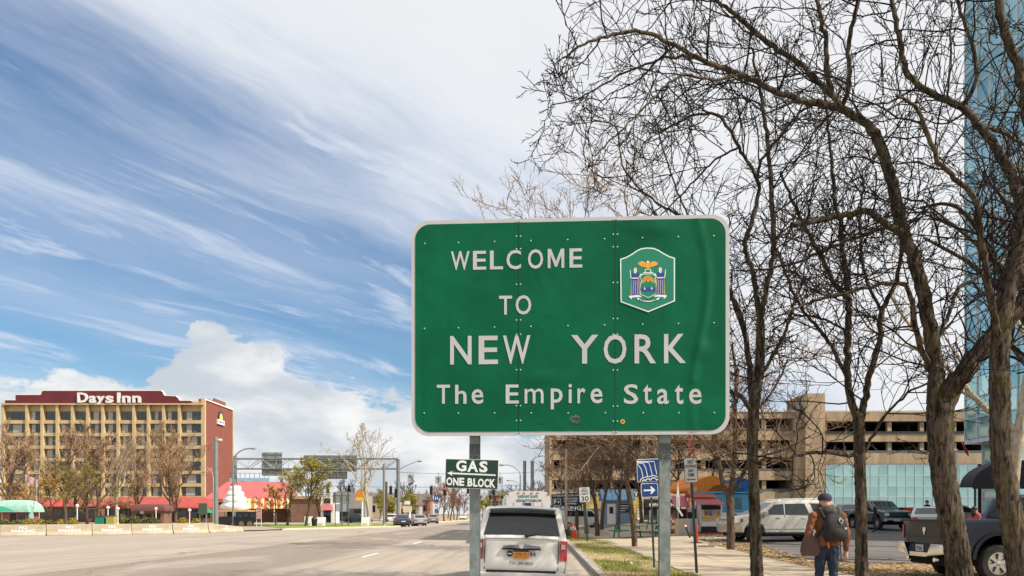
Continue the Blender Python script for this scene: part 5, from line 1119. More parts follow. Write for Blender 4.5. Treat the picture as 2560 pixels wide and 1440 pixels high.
o = thing('statue', 'green robed figure statue with one arm raised, beside the kiosk', 'statue', (wx(77, 99), 99, .09)); M_verd = mat('verdigris', (.22, .42, .36), .7, var=.2, vs=6)
MB().box(-.35, .35, -.35, .35, 0, .9).build('pedestal', M_brick2, o); MB().lathe([(.3, .9), (.33, 1.2), (.22, 1.9), (.27, 2.1), (.12, 2.25), (.09, 2.3), (.13, 2.42), (.1, 2.55), (.02, 2.62)], 12).build('figure', M_verd, o, smooth=50)
MB().tube([(.2, 0, 2.1), (.38, -.02, 2.35), (.42, -.02, 2.75)], [.08, .06, .05], 7).build('raised_arm', M_verd, o); MB().lathe([(.04, 0), (.09, .12), (.02, .3)], 8, (.42, -.02, 2.75)).build('torch', M_verd, o)
def hedge(label, px0, px1, D, h, seed, m=M_hedge):
    x0, x1 = wx(px0, D), wx(px1, D); o = thing('hedge', label, 'hedge', ((x0 + x1) / 2, D, .09)); g = np.random.default_rng(seed); w = (x1 - x0) / 2
    MB().sphere((0, 0, h * .45), w * .92, .5, h * .45, 14, 7).build('core', m, o, smooth=60)
    n = int(700 * w); a = g.random(n) * 6.28; u = np.arccos(g.uniform(-.3, 1, n)); r = g.uniform(.85, 1.1, n)
    E = np.stack([w * r * np.sin(u) * np.cos(a), .58 * r * np.sin(u) * np.sin(a), h * .45 + h * .52 * r * np.cos(u)], 1); q = unit(g.normal(0, 1, (n, 3))) * .09; v = unit(np.cross(q, g.normal(0, 1, (n, 3)))) * .06
    b = link('foliage', np_mesh('foliage', [(np.stack([E - q, E + v, E + q, E - v], 1).reshape(-1, 3), np.arange(n * 4).reshape(-1, 4))], m), o); b['kind'] = 'stuff'
M_hedge2 = mat('hedge_golden', (.24, .19, .03), .9, var=.4, vs=3)
for i, (a, b, D, h, lab, m) in enumerate(((-12, 24, 80, .95, 'low clipped hedge below the green umbrella', M_hedge), (30, 56, 80, .9, 'low clipped hedge before the kiosk', M_hedge), (56, 82, 82, .95, 'golden clipped hedge by the statue', M_hedge2), (88, 112, 82, .95, 'golden clipped hedge by the flag pole', M_hedge2), (108, 140, 82, .85, 'long low hedge right of the flag pole', M_hedge), (145, 160, 84, .95, 'golden round shrub beside the hedge', M_hedge2), (172, 192, 84, 1.1, 'golden shrub under the budding tree', M_hedge2), (300, 316, 86, 1.5, 'dark conical shrub by the pale tree', M_hedge), (318, 352, 86, 1.3, 'dark hedge left of the brown kiosk', M_hedge), (350, 400, 88, 1.1, 'dark hedge before the brown kiosk', M_hedge), (446, 470, 88, 1.1, 'golden hedge beside the globe lamp post', M_hedge2), (480, 500, 90, 1.0, 'small golden hedge before the steel pole', M_hedge2))): hedge(lab, a, b, D, h, 100 + i, m)
for px, D, w, h, m, lab in ((252, 84, .9, 1.2, M_ugreen, 'dark green utility cabinet behind the barrier'), (279, 84, .85, 1.25, mat('painted_box', (.25, .33, .10), .7, var=.5, vs=5, col2=(.45, .30, .08)), 'painted utility cabinet with bright pictures'), (507, 84, .9, 2.6, M_galvd, 'grey green-framed notice board on posts')):
    o = thing('utility_cabinet' if h < 2 else 'notice_board', lab, 'cabinet' if h < 2 else 'notice board', (wx(px, D), D, .09))
    if h < 2: MB().box(-w / 2, w / 2, -.35, .35, 0, h).build('box', m, o, bevel=.03); MB().box(-w / 2 - .04, w / 2 + .04, -.39, .39, h + .001, h + .06).build('lid', M_galvd, o)
    else:
        MB().box(-w / 2, w / 2, -.05, .05, 1.4, h).build('panel', mat('board_olive', (.06, .08, .05), .6), o)
        for x in (-.35, .35): MB().cyl((x, .1, 0), (x, .1, h), .05, 6).build('post', M_pole, o)
# ---------------------------------------------------------------- right side: parking garage and glass tower
M_gconc = mat('garage_concrete', (0.40, 0.305, 0.20), .9, var=.2, vs=.7, bump=.2, bs=8, spec=.2, dirt=.38, stretch=(1, 1, .18))
M_gdark = mat('garage_shade_concrete', (0.07, .058, .045), .9, var=.2, vs=.5)  # interior concrete coloured dark, standing in for shade behind the deck openings
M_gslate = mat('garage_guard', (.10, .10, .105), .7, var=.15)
def glass_material(name, tint, rough=.03, metal=.85):
    m = mat(name, tint, rough, metal=metal, var=.10, vs=.25, spec=.8); return m
M_teal_g = glass_material('teal_curtain_glass', (.50, .78, .77), .05, .55); M_store = glass_material('storefront_glass', (.34, .53, .50)); M_tower2 = glass_material('teal_dark_glass', (.32, .60, .61), .05, .55)
M_mull = mat('mullion', (.55, .60, .62), .4, metal=.3)
GDp = 110.0
gar = thing('parking_garage', 'tan concrete multi-storey parking garage with open decks and a glazed ground floor', 'parking garage', (wx(2063, GDp), GDp, .6))
def ux(px, D=GDp): return wx(px, D) - gar.location.x
def uz(py, D=GDp): return wz(py, D) - .6
def deck(px0, px1, ydoor, rows, D, nm):
    """rows: (parapet top, parapet bottom) pairs in picture rows; panels of about four metres"""
    y = D - GDp; x0, x1 = ux(px0, D), ux(px1, D); n = max(1, int(round((x1 - x0) / 4.2)))
    for (a, b) in rows:
        for i in range(n):
            p, q = x0 + (x1 - x0) * i / n + .015, x0 + (x1 - x0) * (i + 1) / n - .015
            MB().box(p, q, y, y + .22, uz(b, D), uz(a, D)).build('panel', M_gconc, gar)
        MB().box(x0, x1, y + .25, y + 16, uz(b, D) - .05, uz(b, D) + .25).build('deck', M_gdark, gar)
    for (a, b) in zip(rows[:-1], rows[1:]):
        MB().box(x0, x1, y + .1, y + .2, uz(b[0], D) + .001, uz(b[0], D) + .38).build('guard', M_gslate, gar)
    for i in range(n + 1):
        x = x0 + (x1 - x0) * i / n; MB().box(x - .28, x + .28, y + .3, y + .9, 0, uz(rows[0][1], D)).build('column', M_gconc, gar)
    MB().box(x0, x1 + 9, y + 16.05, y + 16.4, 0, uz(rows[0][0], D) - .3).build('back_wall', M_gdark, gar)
    for i in range(1, n, 2): MB().box(x0 + (x1 - x0) * i / n - .15, x0 + (x1 - x0) * i / n + .15, y + 4, y + 16, 0, uz(rows[0][1], D)).build('shade_partition', M_gdark, gar)  # partitions added to block sun and darken the deck openings
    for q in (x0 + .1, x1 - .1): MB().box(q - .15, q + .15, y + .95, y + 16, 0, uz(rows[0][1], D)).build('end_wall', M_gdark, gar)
deck(1380, 1988, 0, [(1030, 1046), (1078, 1100), (1128, 1150), (1178, 1200), (1229, 1252)], 110.0, 'left')
MB().box(ux(1380) - .35, ux(1380) - .01, 0, 16.4, 0, uz(1030)).build('end_panel', M_gconc, gar)
for i in range(26): a, b = 1380 + (608) * i / 26, 1380 + 608 * (i + 1) / 26; MB().box(ux(a) + .015, ux(b) - .015, .02, .3, 0, uz(1252) - .02).build('panel', M_gconc, gar)
deck(2064, 2470, 0, [(1030, 1053), (1085, 1104), (1133, 1160)], 111.0, 'right')
MB().box(ux(1380), ux(2470), -.12, .35, uz(1029.5), uz(1026)).build('coping', mat('pale_coping', (.55, .56, .56), .7), gar)
for i in range(5):                                    # stair tower of stacked panels
    z0, z1 = uz(1300) + (uz(983, 108.5) - uz(1300)) * i / 5 + .02, uz(1300) + (uz(983, 108.5) - uz(1300)) * (i + 1) / 5 - .02
    MB().box(ux(2014, 108.5), ux(2063, 108.5), -1.5, 6, z0, z1).build('stair_tower', M_gconc, gar)
    if i < 4: MB().box(ux(1992, 108.5), ux(2014, 108.5) - .02, -.9, 6, z0, z1).build('stair_tower', M_gconc, gar)
rng = random.Random(3); px_, rows_ = 22.6, 5
pane_me = MB().box(-.5, .5, -.02, .02, -.5, .5).build('pane', M_store); PME = pane_me.data; bpy.data.objects.remove(pane_me)
ncol = 17; x0, x1, z0, z1 = ux(2066), ux(2445), .35, uz(1162)
sf = MB().box(x0 - .1, x1 + .1, .35, .5, .2, z1 + .1).build('storefront', M_gslate, gar)
for i in range(ncol):
    for j in range(rows_):
        w_, h_ = (x1 - x0) / ncol, (z1 - z0) / rows_
        p = share('pane', PME, sf, (x0 + (i + .5) * w_, .20, z0 + (j + .5) * h_), 0, (w_ - .06, 1, h_ - .06)); p.rotation_euler = (R(rng.uniform(-.8, .8)), 0, R(rng.uniform(-1.1, 1.1)))
for i in range(ncol + 1): MB().box(x0 + (x1 - x0) * i / ncol - .03, x0 + (x1 - x0) * i / ncol + .03, .10, .16, z0, z1).build('mullion', M_mull, sf)
for j in range(rows_ + 1): MB().box(x0, x1, .105, .155, z0 + (z1 - z0) * j / rows_ - .03, z0 + (z1 - z0) * j / rows_ + .03).build('transom', M_mull, sf)

tow = thing('glass_tower', 'tall teal glass office tower with white mullions', 'tower', (35.3, 62.3, .7))
def tz(py): return wz(py, 62.3) - .7
zb, zt_ = tz(1100), 46.0
MB().box(.12, 24, -30, 0, zb, zt_).build('core', M_tower2, tow); MB().box(.9, 23, -29.5, -.9, 0, zb).build('lower_core', M_tower2, tow)
MB().box(-.06, 24.1, -30.1, .06, zb - .35, zb).build('soffit_band', M_mull, tow); MB().box(-.1, 24.1, -30.1, .1, zt_, zt_ + .8).build('parapet', M_mull, tow)
nr, nc = 25, 7; rh = (zt_ - zb) / nr; cw = 1.62
tp = MB().box(-.02, .02, -.5, .5, -.5, .5).build('pane', M_teal_g); TPM = tp.data; bpy.data.objects.remove(tp)
tp = MB().box(-.02, .02, -.5, .5, -.5, .5).build('pane', M_tower2); TPM2 = tp.data; bpy.data.objects.remove(tp)
for i in range(nc):
    for j in range(nr):
        p = share('pane', TPM if rng.random() < .72 else TPM2, tow, (.05, -(i + .5) * cw, zb + (j + .5) * rh), 0, (1, cw - .09, rh - .09)); p.rotation_euler = (0, R(rng.uniform(-.7, .7)), R(rng.uniform(-.9, .9)))
for i in range(nc + 1): MB().box(-.07, .08, -i * cw - .045, -i * cw + .045, zb, zt_).build('mullion', M_mull, tow)
for j in range(nr): MB().box(-.06, .07, -nc * cw, 0, zb + j * rh - .04, zb + j * rh + .04).build('transom', M_mull, tow)
for i in range(4):
    for j in range(3):
        p = share('pane', TPM, tow, (.86, -.95 - (i + .5) * 2.0, .1 + (j + .5) * (zb - .5) / 3), 0, (1, 1.9, (zb - .5) / 3 - .1))
for i in range(5): MB().box(.74, .88, -.95 - i * 2.0 - .06, -.95 - i * 2.0 + .06, 0, zb - .36).build('mullion', M_mull, tow)
for j in range(1, 4): MB().box(.75, .87, -9, -.95, .1 + j * (zb - .5) / 3 - .06, .1 + j * (zb - .5) / 3 + .06).build('transom', M_mull, tow)
o = thing('entrance_canopy', 'black barrel-shaped fabric canopy before the glass tower entrance', 'canopy', (wx(2430, 47), 47, .7))
M_canv = mat('black_canvas', (.022, .02, .026), .75, var=.1)
zc0, zc1 = wz(1217, 47) - .7, wz(1150, 47) - .7
arc = [(4.4 * (1 - math.cos(a)) / 1.0, zc0 + (zc1 - zc0) * math.sin(a)) for a in seg(0, math.pi / 2, 12)]
arc += [(8.8 - x, z) for x, z in arc[-2::-1]]
MB().loft([[(x * .62, 0, z) for x, z in arc], [(x * .62, 1.3, z) for x, z in arc]]).build('cover', M_canv, o, smooth=40); MB().box(.03, 5.4, -.02, 0.0, zc0 - .12, zc0 - .002).build('valance', M_canv, o)
for x in (.35, 5.0): MB().cyl((x, .3, 0), (x, .3, zc0), .06, 8).build('post', M_black, o)
o = thing('flag_pole', 'white flag pole with ball finial before the garage', 'flag pole', (wx(2392, 70), 70, .9)); MB().cyl((0, 0, 0), (0, 0, wz(1128, 70) - .9), .055, 8).build('pole', M_white, o); MB().sphere((0, 0, wz(1126, 70) - .9), .12, n=8, k=6).build('finial', M_white, o)
o = thing('wall_flag', 'furled red and white flag on a slanting pole fixed to the glass tower', 'flag', (35.2, 61.6, wz(1142, 61)))
MB().tube([(0, 0, 0), (-.7, -.3, 1.1)], .03, 6).build('pole', M_white, o); MB().tube([(-.08, -.03, .15), (-.3, -.14, .45), (-.5, -.22, .75), (-.66, -.28, 1.02)], [.05, .11, .09, .04], 8).build('cloth', M_red, o)

# ---------------------------------------------------------------- stands, shed, kiosks and tents
M_lb = mat('shed_siding', (.22, .30, .37), .7, var=.08, vs=1.5); M_lb2 = mat('shed_roof_blue', (.22, .46, .66), .5, var=.1); M_yel = mat('stand_yellow', (.66, .48, .16), .7, var=.08)
def R_(px, D, py=None): x = wx(px, D); return (x, D, gz(x, D))
o = thing('shed', 'small blue garden shed with white door and metal roof', 'shed', R_(1545, 66))
for j in range(13): MB().box(-1.2, 1.22, -.012 * 0, 1.9, .08 + j * .15, .08 + (j + 1) * .15 - .012).build('siding_board', M_lb, o)
MB().box(-1.18, 1.2, .02, 1.88, 0, 2.05).build('wall', M_lb, o)
MB().loft([[(-1.35, -.25, 2.02), (1.4, -.25, 2.02), (1.4, -.25, 2.1), (-1.35, -.25, 2.1)], [(-1.35, 1.0, 2.85), (1.4, 1.0, 2.85), (1.4, 1.0, 2.93), (-1.35, 1.0, 2.93)], [(-1.35, 2.15, 2.02), (1.4, 2.15, 2.02), (1.4, 2.15, 2.1), (-1.35, 2.15, 2.1)]]).build('roof', M_lb2, o)
for i in range(8): x = -1.25 + i * .37; MB().bar((x, -.24, 2.13), (x, .98, 2.95), .05, .05).build('roof_rib', M_lb2, o)
d = MB().box(-.9, -.2, -.05, -.002, .06, 1.75).build('door', M_white, o); MB().box(-.72, -.4, -.06, -.0505, .95, 1.5).build('door_window', M_black, d); MB().sphere((-.28, -.08, .85), .03, n=6, k=4).build('knob', M_alu, d)
n_ = MB().box(.05, 1.05, -.05, -.003, 1.05, 1.75).build('notice', M_navy, o)
for j in range(3): MB().box(.12, 1.0 - .2 * j, -.055, -.0502, 1.55 - j * .2, 1.62 - j * .2).build('notice_line', M_white, n_)
o = thing('food_stand', 'yellow food stand topped with a black and white checkered strip', 'food stand', R_(1530, 80))
def yx(px): return wx(px, 80) - o.location[0]
zt2 = wz(1240, 80) - o.location[2]; zs = wz(1272, 80) - o.location[2]
MB().box(yx(1420), yx(1607), 0, 3, 0, zs).build('lower_wall', mat('stand_grey', (.35, .34, .32), .8), o); MB().box(yx(1415), yx(1590), -.1, 3, zs + .001, zt2).build('fascia', M_yel, o)
MB().plate([(yx(1584), zs - 1.0), (yx(1607), zs - 1.0), (yx(1607), zt2), (yx(1582), zt2)], -.35, -.12).build('end_pylon', M_yel, o)
for i in range(48):
    a = 1415 + i * 4; MB().box(yx(a), yx(a + 4) - .002, -.4 if a > 1582 else -.12, .0, zt2 + .001, zt2 + .26).build('checker', (M_black, M_white)[i % 2], o)
for i, px in enumerate((1508, 1519, 1532, 1544, 1555, 1566)):
    MB().plate([(yx(px), zs + .25), (yx(px + 4.2), zs + .25), (yx(px + 6), zs + 1.0), (yx(px + 1.6), zs + 1.0)], -.16, -.101).build('letter_block', (M_red, M_white)[i % 2], o)
bn = MB().box(yx(1592), yx(1607), -.45, -.36, .15, zs - .1).build('menu_panel', M_white, o)
for j in range(6): MB().box(yx(1594), yx(1605), -.46, -.4505, .5 + j * .28, .58 + j * .28).build('menu_line', M_navy, bn)
for px in (1432, 1447, 1458): MB().box(yx(px), yx(px + 6), -.05, .0, .6, 1.9).build('poster', (M_yel, M_white, M_yel)[px % 3], o)
o = thing('pavilion_entrance', 'dark garage entrance under a black sign reading Pavilion', 'entrance', R_(1650, 88))
def vx(px): return wx(px, 88) - o.location[0]
MB().box(vx(1608), vx(1700), .2, 3, 0, wz(1248, 88) - o.location[2]).build('recess', M_dark, o)
sgn = MB().box(vx(1612), vx(1694), -.1, .15, wz(1269, 88) - o.location[2], wz(1255, 88) - o.location[2]).build('sign', M_black, o)
text('lettering', 'PAVILION', M_white, sgn, vx(1660), wz(1262, 88) - o.location[2], vx(1685) - vx(1636), .36, -.102, bold=.02, th=.01)
MB().lathe([(.24, 0), (.24, .02)], 14, (vx(1628), -.102, wz(1262, 88) - o.location[2]), 'Y').build('badge', M_white, sgn)
# red-roofed kebab stand with steel counter
o = thing('food_stand', 'red-roofed food stand with meal pictures on its front', 'food stand', R_(1772, 45))
def kx(px): return wx(px, 45) - o.location[0]
def kz(py): return wz(py, 45) - o.location[2]
MB().box(kx(1752), kx(1806), .05, 1.8, .15, kz(1262)).build('body', M_white, o); MB().box(kx(1752), kx(1808), -.03, 1.8, 0, .1).build('skirt', M_red, o); MB().box(kx(1753), kx(1805), .0, .049, .12, kz(1317)).build('kickboard', M_black, o)
MB().box(kx(1754), kx(1802), .0, .049, kz(1274) + .0, kz(1263)).build('serving_hatch', M_dark, o)
pn = MB().box(kx(1754), kx(1802), -.02, .049, kz(1302), kz(1275)).build('picture_panel', mat('meal_print_base', (.55, .5, .42), .6, var=.2, vs=8), o)
for i, c in enumerate(((.35, .16, .05), (.10, .16, .30), (.50, .26, .18), (.45, .22, .06))):
    x = kx(1765 + i * 10.5); MB().box(x - .1, x + .1, -.035, -.021, kz(1289), kz(1276)).build('meal_picture', mat('meal_%d' % i, c, .6, var=.6, vs=14), pn)
MB().box(kx(1754), kx(1800), -.03, -.0205, kz(1298), kz(1292)).build('orange_strip', mat('menu_orange', (.7, .34, .03), .6, var=.4, vs=20), pn)
MB().plate([(kx(1753), kz(1316)), (kx(1790), kz(1315)), (kx(1790), kz(1302.5)), (kx(1753), kz(1305))], -.08, -.05).build('hanging_sign', M_white, o)
MB().loft([[(kx(1744), -.75, kz(1262)), (kx(1805), -.75, kz(1262)), (kx(1805), -.72, kz(1260.5)), (kx(1744), -.72, kz(1260.5))], [(kx(1731), .3, kz(1246)), (kx(1793), .3, kz(1246)), (kx(1793), .33, kz(1244.5)), (kx(1731), .33, kz(1244.5))]]).build('awning', M_redroof, o)
MB().loft([[(kx(1730), .2, kz(1243)), (kx(1793), .2, kz(1243)), (kx(1793), 2.0, kz(1243)), (kx(1730), 2.0, kz(1243))], [(kx(1728), .6, kz(1233)), (kx(1790), .6, kz(1233)), (kx(1790), 1.6, kz(1233)), (kx(1728), 1.6, kz(1233))]]).build('roof', M_redroof, o)
MB().loft([[(kx(1690), .6, kz(1268)), (kx(1732), .6, kz(1268)), (kx(1732), .65, kz(1266)), (kx(1690), .65, kz(1266))], [(kx(1694), 1.8, kz(1240)), (kx(1730), 1.8, kz(1240)), (kx(1730), 1.85, kz(1238)), (kx(1694), 1.85, kz(1238))]]).build('side_awning', M_pinkroof, o)
for px in (1722, 1745, 1698): MB().cyl((kx(px), .4, 0), (kx(px), .4, kz(1262)), .03, 6).build('post', M_redroof, o)
MB().box(kx(1706), kx(1750), 1.0, 1.8, 0, kz(1272)).build('back_panel', M_dark, o); MB().box(kx(1726), kx(1740), .95, .99, kz(1280), kz(1270)).build('price_sign', M_white, o)
o = thing('service_counter', 'grey metal counter with orange lettering reading Tikka Kebob', 'counter', R_(1717, 43.5))
def tx(px): return wx(px, 43.5) - o.location[0]
def tz2(py): return wz(py, 43.5) - o.location[2]
M_fr = mat('fridge_grey', (.40, .41, .43), .45, metal=.2, var=.06)
MB().box(tx(1697), tx(1725.5), 0, .6, .03, tz2(1297)).build('cabinet', M_fr, o, bevel=.01); MB().box(tx(1726), tx(1743), .02, .6, .03, tz2(1297)).build('cabinet', M_fr, o, bevel=.01); MB().box(tx(1697), tx(1743), .06, .55, 0, .029).build('plinth', M_black, o); MB().box(tx(1692), tx(1696.5), .1, .6, 0, tz2(1298)).build('side_panel', M_yel, o)
M_or = mat('lettering_orange', (.70, .31, .01), .6)
text('lettering', 'TIKKA', M_or, o, tx(1711), tz2(1304.5), .40, .135, -.002, bold=.03, th=.004); text('lettering', 'KEBOB', M_or, o, tx(1711), tz2(1315), .42, .155, -.002, bold=.03, th=.004)
for px in (1729, 1733, 1737): MB().box(tx(px), tx(px) + .015, .005, .0195, .05, tz2(1298)).build('seam', M_galvd, o)
o = thing('bollard', 'leaning black bollard post with a white top beside the counter', 'bollard', R_(1724, 41.5))
MB().tube([(.06, 0, -.05), (-.20, .05, .62)], .045, 10).build('post', M_black, o); MB().sphere((-.205, .05, .63), .065, n=10, k=6).build('cap', M_white, o)
o = thing('traffic_cone', 'tall slim orange channelizer cone on a black base', 'cone', R_(1742, 38)); MB().box(-.25, .25, -.2, .2, 0, .05).build('base', M_black, o); MB().tube([(0, 0, .05), (0, 0, .9), (0, 0, .94)], [.085, .04, .03], 12).build('cone', mat('cone_orange', (.62, .07, .02), .5), o)
o = thing('flagger_sign', 'white pointed signpost with a vertical black-lettered board', 'sign', R_(1695, 43)); 
MB().cyl((0, 0, 0), (0, 0, 1.5), .02, 6).build('post', M_alu, o); MB().box(-.085, .085, -.04, -.01, .95 + .55, 2.0 + .1).build('board', M_white, o); MB().loft([[(-.09, -.03, 2.12), (.09, -.03, 2.12), (.09, .03, 2.12), (-.09, .03, 2.12)], [(-.01, -.005, 2.9), (.01, -.005, 2.9), (.01, .005, 2.9), (-.01, .005, 2.9)]]).build('spike', M_white, o)
MB().bar((0, -.03, 1.5), (.24, -.03, 1.12), .1, .02, up=(0, 1, 0)).build('slanted_board', M_white, o)
for i, ch in enumerate('OPEN'): text('letter', ch, M_black, o, 0, 2.02 - i * .13, .07, .10, -.0405, bold=.01, th=.003)
# orange and blue tents
o = thing('fabric_tent', 'arched orange fabric tent above the food stand', 'tent', R_(1760, 52), R(24))
def ox(px): return wx(px, 52) - o.location[0]
def oz(py): return wz(py, 52) - o.location[2]
M_orf = mat('orange_fabric', (.72, .20, .012), .65, var=.08); M_blf = mat('blue_fabric', (.006, .10, .38), .65, var=.08)
ar = [(ox(1714), oz(1228)), (ox(1714), oz(1222)), (ox(1730), oz(1208)), (ox(1750), oz(1197)), (ox(1775), oz(1190)), (ox(1795), oz(1189)), (ox(1820), oz(1196)), (ox(1840), oz(1210)), (ox(1858), oz(1226)), (ox(1862), oz(1232)), (ox(1835), oz(1223)), (ox(1808), oz(1211)), (ox(1790), oz(1214)), (ox(1762), oz(1232)), (ox(1738), oz(1233))]
MB().plate(ar, 0, 2.4).build('cover', M_orf, o); MB().plate([(ox(1711), oz(1238)), (ox(1737), oz(1229)), (ox(1736), oz(1217)), (ox(1711), oz(1228))], -.06, -.01).build('side_sign', mat('tan_sign', (.55, .38, .24), .7), o)
for px in (1716, 1740, 1800, 1860): MB().cyl((ox(px), 1.2, 0), (ox(px), 1.2, oz(1226)), .05, 6).build('pole', M_white, o)
o2 = thing('fabric_tent', 'blue fabric tent wing beside the orange tent', 'tent', R_(1845, 53.5)); o = o2
def qx(px): return wx(px, 53.5) - o2.location[0]
def qz(py): return wz(py, 53.5) - o2.location[2]
MB().plate([(qx(1815), qz(1217)), (qx(1826), qz(1200)), (qx(1846), qz(1193)), (qx(1870), qz(1200)), (qx(1892), qz(1218)), (qx(1898), qz(1232)), (qx(1872), qz(1232)), (qx(1838), qz(1224))], -.3, 2.0).build('cover', M_blf, o2)
for px in (1820, 1894): MB().cyl((qx(px), 1.0, 0), (qx(px), 1.0, qz(1220)), .05, 6).build('pole', M_white, o2)
# picnic tables with separate planks
M_pg = mat('picnic_green', (.02, .19, .10), .6, var=.2, vs=4); M_pt = mat('picnic_top_worn', (.40, .38, .28), .8, var=.25, vs=5)
def picnic(label, px, D, rz, top):
    o = thing('picnic_table', label, 'picnic table', R_(px, D), rz, 'picnic tables on the plaza')
    for i in range(5): MB().box(-.9, .9, -.36 + i * .145, -.36 + i * .145 + .135, .70, .735).build('tabletop_plank', top, o)
    for s in (-1, 1):
        for k in range(2): MB().box(-.9, .9, s * (.58 + k * .135) - .06, s * (.58 + k * .135) + .06, .42, .455).build('bench_plank', top, o)
        for x in (-.62, .62): MB().bar((x, s * .62, 0), (x, s * .2, .7), .05, .09).build('leg', M_pg, o)
    for x in (-.57, .57): MB().box(x - .025, x + .025, -.75, .75, .36, .418).build('cross_beam', M_pg, o)
picnic('green picnic table beside the blue shed', 1568, 45, R(8), M_pg); picnic('green picnic table with worn pale top near the steel post', 1612, 44, R(-6), M_pt); picnic('green picnic table behind the sign post', 1648, 50, R(10), M_pg); picnic('green picnic table by the striped barrels', 1668, 47, R(-4), M_pt)
for px, D, lab in ((1428, 47, 'orange traffic cone with white collar behind the minivan'), (1437, 46, 'orange traffic cone beside another cone near the minivan')):
    o = thing('traffic_cone', lab, 'cone', (wx(px, D), D, .16)); MB().box(-.18, .18, -.18, .18, 0, .04).build('base', MATS['cone_orange'], o); MB().tube([(0, 0, .04), (0, 0, .9)], [.14, .03], 12).build('cone', MATS['cone_orange'], o); MB().tube([(0, 0, .5), (0, 0, .66)], [.084, .066], 12).build('collar', M_white, o)
for px, D, lab in ((1686, 46, 'orange and white striped channelizer drum by the picnic tables'), (1680, 49, 'striped channelizer drum behind the other drum')):
    o = thing('traffic_drum', lab, 'traffic drum', R_(px, D)); MB().lathe([(.3, 0), (.3, .08), (.22, .1)], 12).build('base', M_black, o)
    for i in range(5): MB().lathe([(.2 - .015 * i, .1 + .17 * i), (.19 - .015 * i, .265 + .17 * i)], 12).build('band', (MATS['cone_orange'], M_white)[i % 2], o)
for i, (px, D) in enumerate(((1625, 56), (1630, 56.5), (1645, 57), (1656, 57))):
    o = thing('white_post', 'slim white marker post before the dark entrance', 'post', R_(px, D), 0, 'white marker posts before the entrance'); MB().cyl((0, 0, 0), (0, 0, 1.0), .05, 8).build('shaft', M_white, o); MB().sphere((0, 0, 1.0), .055, n=8, k=5).build('cap', M_white, o)
o = thing('crane_mast', 'red lattice mast rising behind the no stopping sign', 'mast', R_(1729, 95))
for a, b in ((-.3, -.3), (.3, -.3), (.3, .3), (-.3, .3)): MB().cyl((a, b, 0), (a, b, 13.5), .06, 6).build('mast_leg', M_redroof, o)
for i in range(16): s = 1 if i % 2 else -1; MB().cyl((-.3 * s, -.3, i * .82), (.3 * s, -.3, (i + 1) * .82), .045, 5).build('lattice_bar', M_redroof, o)
o = thing('barricade', 'red and white road barricade in the parking lot', 'barricade', R_(2268, 58)); MB().box(-1.0, 1.0, -.03, .03, .85, 1.15).build('rail', M_red, o); MB().box(-.1, .4, -.04, -.031, .6, 1.1).build('red_flag', mat('flag_red', (.6, .06, .03), .6), o)
for x in (-.8, .8): MB().bar((x, -.3, 0), (x, 0, 1.1), .06).build('leg', M_white, o); MB().bar((x, .3, 0), (x, 0, 1.1), .06).build('leg', M_white, o)
for j in range(2): MB().box(-1.0, 1.0, -.02, .02, .35 + j * .25, .43 + j * .25).build('lower_rail', M_white, o)
o = thing('light_pole', 'slim weathered pole rising in front of the parking board', 'pole', (wx(1415.5, 46), 46, .14)); MB().cyl((0, 0, 0), (0, 0, wz(1128, 46)), .085, 10, r2=.07).build('shaft', mat('weathered_pole', (.33, .27, .20), .8, var=.2, vs=6), o, smooth=50); MB().lathe([(.14, 0), (.14, .1), (.09, .2)], 10).build('base', M_galvd, o)

# ---------------------------------------------------------------- road signs on the right
o = thing('parking_board', 'navy parking board listing attractions beside the minivan', 'sign', R_(1416, 47))
def pxx(px): return wx(px, 47) - o.location[0]
def pz(py): return wz(py, 47) - o.location[2]
MB().plate([(pxx(1378.5), pz(1276)), (pxx(1455), pz(1275)), (pxx(1455), pz(1231)), (pxx(1378.5), pz(1236))], -.03, .0).build('board', M_navy, o)
text('lettering', 'ONE NIAGARA WELCOME CENTER', M_ewht, o, pxx(1417), pz(1238.8), pxx(1451) - pxx(1380), .10, -.031, bold=0, th=.003, tilt=R(1.4)); text('lettering', 'PARKING', M_ewht, o, pxx(1418), pz(1270), pxx(1452) - pxx(1383), .20, -.031, bold=.015, th=.003)
for i, s in enumerate(('ATTRACTIONS', 'ARTS COURT', 'SHOPPING')): text('lettering', s, M_ewht, o, pxx(1426 + i * .5), pz(1246.5 + i * 6.2), (.82, .8, .62)[i], .10, -.031, bold=.01, th=.003)
MB().box(pxx(1382), pxx(1402), -.036, -.0305, pz(1264), pz(1247)).build('symbol_frame', M_ewht, o); MB().box(pxx(1383), pxx(1401), -.040, -.0365, pz(1263), pz(1248)).build('symbol_field', M_navy, o); text('letter', 'P', M_ewht, o, pxx(1388), pz(1255), .13, .24, -.0405, bold=.04, th=.003)
MB().plate([(pxx(1393.5), pz(1256)), (pxx(1395.5), pz(1256)), (pxx(1395.5), pz(1258.5)), (pxx(1399), pz(1255)), (pxx(1395.5), pz(1251.5)), (pxx(1395.5), pz(1254)), (pxx(1393.5), pz(1254))][::-1], -.043, -.0405).build('arrow', M_ewht, o)
for px in (1386, 1445.5): MB().cyl((pxx(px), .04, 0), (pxx(px), .04, pz(1236)), .03, 8).build('post', M_black, o)
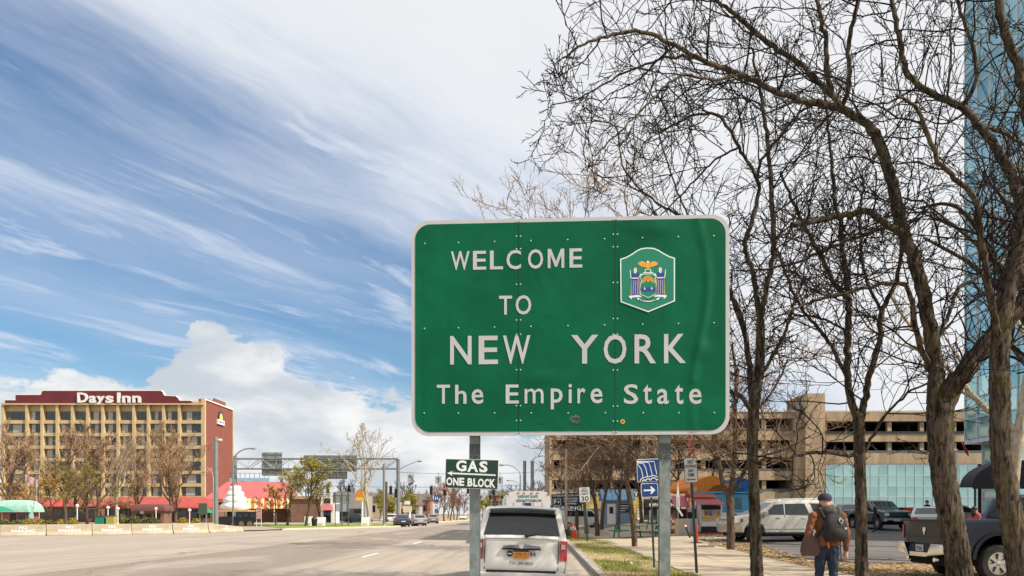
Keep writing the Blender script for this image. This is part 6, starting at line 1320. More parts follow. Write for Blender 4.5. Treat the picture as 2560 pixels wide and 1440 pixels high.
def plate_sign(name, label, px, D, w, h, z0, m_edge, m_face, lean=0.0, yaw=0.0, z=None, post=M_galvd, pr=.028):
    x = wx(px, D); o = thing(name, label, 'sign', (x, D, gz(x, D) if z is None else z), yaw)
    o.rotation_euler = (0, lean, yaw)
    zc = z0 - o.location.z
    MB().plate(rrect(-w / 2, w / 2, zc - h / 2, zc + h / 2, .04, 4), -.012, -.006).build('plate', m_edge, o); MB().plate(rrect(-w / 2 + .014, w / 2 - .014, zc - h / 2 + .014, zc + h / 2 - .014, .03, 4), -.0145, -.0115).build('face', m_face, o)
    return o, zc
M_swhite = mat('sign_face_white', (.50, .53, .52), .5, var=.05)
o, zc = plate_sign('parking_sign', 'white No Stopping Any Time sign on a green steel post', 1742, 19.4, .32, .62, wz(1175, 19.4), M_black, M_swhite, R(-3.2), R(-14))
MB().plate(rrect(-.16, .16, zc - .31, zc + .31, .04, 4), -.0058, -.004).build('plate_back', M_swhite, o)
for i, (s, w, h, dz, m) in enumerate((('NO', .125, .105, .205, M_black), ('STOPPING', .27, .075, .095, mat('sign_red_text', (.13, .03, .04), .5)), ('ANY', .13, .075, -.01, M_black), ('TIME', .15, .075, -.115, M_black))): text('lettering', s, m, o, 0, zc + dz, w, h, -.0148, bold=.02, th=.003)
MB().plate([(-.11, zc - .225), (-.07, zc - .255), (-.07, zc - .236), (.10, zc - .236), (.10, zc - .214), (-.07, zc - .214), (-.07, zc - .195)], -.018, -.0147).build('arrow', mat('sign_dark_red', (.12, .012, .015), .5), o)
MB().box(-.033, .033, .0, .035, -.2, zc + .22).build('post', mat('green_post', (.03, .05, .045), .5, metal=.3), o)
o, zc = plate_sign('speed_sign', 'white City Speed 30 limit sign on a dark post', 1468.5, 42, .58, .80, wz(1236.5, 42), M_black, M_swhite, R(-3.5), R(5), z=.15)
for s, w, h, dz in (('CITY', .26, .09, .31), ('SPEED', .36, .10, .19), ('LIMIT', .40, .10, .04), ('30', .40, .26, -.21)): text('lettering', s, M_black, o, 0, zc + dz, w, h, -.015, bold=.01, th=.004)
MB().box(-.05, .05, .0, .07, -.1, zc + .25).build('post', MATS['green_post'], o)
o, zc = plate_sign('falls_sign', 'blue sign with a white waterfall symbol, partly hidden by the steel post', 1631, 21.6, .62, .62, wz(1176, 21.6), M_ewht, M_blue, R(-2.5), R(4))
def stroke(pts, w, nm, z_=-.0175, m=M_ewht):
    P = [Vector((x, z)) for x, z in pts]; L, Rr = [], []
    for i, p in enumerate(P):
        t = (P[min(i + 1, len(P) - 1)] - P[max(i - 1, 0)]).normalized(); n = Vector((-t.y, t.x)) * w / 2; L.append(tuple(p + n)); Rr.append(tuple(p - n))
    return MB().plate(L + Rr[::-1], z_, z_ + .003).build(nm, m, o)
for k in range(4):
    x0 = -.20 + k * .13; stroke([(-.30, zc + .20 + k * .02), (x0 - .08 + .02 * k, zc + .17 + .022 * k), (x0, zc + .06 + .012 * k), (x0 + .035, zc - .10), (x0 + .045, zc - .19 + .025 * k)], .019, 'falls_stripe')
for cx_, r in ((-.13, .115), (-.02, .14), (.13, .16), (.26, .12)):
    for rr, m, zq in ((r, M_ewht, -.019), (r - .022, M_blue, -.0205), (r - .06, M_ewht, -.022), (r - .085, M_blue, -.0235)):
        if rr > .02: MB().plate([(max(-.29, min(.29, cx_ + rr * math.cos(a))), zc - .292 + max(0, rr * math.sin(a)) + (0.002 if rr * math.sin(a) < .002 else 0)) for a in seg(0.05, math.pi - .05, 12)], zq, zq + .0015).build('spray_arc', m, o)
za = wz(1225.5, 21.6) - o.location.z
MB().plate(rrect(-.215, .245, za - .19, za + .19, .04, 4), -.012, -.006).build('plate', M_ewht, o); MB().plate(rrect(-.201, .231, za - .176, za + .176, .03, 4), -.0145, -.0115).build('face', M_blue, o)
MB().plate([(-.15, za - .022), (.06, za - .022), (.03, za - .10), (.065, za - .10), (.17, za), (.065, za + .10), (.03, za + .10), (.06, za + .022), (-.15, za + .022)], -.018, -.0147).build('arrow', M_ewht, o)
MB().box(.03, .08, .0, .04, -.2, zc + .2).build('post', MATS['green_post'], o)
# ---------------------------------------------------------------- vehicles
M_tyre = mat('tyre_rubber', (.018, .018, .018), .85, var=.2, vs=8); M_rim = mat('alloy_rim', (.55, .55, .55), .25, metal=.9, var=.05); M_chrome = mat('chrome', (.75, .75, .74), .08, metal=1.0, var=.02)
M_tail = mat('tail_red', (.33, .012, .012), .15, var=.2, vs=12, coat=.6); M_tail2 = mat('tail_clear', (.55, .42, .38), .15, var=.1, coat=.6); M_headl = mat('headlamp', (.55, .58, .60), .1, var=.15, vs=10, coat=.8); M_trim = mat('black_trim', (.012, .012, .012), .55)
M_under = mat('underbody', (.01, .01, .01), .9)
def paint(name, c, metal=.25): return mat(name, c, .3, metal=metal, var=.03, vs=.6, coat=.5, spec=.4)
def arch(xc, r, zb, n=9):                         # wheel opening, front to back along the sill
    a0 = math.asin(max(-1, min(1, (zb - r_c) / r))) if False else 0
    return [(xc + r * math.cos(a), zb + r * 1.0 * math.sin(a)) for a in seg(0, math.pi, n)]
def wheel(parent, x, y, r, w, spokes=5, side=1, rimf=.62):
    root = MB()
    prof = [(r * rimf, -w / 2), (r * .9, -w / 2), (r * .985, -w * .36), (r, -w * .2), (r, w * .2), (r * .985, w * .36), (r * .9, w / 2), (r * rimf, w / 2)]
    wo = root.lathe(prof, 24, (0, 0, 0), 'Y', cap=False).build('wheel', M_tyre, parent, smooth=40); wo.location = (x, y, r); yo = w / 2 * .8
    rm = MB(); rm.lathe([(r * rimf * 1.01, yo * .35), (r * rimf, yo * 1.12), (r * rimf * .9, yo * 1.12), (r * rimf * .86, yo * .5)], 24, (0, 0, 0), 'Y')
    for i in range(spokes):
        a = 2 * math.pi * i / spokes + .3; c, s = math.cos(a), math.sin(a); q = r * rimf; hw = q * .17
        pts = [(.16 * q, hw * .9), (.55 * q, hw * .75), (.9 * q, hw * 1.25), (.9 * q, -hw * 1.25), (.55 * q, -hw * .75), (.16 * q, -hw * .9)]
        P = [(u * c - v * s, u * s + v * c) for u, v in pts]; rm.loft([[(px, -yo * .75, pz) for px, pz in P], [(px, -yo * 1.08, pz) for px, pz in P]])
    rm.lathe([(.22 * q, yo * .6), (.22 * q, yo * 1.15), (.12 * q, yo * 1.22)], 12, (0, 0, 0), 'Y')
    ro = rm.build('rim', M_rim, wo, smooth=35); db = MB().lathe([(r * rimf * .88, 0), (r * rimf * .88, yo * .4)], 18, (0, 0, 0), 'Y').build('brake_disc', M_under, wo)
    if side > 0: wo.rotation_euler = (0, 0, math.pi)
    return wo
class Car:
    """x forward, y left, z up; side outline extruded to a body with rounded flanks and narrowing glasshouse"""
    def __init__(s, root, outline, hw, belt, tumble, m, taper=(0, 0, .0, .0), rnd_=.05, crown=.0):
        s.root, s.hw, s.belt, s.tumble, s.taper, s.crown = root, hw, belt, tumble, taper, crown
        n = len(outline); cx = sum(p[0] for p in outline) / n
        ins = inset(outline, rnd_) if True else outline
        mb = MB(); rings = []
        for t, k in ((-1, 1), (-.985, .55), (-.94, 0), (-.5, 0), (0, 0), (.5, 0), (.94, 0), (.985, .55), (1, 1)):
            rings.append([((o[0] * (1 - k) + i_[0] * k), t * s.w(o[0] * (1 - k) + i_[0] * k, o[1] * (1 - k) + i_[1] * k), (o[1] * (1 - k) + i_[1] * k) + crown * (1 - t * t) * (1 if o[1] > belt + .3 else .4 if o[1] > belt - .2 else 0)) for o, i_ in zip(outline, ins)])
        mb.loft(rings); s.body = mb.build('body', m, root, smooth=32)
    def w(s, x, z):
        w_ = s.hw - s.tumble * max(0, z - s.belt) - .07 * max(0, (.55 - z)) ** 1.0
        x0, x1, a, b = s.taper
        if x > x1: w_ -= b * ((x - x1)) ** 2
        if x < x0: w_ -= a * ((x0 - x)) ** 2
        return w_
    def side(s, name, poly, m, sides=(1, -1), off=.008, parent=None, th=.012):
        for sd in sides:
            mb = MB(); mb.loft([[(x, sd * (s.w(x, z) + off - th), z) for x, z in poly], [(x, sd * (s.w(x, z) + off), z) for x, z in poly]]); r = mb.build(name, m, parent or s.root)
        return r
    def across(s, name, p, q, m, f=(.86, .86), off=.012, n=6, bulge=.0, parent=None):
        """panel lying on the body between outline points p (lower) and q (upper), spanning the width"""
        d = Vector((q[0] - p[0], q[1] - p[1])); nn = Vector((-d.y, d.x)).normalized()
        if nn.y < 0 and abs(nn.y) > .2: nn = -nn
        if abs(nn.y) <= .2: nn = nn if (nn.x > 0) == (p[0] > 0) else -nn
        A, B = [], []
        for k in range(n + 1):
            t = -1 + 2 * k / n; wp, wq = s.w(*p) * f[0] * t, s.w(*q) * f[1] * t; c = s.crown * (1 - t * t)
            A.append((p[0] + nn.x * off, wp, p[1] + nn.y * off + (c if p[1] > s.belt + .3 else .4 * c))); B.append((q[0] + nn.x * off, wq, q[1] + nn.y * off + (c if q[1] > s.belt + .3 else .4 * c)))
        mb = MB(); mb.loft([A, B], cap=False, closed=False)
        e = Vector((nn.x, 0, nn.y)) * .012
        mb.loft([[tuple(Vector(v) - e) for v in A], [tuple(Vector(v) - e) for v in B]], cap=False, closed=False)
        return mb.build(name, m, parent or s.root, smooth=50)
def sedan(label, loc, rz, m, L=4.6, hw=.88, H=1.45, rear=True, group=None, kind='car'):
    root = thing('parked_car' if group else 'car', label, 'car', loc, rz, group); r = .31; xr, xf = -1.32, 1.35; h = L / 2
    out = [(-h + .05, .32)] + [(xr - .40, .24)] + arch(xr, .37, .26)[::-1] + [(xr + .40, .24), (xf - .40, .24)] + arch(xf, .37, .26)[::-1] + [(xf + .40, .24), (h - .04, .30), (h, .52), (h - .08, .68), (h - .6, .82), (h - 1.35, .92), (.42, H - .1), (.1, H - .01), (-.5, H), (-1.05, H - .06), (-1.75, 1.0), (-h + .1, .95), (-h + .01, .86), (-h, .55)]
    out = [(x, z) for x, z in out]
    c = Car(root, out[::1] if poly_area(out) > 0 else out[::-1], hw, .88, .30, m, (-1.6, 1.5, .10, .12), .05, .03)
    c.side('side_window', [(-1.5, .97), (-.05, .95), (-.05, H - .12), (-.75, H - .11), (-1.15, H - .2)], M_glass); c.side('side_window', [(.0, .95), (1.02, .93), (.42, H - .18), (.05, H - .12), (.0, H - .12)], M_glass)
    c.across('windscreen', (h - 1.42, .955), (.48, H - .13), M_glass, (.84, .82)); c.across('rear_window', (-1.68, 1.035), (-1.10, H - .09), M_glass, (.80, .80))
    for sd in (1, -1):
        c.side('tail_lamp', [(-h + .0, .72), (-h + .34, .74), (-h + .30, .88), (-h + .02, .88)], M_tail, (sd,), .012); MB().box(-h - .012, -h + .05, sd * .48, sd * (hw - .14), .70, .86).build('tail_lamp', M_tail, root); MB().box(h - .12, h - .035, sd * .42, sd * (hw - .16), .56, .68).build('headlamp', M_headl, root)
        mr = MB().sphere((.72, sd * (hw + .06), .98), .08, .09, .06, 8, 5).build('mirror', m, root, smooth=60)
        for x in (xr, xf): wheel(root, x, sd * (hw - .12), r, .2, 7, sd)
        c.side('door_seam', [(-.03, .35), (-.015, .35), (-.015, .93), (-.03, .93)], M_trim, (sd,), .006); c.side('door_handle', [(-.32, .80), (-.12, .80), (-.12, .83), (-.32, .83)], M_chrome, (sd,), .02)
    MB().box(-h - .014, -h + .02, -.26, .26, .60, .72).build('licence_plate', M_swhite, root); MB().box(-h - .02, -h + .03, -hw + .2, hw - .2, .30, .40).build('rear_bumper_trim', M_trim, root); MB().box(h - .06, h + .01, -.5, .5, .40, .52).build('grille', M_trim, root)
    MB().box(-h + .25, h - .25, -hw + .18, hw - .18, .16, .30).build('underbody', M_under, root)
    return root
def poly_area(p): return sum(a[0] * b[1] - b[0] * a[1] for a, b in zip(p, p[1:] + p[:1])) / 2

# ---- minivan parked at the kerb, seen from behind
VD = 17.0
van = thing('minivan', 'pearl white taxi minivan parked at the kerb, seen from behind', 'minivan', (wx(1308.5, VD), VD + 2.55, 0.0), R(88.6)); van.rotation_euler = (R(1.5), 0, R(88.6))
M_van = paint('pearl_white', (.78, .76, .70), .0); h = 2.55; xr, xf, r = -1.5, 1.55, .34
out = [(-h + .06, .24), (xr - .45, .24)] + arch(xr, .41, .28)[::-1] + [(xr + .45, .26), (xf - .45, .26)] + arch(xf, .41, .28)[::-1] + [(xf + .45, .26), (h - .06, .32), (h, .6), (h - .1, .80), (h - .5, .98), (h - 1.0, 1.10), (.72, 1.62), (.45, 1.70), (-.3, 1.755), (-1.6, 1.745), (-2.12, 1.70), (-2.22, 1.66), (-2.30, 1.50), (-2.44, 1.14), (-2.50, 1.06), (-h + .03, .80), (-h, .62), (-h - .018, .50), (-h, .36)]
C = Car(van, out if poly_area(out) > 0 else out[::-1], .985, 1.06, .235, M_van, (-1.9, 1.7, .10, .10), .045, .035)
C.across('rear_window', (-2.455, 1.125), (-2.285, 1.575), M_glass, (.87, .84), .010)
C.across('tailgate_ledge', (-2.515, 1.055), (-2.462, 1.115), M_van, (.80, .84), .018)
for zz0, zz1, x_, m_ in ((1.575, 1.66, -2.29, M_trim),):
    sp_ = MB(); sp_.loft([[(-2.285, y, 1.575 + .02 * (1 - (y / .8) ** 2)) for y in seg(-.76, .76, 8)], [(-2.42, y, 1.60 + .02 * (1 - (y / .8) ** 2)) for y in seg(-.70, .70, 8)], [(-2.40, y, 1.66 + .03 * (1 - (y / .8) ** 2)) for y in seg(-.68, .68, 8)], [(-2.20, y, 1.69 + .035 * (1 - (y / .8) ** 2)) for y in seg(-.74, .74, 8)]], cap=False, closed=False); sp_.build('spoiler', M_trim, van, smooth=40)
for sd in (1, -1):
    C.side('side_window', [(-2.05, 1.15), (-1.05, 1.13), (-1.05, 1.60), (-1.98, 1.58)], M_glass, (sd,)); C.side('side_window', [(-1.0, 1.13), (-.02, 1.12), (-.02, 1.62), (-1.0, 1.60)], M_glass, (sd,)); C.side('side_window', [(.03, 1.12), (1.15, 1.12), (.62, 1.58), (.03, 1.62)], M_glass, (sd,))
    for x in (xr, xf): wheel(van, x, sd * .86, r, .22, 5, sd)
    yv0, yv1 = sd * (.985 - .165), sd * (.985 - .005)
    tl_ = MB(); q = [(yv0, .63), (yv1 - sd * .01, .61), (yv1 - sd * .01, 1.03), (yv0 - sd * .0, 1.04)]
    tl_.loft([[(-h + .10, y, z) for y, z in q], [(-h - .045 + (.05 if abs(y) > .9 else 0) + max(0, z - .6) * .13, y, z) for y, z in q]]); tl_ = tl_.build('tail_lamp', M_tail, van)
    MB().box(-h - .028, -h + .02, sd * .84, sd * .925, .86, .96).build('reversing_lens', M_tail2, tl_)
    C.side('door_track', [(-2.0, 1.0), (-1.0, 1.0), (-1.0, 1.015), (-2.0, 1.015)], M_trim, (sd,), .006); C.side('door_seam', [(-1.0, .4), (-.985, .4), (-.985, 1.1), (-1.0, 1.1)], M_trim, (sd,), .006); C.side('door_seam', [(.0, .4), (.015, .4), (.015, 1.1), (.0, 1.1)], M_trim, (sd,), .006)
    mr = MB().box(.78, .92, sd * 1.0, sd * 1.22, 1.06, 1.24).build('mirror', M_trim, van, bevel=.04)
    MB().tube([(-1.9, sd * .66, 1.78), (-1.8, sd * .66, 1.81), (.2, sd * .67, 1.82), (.3, sd * .67, 1.77)], .02, 6).build('roof_rail', M_trim, van)
    C.side('corner_bumper', [(-h + .0, .26), (-h + .55, .30), (-h + .50, .575), (-h + .0, .595)], M_van, (sd,), .02)
bp_ = MB(); bp_.loft([[(-h - .03, y, .20) for y in seg(-.9, .9, 8)], [(-h - .095 + .03 * (y * y), y, .25) for y in seg(-.95, .95, 8)], [(-h - .095 + .03 * (y * y), y, .33) for y in seg(-.95, .95, 8)], [(-h - .02 + .02 * y * y, y, .355) for y in seg(-.93, .93, 8)]], cap=False, closed=False); bp_.build('rear_bumper', M_van, van, smooth=50)
MB().box(-h - .05, -h + .03, -.74, .74, .357, .395).build('bumper_step', M_trim, van)
MB().box(-h - .014, -h + .02, -.79, -.775, .40, 1.05).build('tailgate_seam', M_trim, van); MB().box(-h - .014, -h + .02, .775, .79, .40, 1.05).build('tailgate_seam', M_trim, van)
cb = MB(); cb.loft([[(-h - .01, y, .855) for y in seg(-.41, .41, 8)], [(-h - .055, y, .865) for y in seg(-.40, .40, 8)], [(-h - .045, y, .935 - .03 * (y / .4) ** 2) for y in seg(-.38, .38, 8)], [(-h + .02, y, .945 - .03 * (y / .4) ** 2) for y in seg(-.38, .38, 8)]], cap=False, closed=False); cb = cb.build('handle_bar', M_chrome, van, smooth=40)
MB().box(-h - .03, -h - .0, -.41, .41, .83, .854).build('handle_shadow_gap', M_trim, van)
MB().plate([(-.05, .0), (0, -.05), (.05, 0), (.05, .05), (-.05, .05)], -.012, 0).build('emblem', M_chrome, van).matrix_local = Matrix.Translation((-h - .056, 0, .90)) @ Matrix.Rotation(R(-90), 4, 'Z')
def on_rear(o, y, z, x=-h - .022): o.matrix_local = Matrix.Translation((x, y, z)) @ Matrix.Rotation(R(-90), 4, 'Z'); return o
# local frame for rear markings: X to the right as seen from behind (= -y)
lp = on_rear(MB().plate([(-.165, -.09), (.165, -.09), (.165, .09), (-.165, .09)], -.012, .004).build('licence_plate', mat('plate_gold', (.66, .27, .02), .5, var=.06), van), .01, .735)
MB().plate([(-.165, .055), (.165, .055), (.165, .09), (-.165, .09)], -.0145, -.0115).build('plate_band', M_navy, lp); text('plate_number', '12775-TY', M_navy, lp, 0, -.02, .26, .095, -.0125, bold=.0, th=.002)
on_rear(text('fleet_number', '44', M_black, van, 0, 0, .14, .11, 0, bold=.0, th=.003), -.235, .745); on_rear(text('phone_number', '716-284-8833', M_black, van, 0, 0, .50, .06, 0, bold=-.0, th=.003), .0, .55, -h - .026)
bd = on_rear(MB().lathe([(.065, 0), (.065, .006)], 16, (0, 0, 0), 'Y').build('badge', M_trim, van), .25, .745); MB().box(-.045, .045, -.009, -.0061, -.012, .012).build('badge_mark', M_swhite, bd)
wp = MB().tube([(-h + .0, -.10, 1.12), (-h - .015, -.35, 1.165), (-h - .0, -.66, 1.135)], [.022, .016, .008], 6).build('wiper', M_trim, van); MB().box(-h - .03, -h + .06, -.14, -.06, 1.10, 1.15).build('wiper_base', M_trim, wp)
MB().box(-h + .3, h - .3, -.8, .8, .16, .32).build('underbody', M_under, van)
MB().box(-.2, -.05, -.01, .01, 1.78, 1.90).build('antenna', M_trim, van)

# ---- shuttle bus ahead of it
BD = 42.0
bus = thing('shuttle_bus', 'white tour shuttle bus parked ahead of the minivan', 'bus', (wx(1320, BD), BD, 0.0), R(2))
M_bus = mat('bus_white', (.60, .60, .595), .35, var=.03, coat=.4); bw = 1.2; bt_ = wz(1227.5, BD)
prof = [(-bw, .45), (bw, .45), (bw, 2.2), (bw - .06, bt_ - .28), (bw - .2, bt_ - .06), (bw - .5, bt_), (-bw + .5, bt_), (-bw + .2, bt_ - .06), (-bw + .06, bt_ - .28), (-bw, 2.2)]
MB().loft([[(x * .97, 0, z) for x, z in prof], [(x, .12, z) for x, z in prof], [(x, 7.2, z) for x, z in prof]]).build('body', M_bus, bus, smooth=40)
for i, x in enumerate((-1.05, -.5, -.2, .2, .5, 1.05)): MB().sphere((x, -.01, bt_ - (.10 if abs(x) < .8 else .18)), .06, .04, .035, 8, 5).build('marker_lamp', M_tail, bus)
MB().box(-.17, .17, -.03, .02, bt_ - 1.3, bt_ - .62).build('rear_window', M_glass, bus)
for x in (-1.15, -.75, -.28, .28, .75): MB().box(x - .008, x + .008, -.014, .01, 1.0, bt_ - .6).build('panel_seam', M_galvd, bus)
text('lettering', 'cataract tours', mat('teal_print', (.02, .22, .22), .5), bus, 0, bt_ - .27, 1.05, .15, -.005, bold=.01, th=.01, shear=.15); text('lettering', 'EZDUALITYTOURS.COM', M_black, bus, .05, bt_ - .50, 1.32, .13, -.005, bold=.0, th=.01, shear=.15)
for sd in (-1, 1):
    MB().box(sd * 1.12, sd * .98, -.03, .02, .9, 1.25).build('tail_lamp', M_tail, bus)
    for y in (1.6, 5.9):
        w_ = MB().lathe([(.42, -.13), (.42, .13)], 18, (0, 0, 0), 'X').build('wheel', M_tyre, bus); w_.location = (sd * 1.05, y, .42); MB().lathe([(.22, -.14), (.22, .14)], 12, (0, 0, 0), 'X').build('rim', M_rim, w_)
    for i in range(5): MB().box(sd * (bw + .006), sd * (bw - .01), .8 + i * 1.2, 1.85 + i * 1.2, 1.55, 2.3).build('side_window', M_glass, bus)
MB().box(-1.15, 1.15, -.12, .0, .45, .62).build('rear_bumper', M_trim, bus); MB().box(-.9, .9, .2, 7, .28, .449).build('underbody', M_under, bus)

# ---- silver SUV in the lot
sv = 6.0; hd = Vector((-math.cos(R(sv)), -math.sin(R(sv)), 0)); nl = Vector((-hd.y, hd.x, 0))
fw = Vector((wx(1884, 38.2), 38.2, 0)); cen = fw - hd * 1.56 - nl * .88
suv = thing('suv', 'silver-beige SUV with roof rails parked in the lot', 'SUV', (cen.x, cen.y, gz(cen.x, cen.y) + .02), math.atan2(hd.y, hd.x)); suv.scale = (1.04, 1.04, 1.06)
M_suv = paint('silver_beige', (.42, .405, .355), .3); h, xr, xf, r = 2.62, -1.51, 1.51, .39
out = [(-h + .04, .48), (xr - .52, .40)] + arch(xr, .48, .40)[::-1] + [(xr + .52, .38), (xf - .52, .38)] + arch(xf, .48, .40)[::-1] + [(xf + .52, .38), (h - .04, .42), (h, .66), (h - .03, 1.0), (h - .12, 1.10), (h - 1.2, 1.20), (.55, 1.76), (.3, 1.83), (-.6, 1.88), (-2.1, 1.87), (-2.35, 1.80), (-2.50, 1.25), (-h + .04, 1.1), (-h, .7)]
C = Car(suv, out if poly_area(out) > 0 else out[::-1], 1.0, 1.16, .20, M_suv, (-2.0, 2.0, .12, .22), .05, .04)
C.side('side_window', [(.10, 1.22), (1.05, 1.22), (.55, 1.66), (.10, 1.70)], M_glass); C.side('side_window', [(-1.12, 1.22), (.04, 1.22), (.04, 1.70), (-.92, 1.72)], M_glass); C.side('side_window', [(-2.30, 1.24), (-1.42, 1.22), (-1.18, 1.73), (-2.20, 1.72)], M_glass)
C.across('windscreen', (h - 1.26, 1.23), (.60, 1.73), M_glass, (.86, .84)); C.across('rear_window', (-2.49, 1.28), (-2.37, 1.72), M_glass, (.84, .84))
for sd in (1, -1):
    for x in (xr, xf): wheel(suv, x, sd * .86, r, .25, 5, sd)
    C.side('headlamp', [(h - .42, .86), (h - .08, .84), (h - .06, 1.03), (h - .40, 1.04)], M_headl, (sd,), .012); C.side('indicator', [(h - .56, .88), (h - .43, .87), (h - .42, 1.03), (h - .55, 1.03)], M_tail, (sd,), .012); MB().box(h - .08, h + .012, sd * .62, sd * .92, .84, 1.03).build('headlamp', M_headl, suv); C.side('tail_lamp', [(-h + .04, .95), (-h + .2, .95), (-h + .26, 1.3), (-h + .12, 1.3)], M_tail, (sd,), .012)
    for x in (1.12, .07, -1.14): C.side('door_seam', [(x, .50), (x + .014, .50), (x + .014, 1.2), (x, 1.2)], M_trim, (sd,), .005)
    for x in (.28, -.95): C.side('door_handle', [(x, 1.05), (x + .22, 1.05), (x + .22, 1.09), (x, 1.09)], M_chrome, (sd,), .025)
    C.side('side_moulding', [(-1.0, .56), (1.0, .56), (1.0, .60), (-1.0, .60)], M_suv, (sd,), .02); C.side('name_badge', [(.75, .78), (1.05, .78), (1.05, .81), (.75, .81)], M_chrome, (sd,), .012)
    MB().box(-1.0, 1.05, sd * .96, sd * 1.06, .34, .40).build('running_board', M_trim, suv); MB().box(.95, 1.15, sd * 1.02, sd * 1.26, 1.16, 1.36).build('mirror', M_suv, suv, bevel=.04)
    MB().tube([(.3, sd * .72, 1.84), (.15, sd * .72, 1.92), (-1.9, sd * .72, 1.955), (-2.05, sd * .72, 1.88)], .028, 6).build('roof_rail', M_chrome, suv)
    C.side('lower_bumper', [(h - .5, .44), (h - .03, .46), (h - .02, .74), (h - .5, .74)], mat('suv_tan', (.42, .35, .22), .4), (sd,), .01)
MB().box(h - .05, h + .02, -.55, .55, .80, 1.03).build('grille', M_chrome, suv); MB().box(-h + .3, h - .3, -.8, .8, .24, .42).build('underbody', M_under, suv)

# ---- dark pickup truck
pv = 2.0; hd = Vector((math.cos(R(pv)), math.sin(R(pv)), 0)); nl = Vector((-hd.y, hd.x, 0)); rw = Vector((wx(2488, 17.4), 17.4, 0)); cen = rw + nl * .86
pk = thing('pickup_truck', 'dark blue pickup truck with chrome bumper parked behind the trees', 'pickup truck', (cen.x, cen.y, gz(cen.x, cen.y) - .02), math.atan2(hd.y, hd.x))
M_pk = mat('midnight_blue', (.006, .011, .022), .15, var=.03, vs=.6, spec=.4); r = .41
out = [(-1.070, .58), (-.55, .52)] + arch(0, .52, .50)[::-1] + [(.55, .46), (3.05, .46)] + arch(3.57, .52, .50)[::-1] + [(4.12, .46), (4.55, .48), (4.58, 1.0), (4.5, 1.12), (3.2, 1.22), (2.42, 1.82), (2.2, 1.90), (1.3, 1.91), (1.02, 1.84), (.78, 1.36), (.72, 1.34), (-1.040, 1.34), (-1.080, 1.30)]
C = Car(pk, out if poly_area(out) > 0 else out[::-1], .985, 1.2, .20, M_pk, (-2, 3.6, .1, .12), .04, .02)
MB().box(-1.15, .62, -.80, .80, 1.335, 1.352).build('bed_cover', M_trim, pk)
C.side('side_window', [(.98, 1.30), (1.62, 1.28), (1.62, 1.76), (1.16, 1.76)], M_glass); C.side('side_window', [(1.68, 1.28), (2.85, 1.26), (2.28, 1.74), (1.68, 1.77)], M_glass); C.across('rear_window', (.80, 1.40), (1.0, 1.80), M_glass, (.78, .76), .012); C.across('windscreen', (3.12, 1.25), (2.46, 1.79), M_glass, (.84, .82))
for sd in (1, -1):
    for x in (0, 3.57): wheel(pk, x, sd * .86, r, .28, 6, sd, .60)
    C.side('fender_flare', [(.60 * math.cos(a), .50 + .60 * math.sin(a)) for a in seg(0, math.pi, 12)] + [(.52 * math.cos(a), .50 + .52 * math.sin(a)) for a in seg(math.pi, 0, 12)], M_pk, (sd,), .035, th=.05); C.side('tail_lamp', [(-1.065, .92), (-1.005, .92), (-1.005, 1.24), (-1.065, 1.24)], M_tail, (sd,), .012); MB().box(-1.085, -1.060, sd * .90, sd * .965, .92, 1.24).build('tail_lamp', M_tail, pk)
    MB().cyl((-1.180, sd * .55, .47), (-1.1, sd * .55, .47), .05, 10).build('exhaust_tip', M_chrome, pk); MB().box(2.75, 2.92, sd * 1.02, sd * 1.28, 1.2, 1.42).build('mirror', M_trim, pk, bevel=.04)
    bb = MB(); bb.loft([[(-1.080, sd * .36, .52), (-1.080, sd * .99, .58), (-1.080, sd * .99, .84), (-1.080, sd * .54, .84)], [(-1.270, sd * .36, .53), (-1.200, sd * .96, .60), (-1.200, sd * .97, .82), (-1.270, sd * .56, .82)]]); bb.build('rear_bumper', M_chrome, pk, bevel=.015)
MB().box(-1.240, -1.080, -.355, .355, .525, .62).build('rear_bumper', M_chrome, pk); MB().box(-1.160, -1.081, -.46, .46, .625, .80).build('step_pad', M_trim, pk)
def rear_mark(o, y, z, x): o.matrix_local = Matrix.Translation((x, y, z)) @ Matrix.Rotation(R(-90), 4, 'Z'); return o
lp = rear_mark(MB().plate([(-.16, -.08), (.16, -.08), (.16, .08), (-.16, .08)], -.01, 0).build('licence_plate', M_swhite, pk), .05, .71, -1.165); text('plate_number', 'F26', M_navy, lp, 0, 0, .2, .08, -.0105, th=.002)
rear_mark(MB().plate([(-.055, .08), (.055, .08), (.06, .0), (.03, -.02), (.015, -.085), (-.015, -.085), (-.03, -.02), (-.06, 0)], -.012, 0).build('emblem', M_chrome, pk), .0, 1.10, -1.085)
MB().box(-1.092, -1.070, -.78, .78, .955, .975).build('tailgate_crease', M_trim, pk); MB().box(-1.100, -1.2, -.84, .84, 1.31, 1.36).build('tailgate_cap', M_trim, pk); MB().box(-1.0, 4.3, -.75, .75, .34, .52).build('underbody', M_under, pk)
C.side('door_seam', [(1.64, .6), (1.655, .6), (1.655, 1.3), (1.64, 1.3)], M_trim, (1, -1), .005); C.side('door_seam', [(.88, .6), (.895, .6), (.895, 1.3), (.88, 1.3)], M_trim, (1, -1), .005)

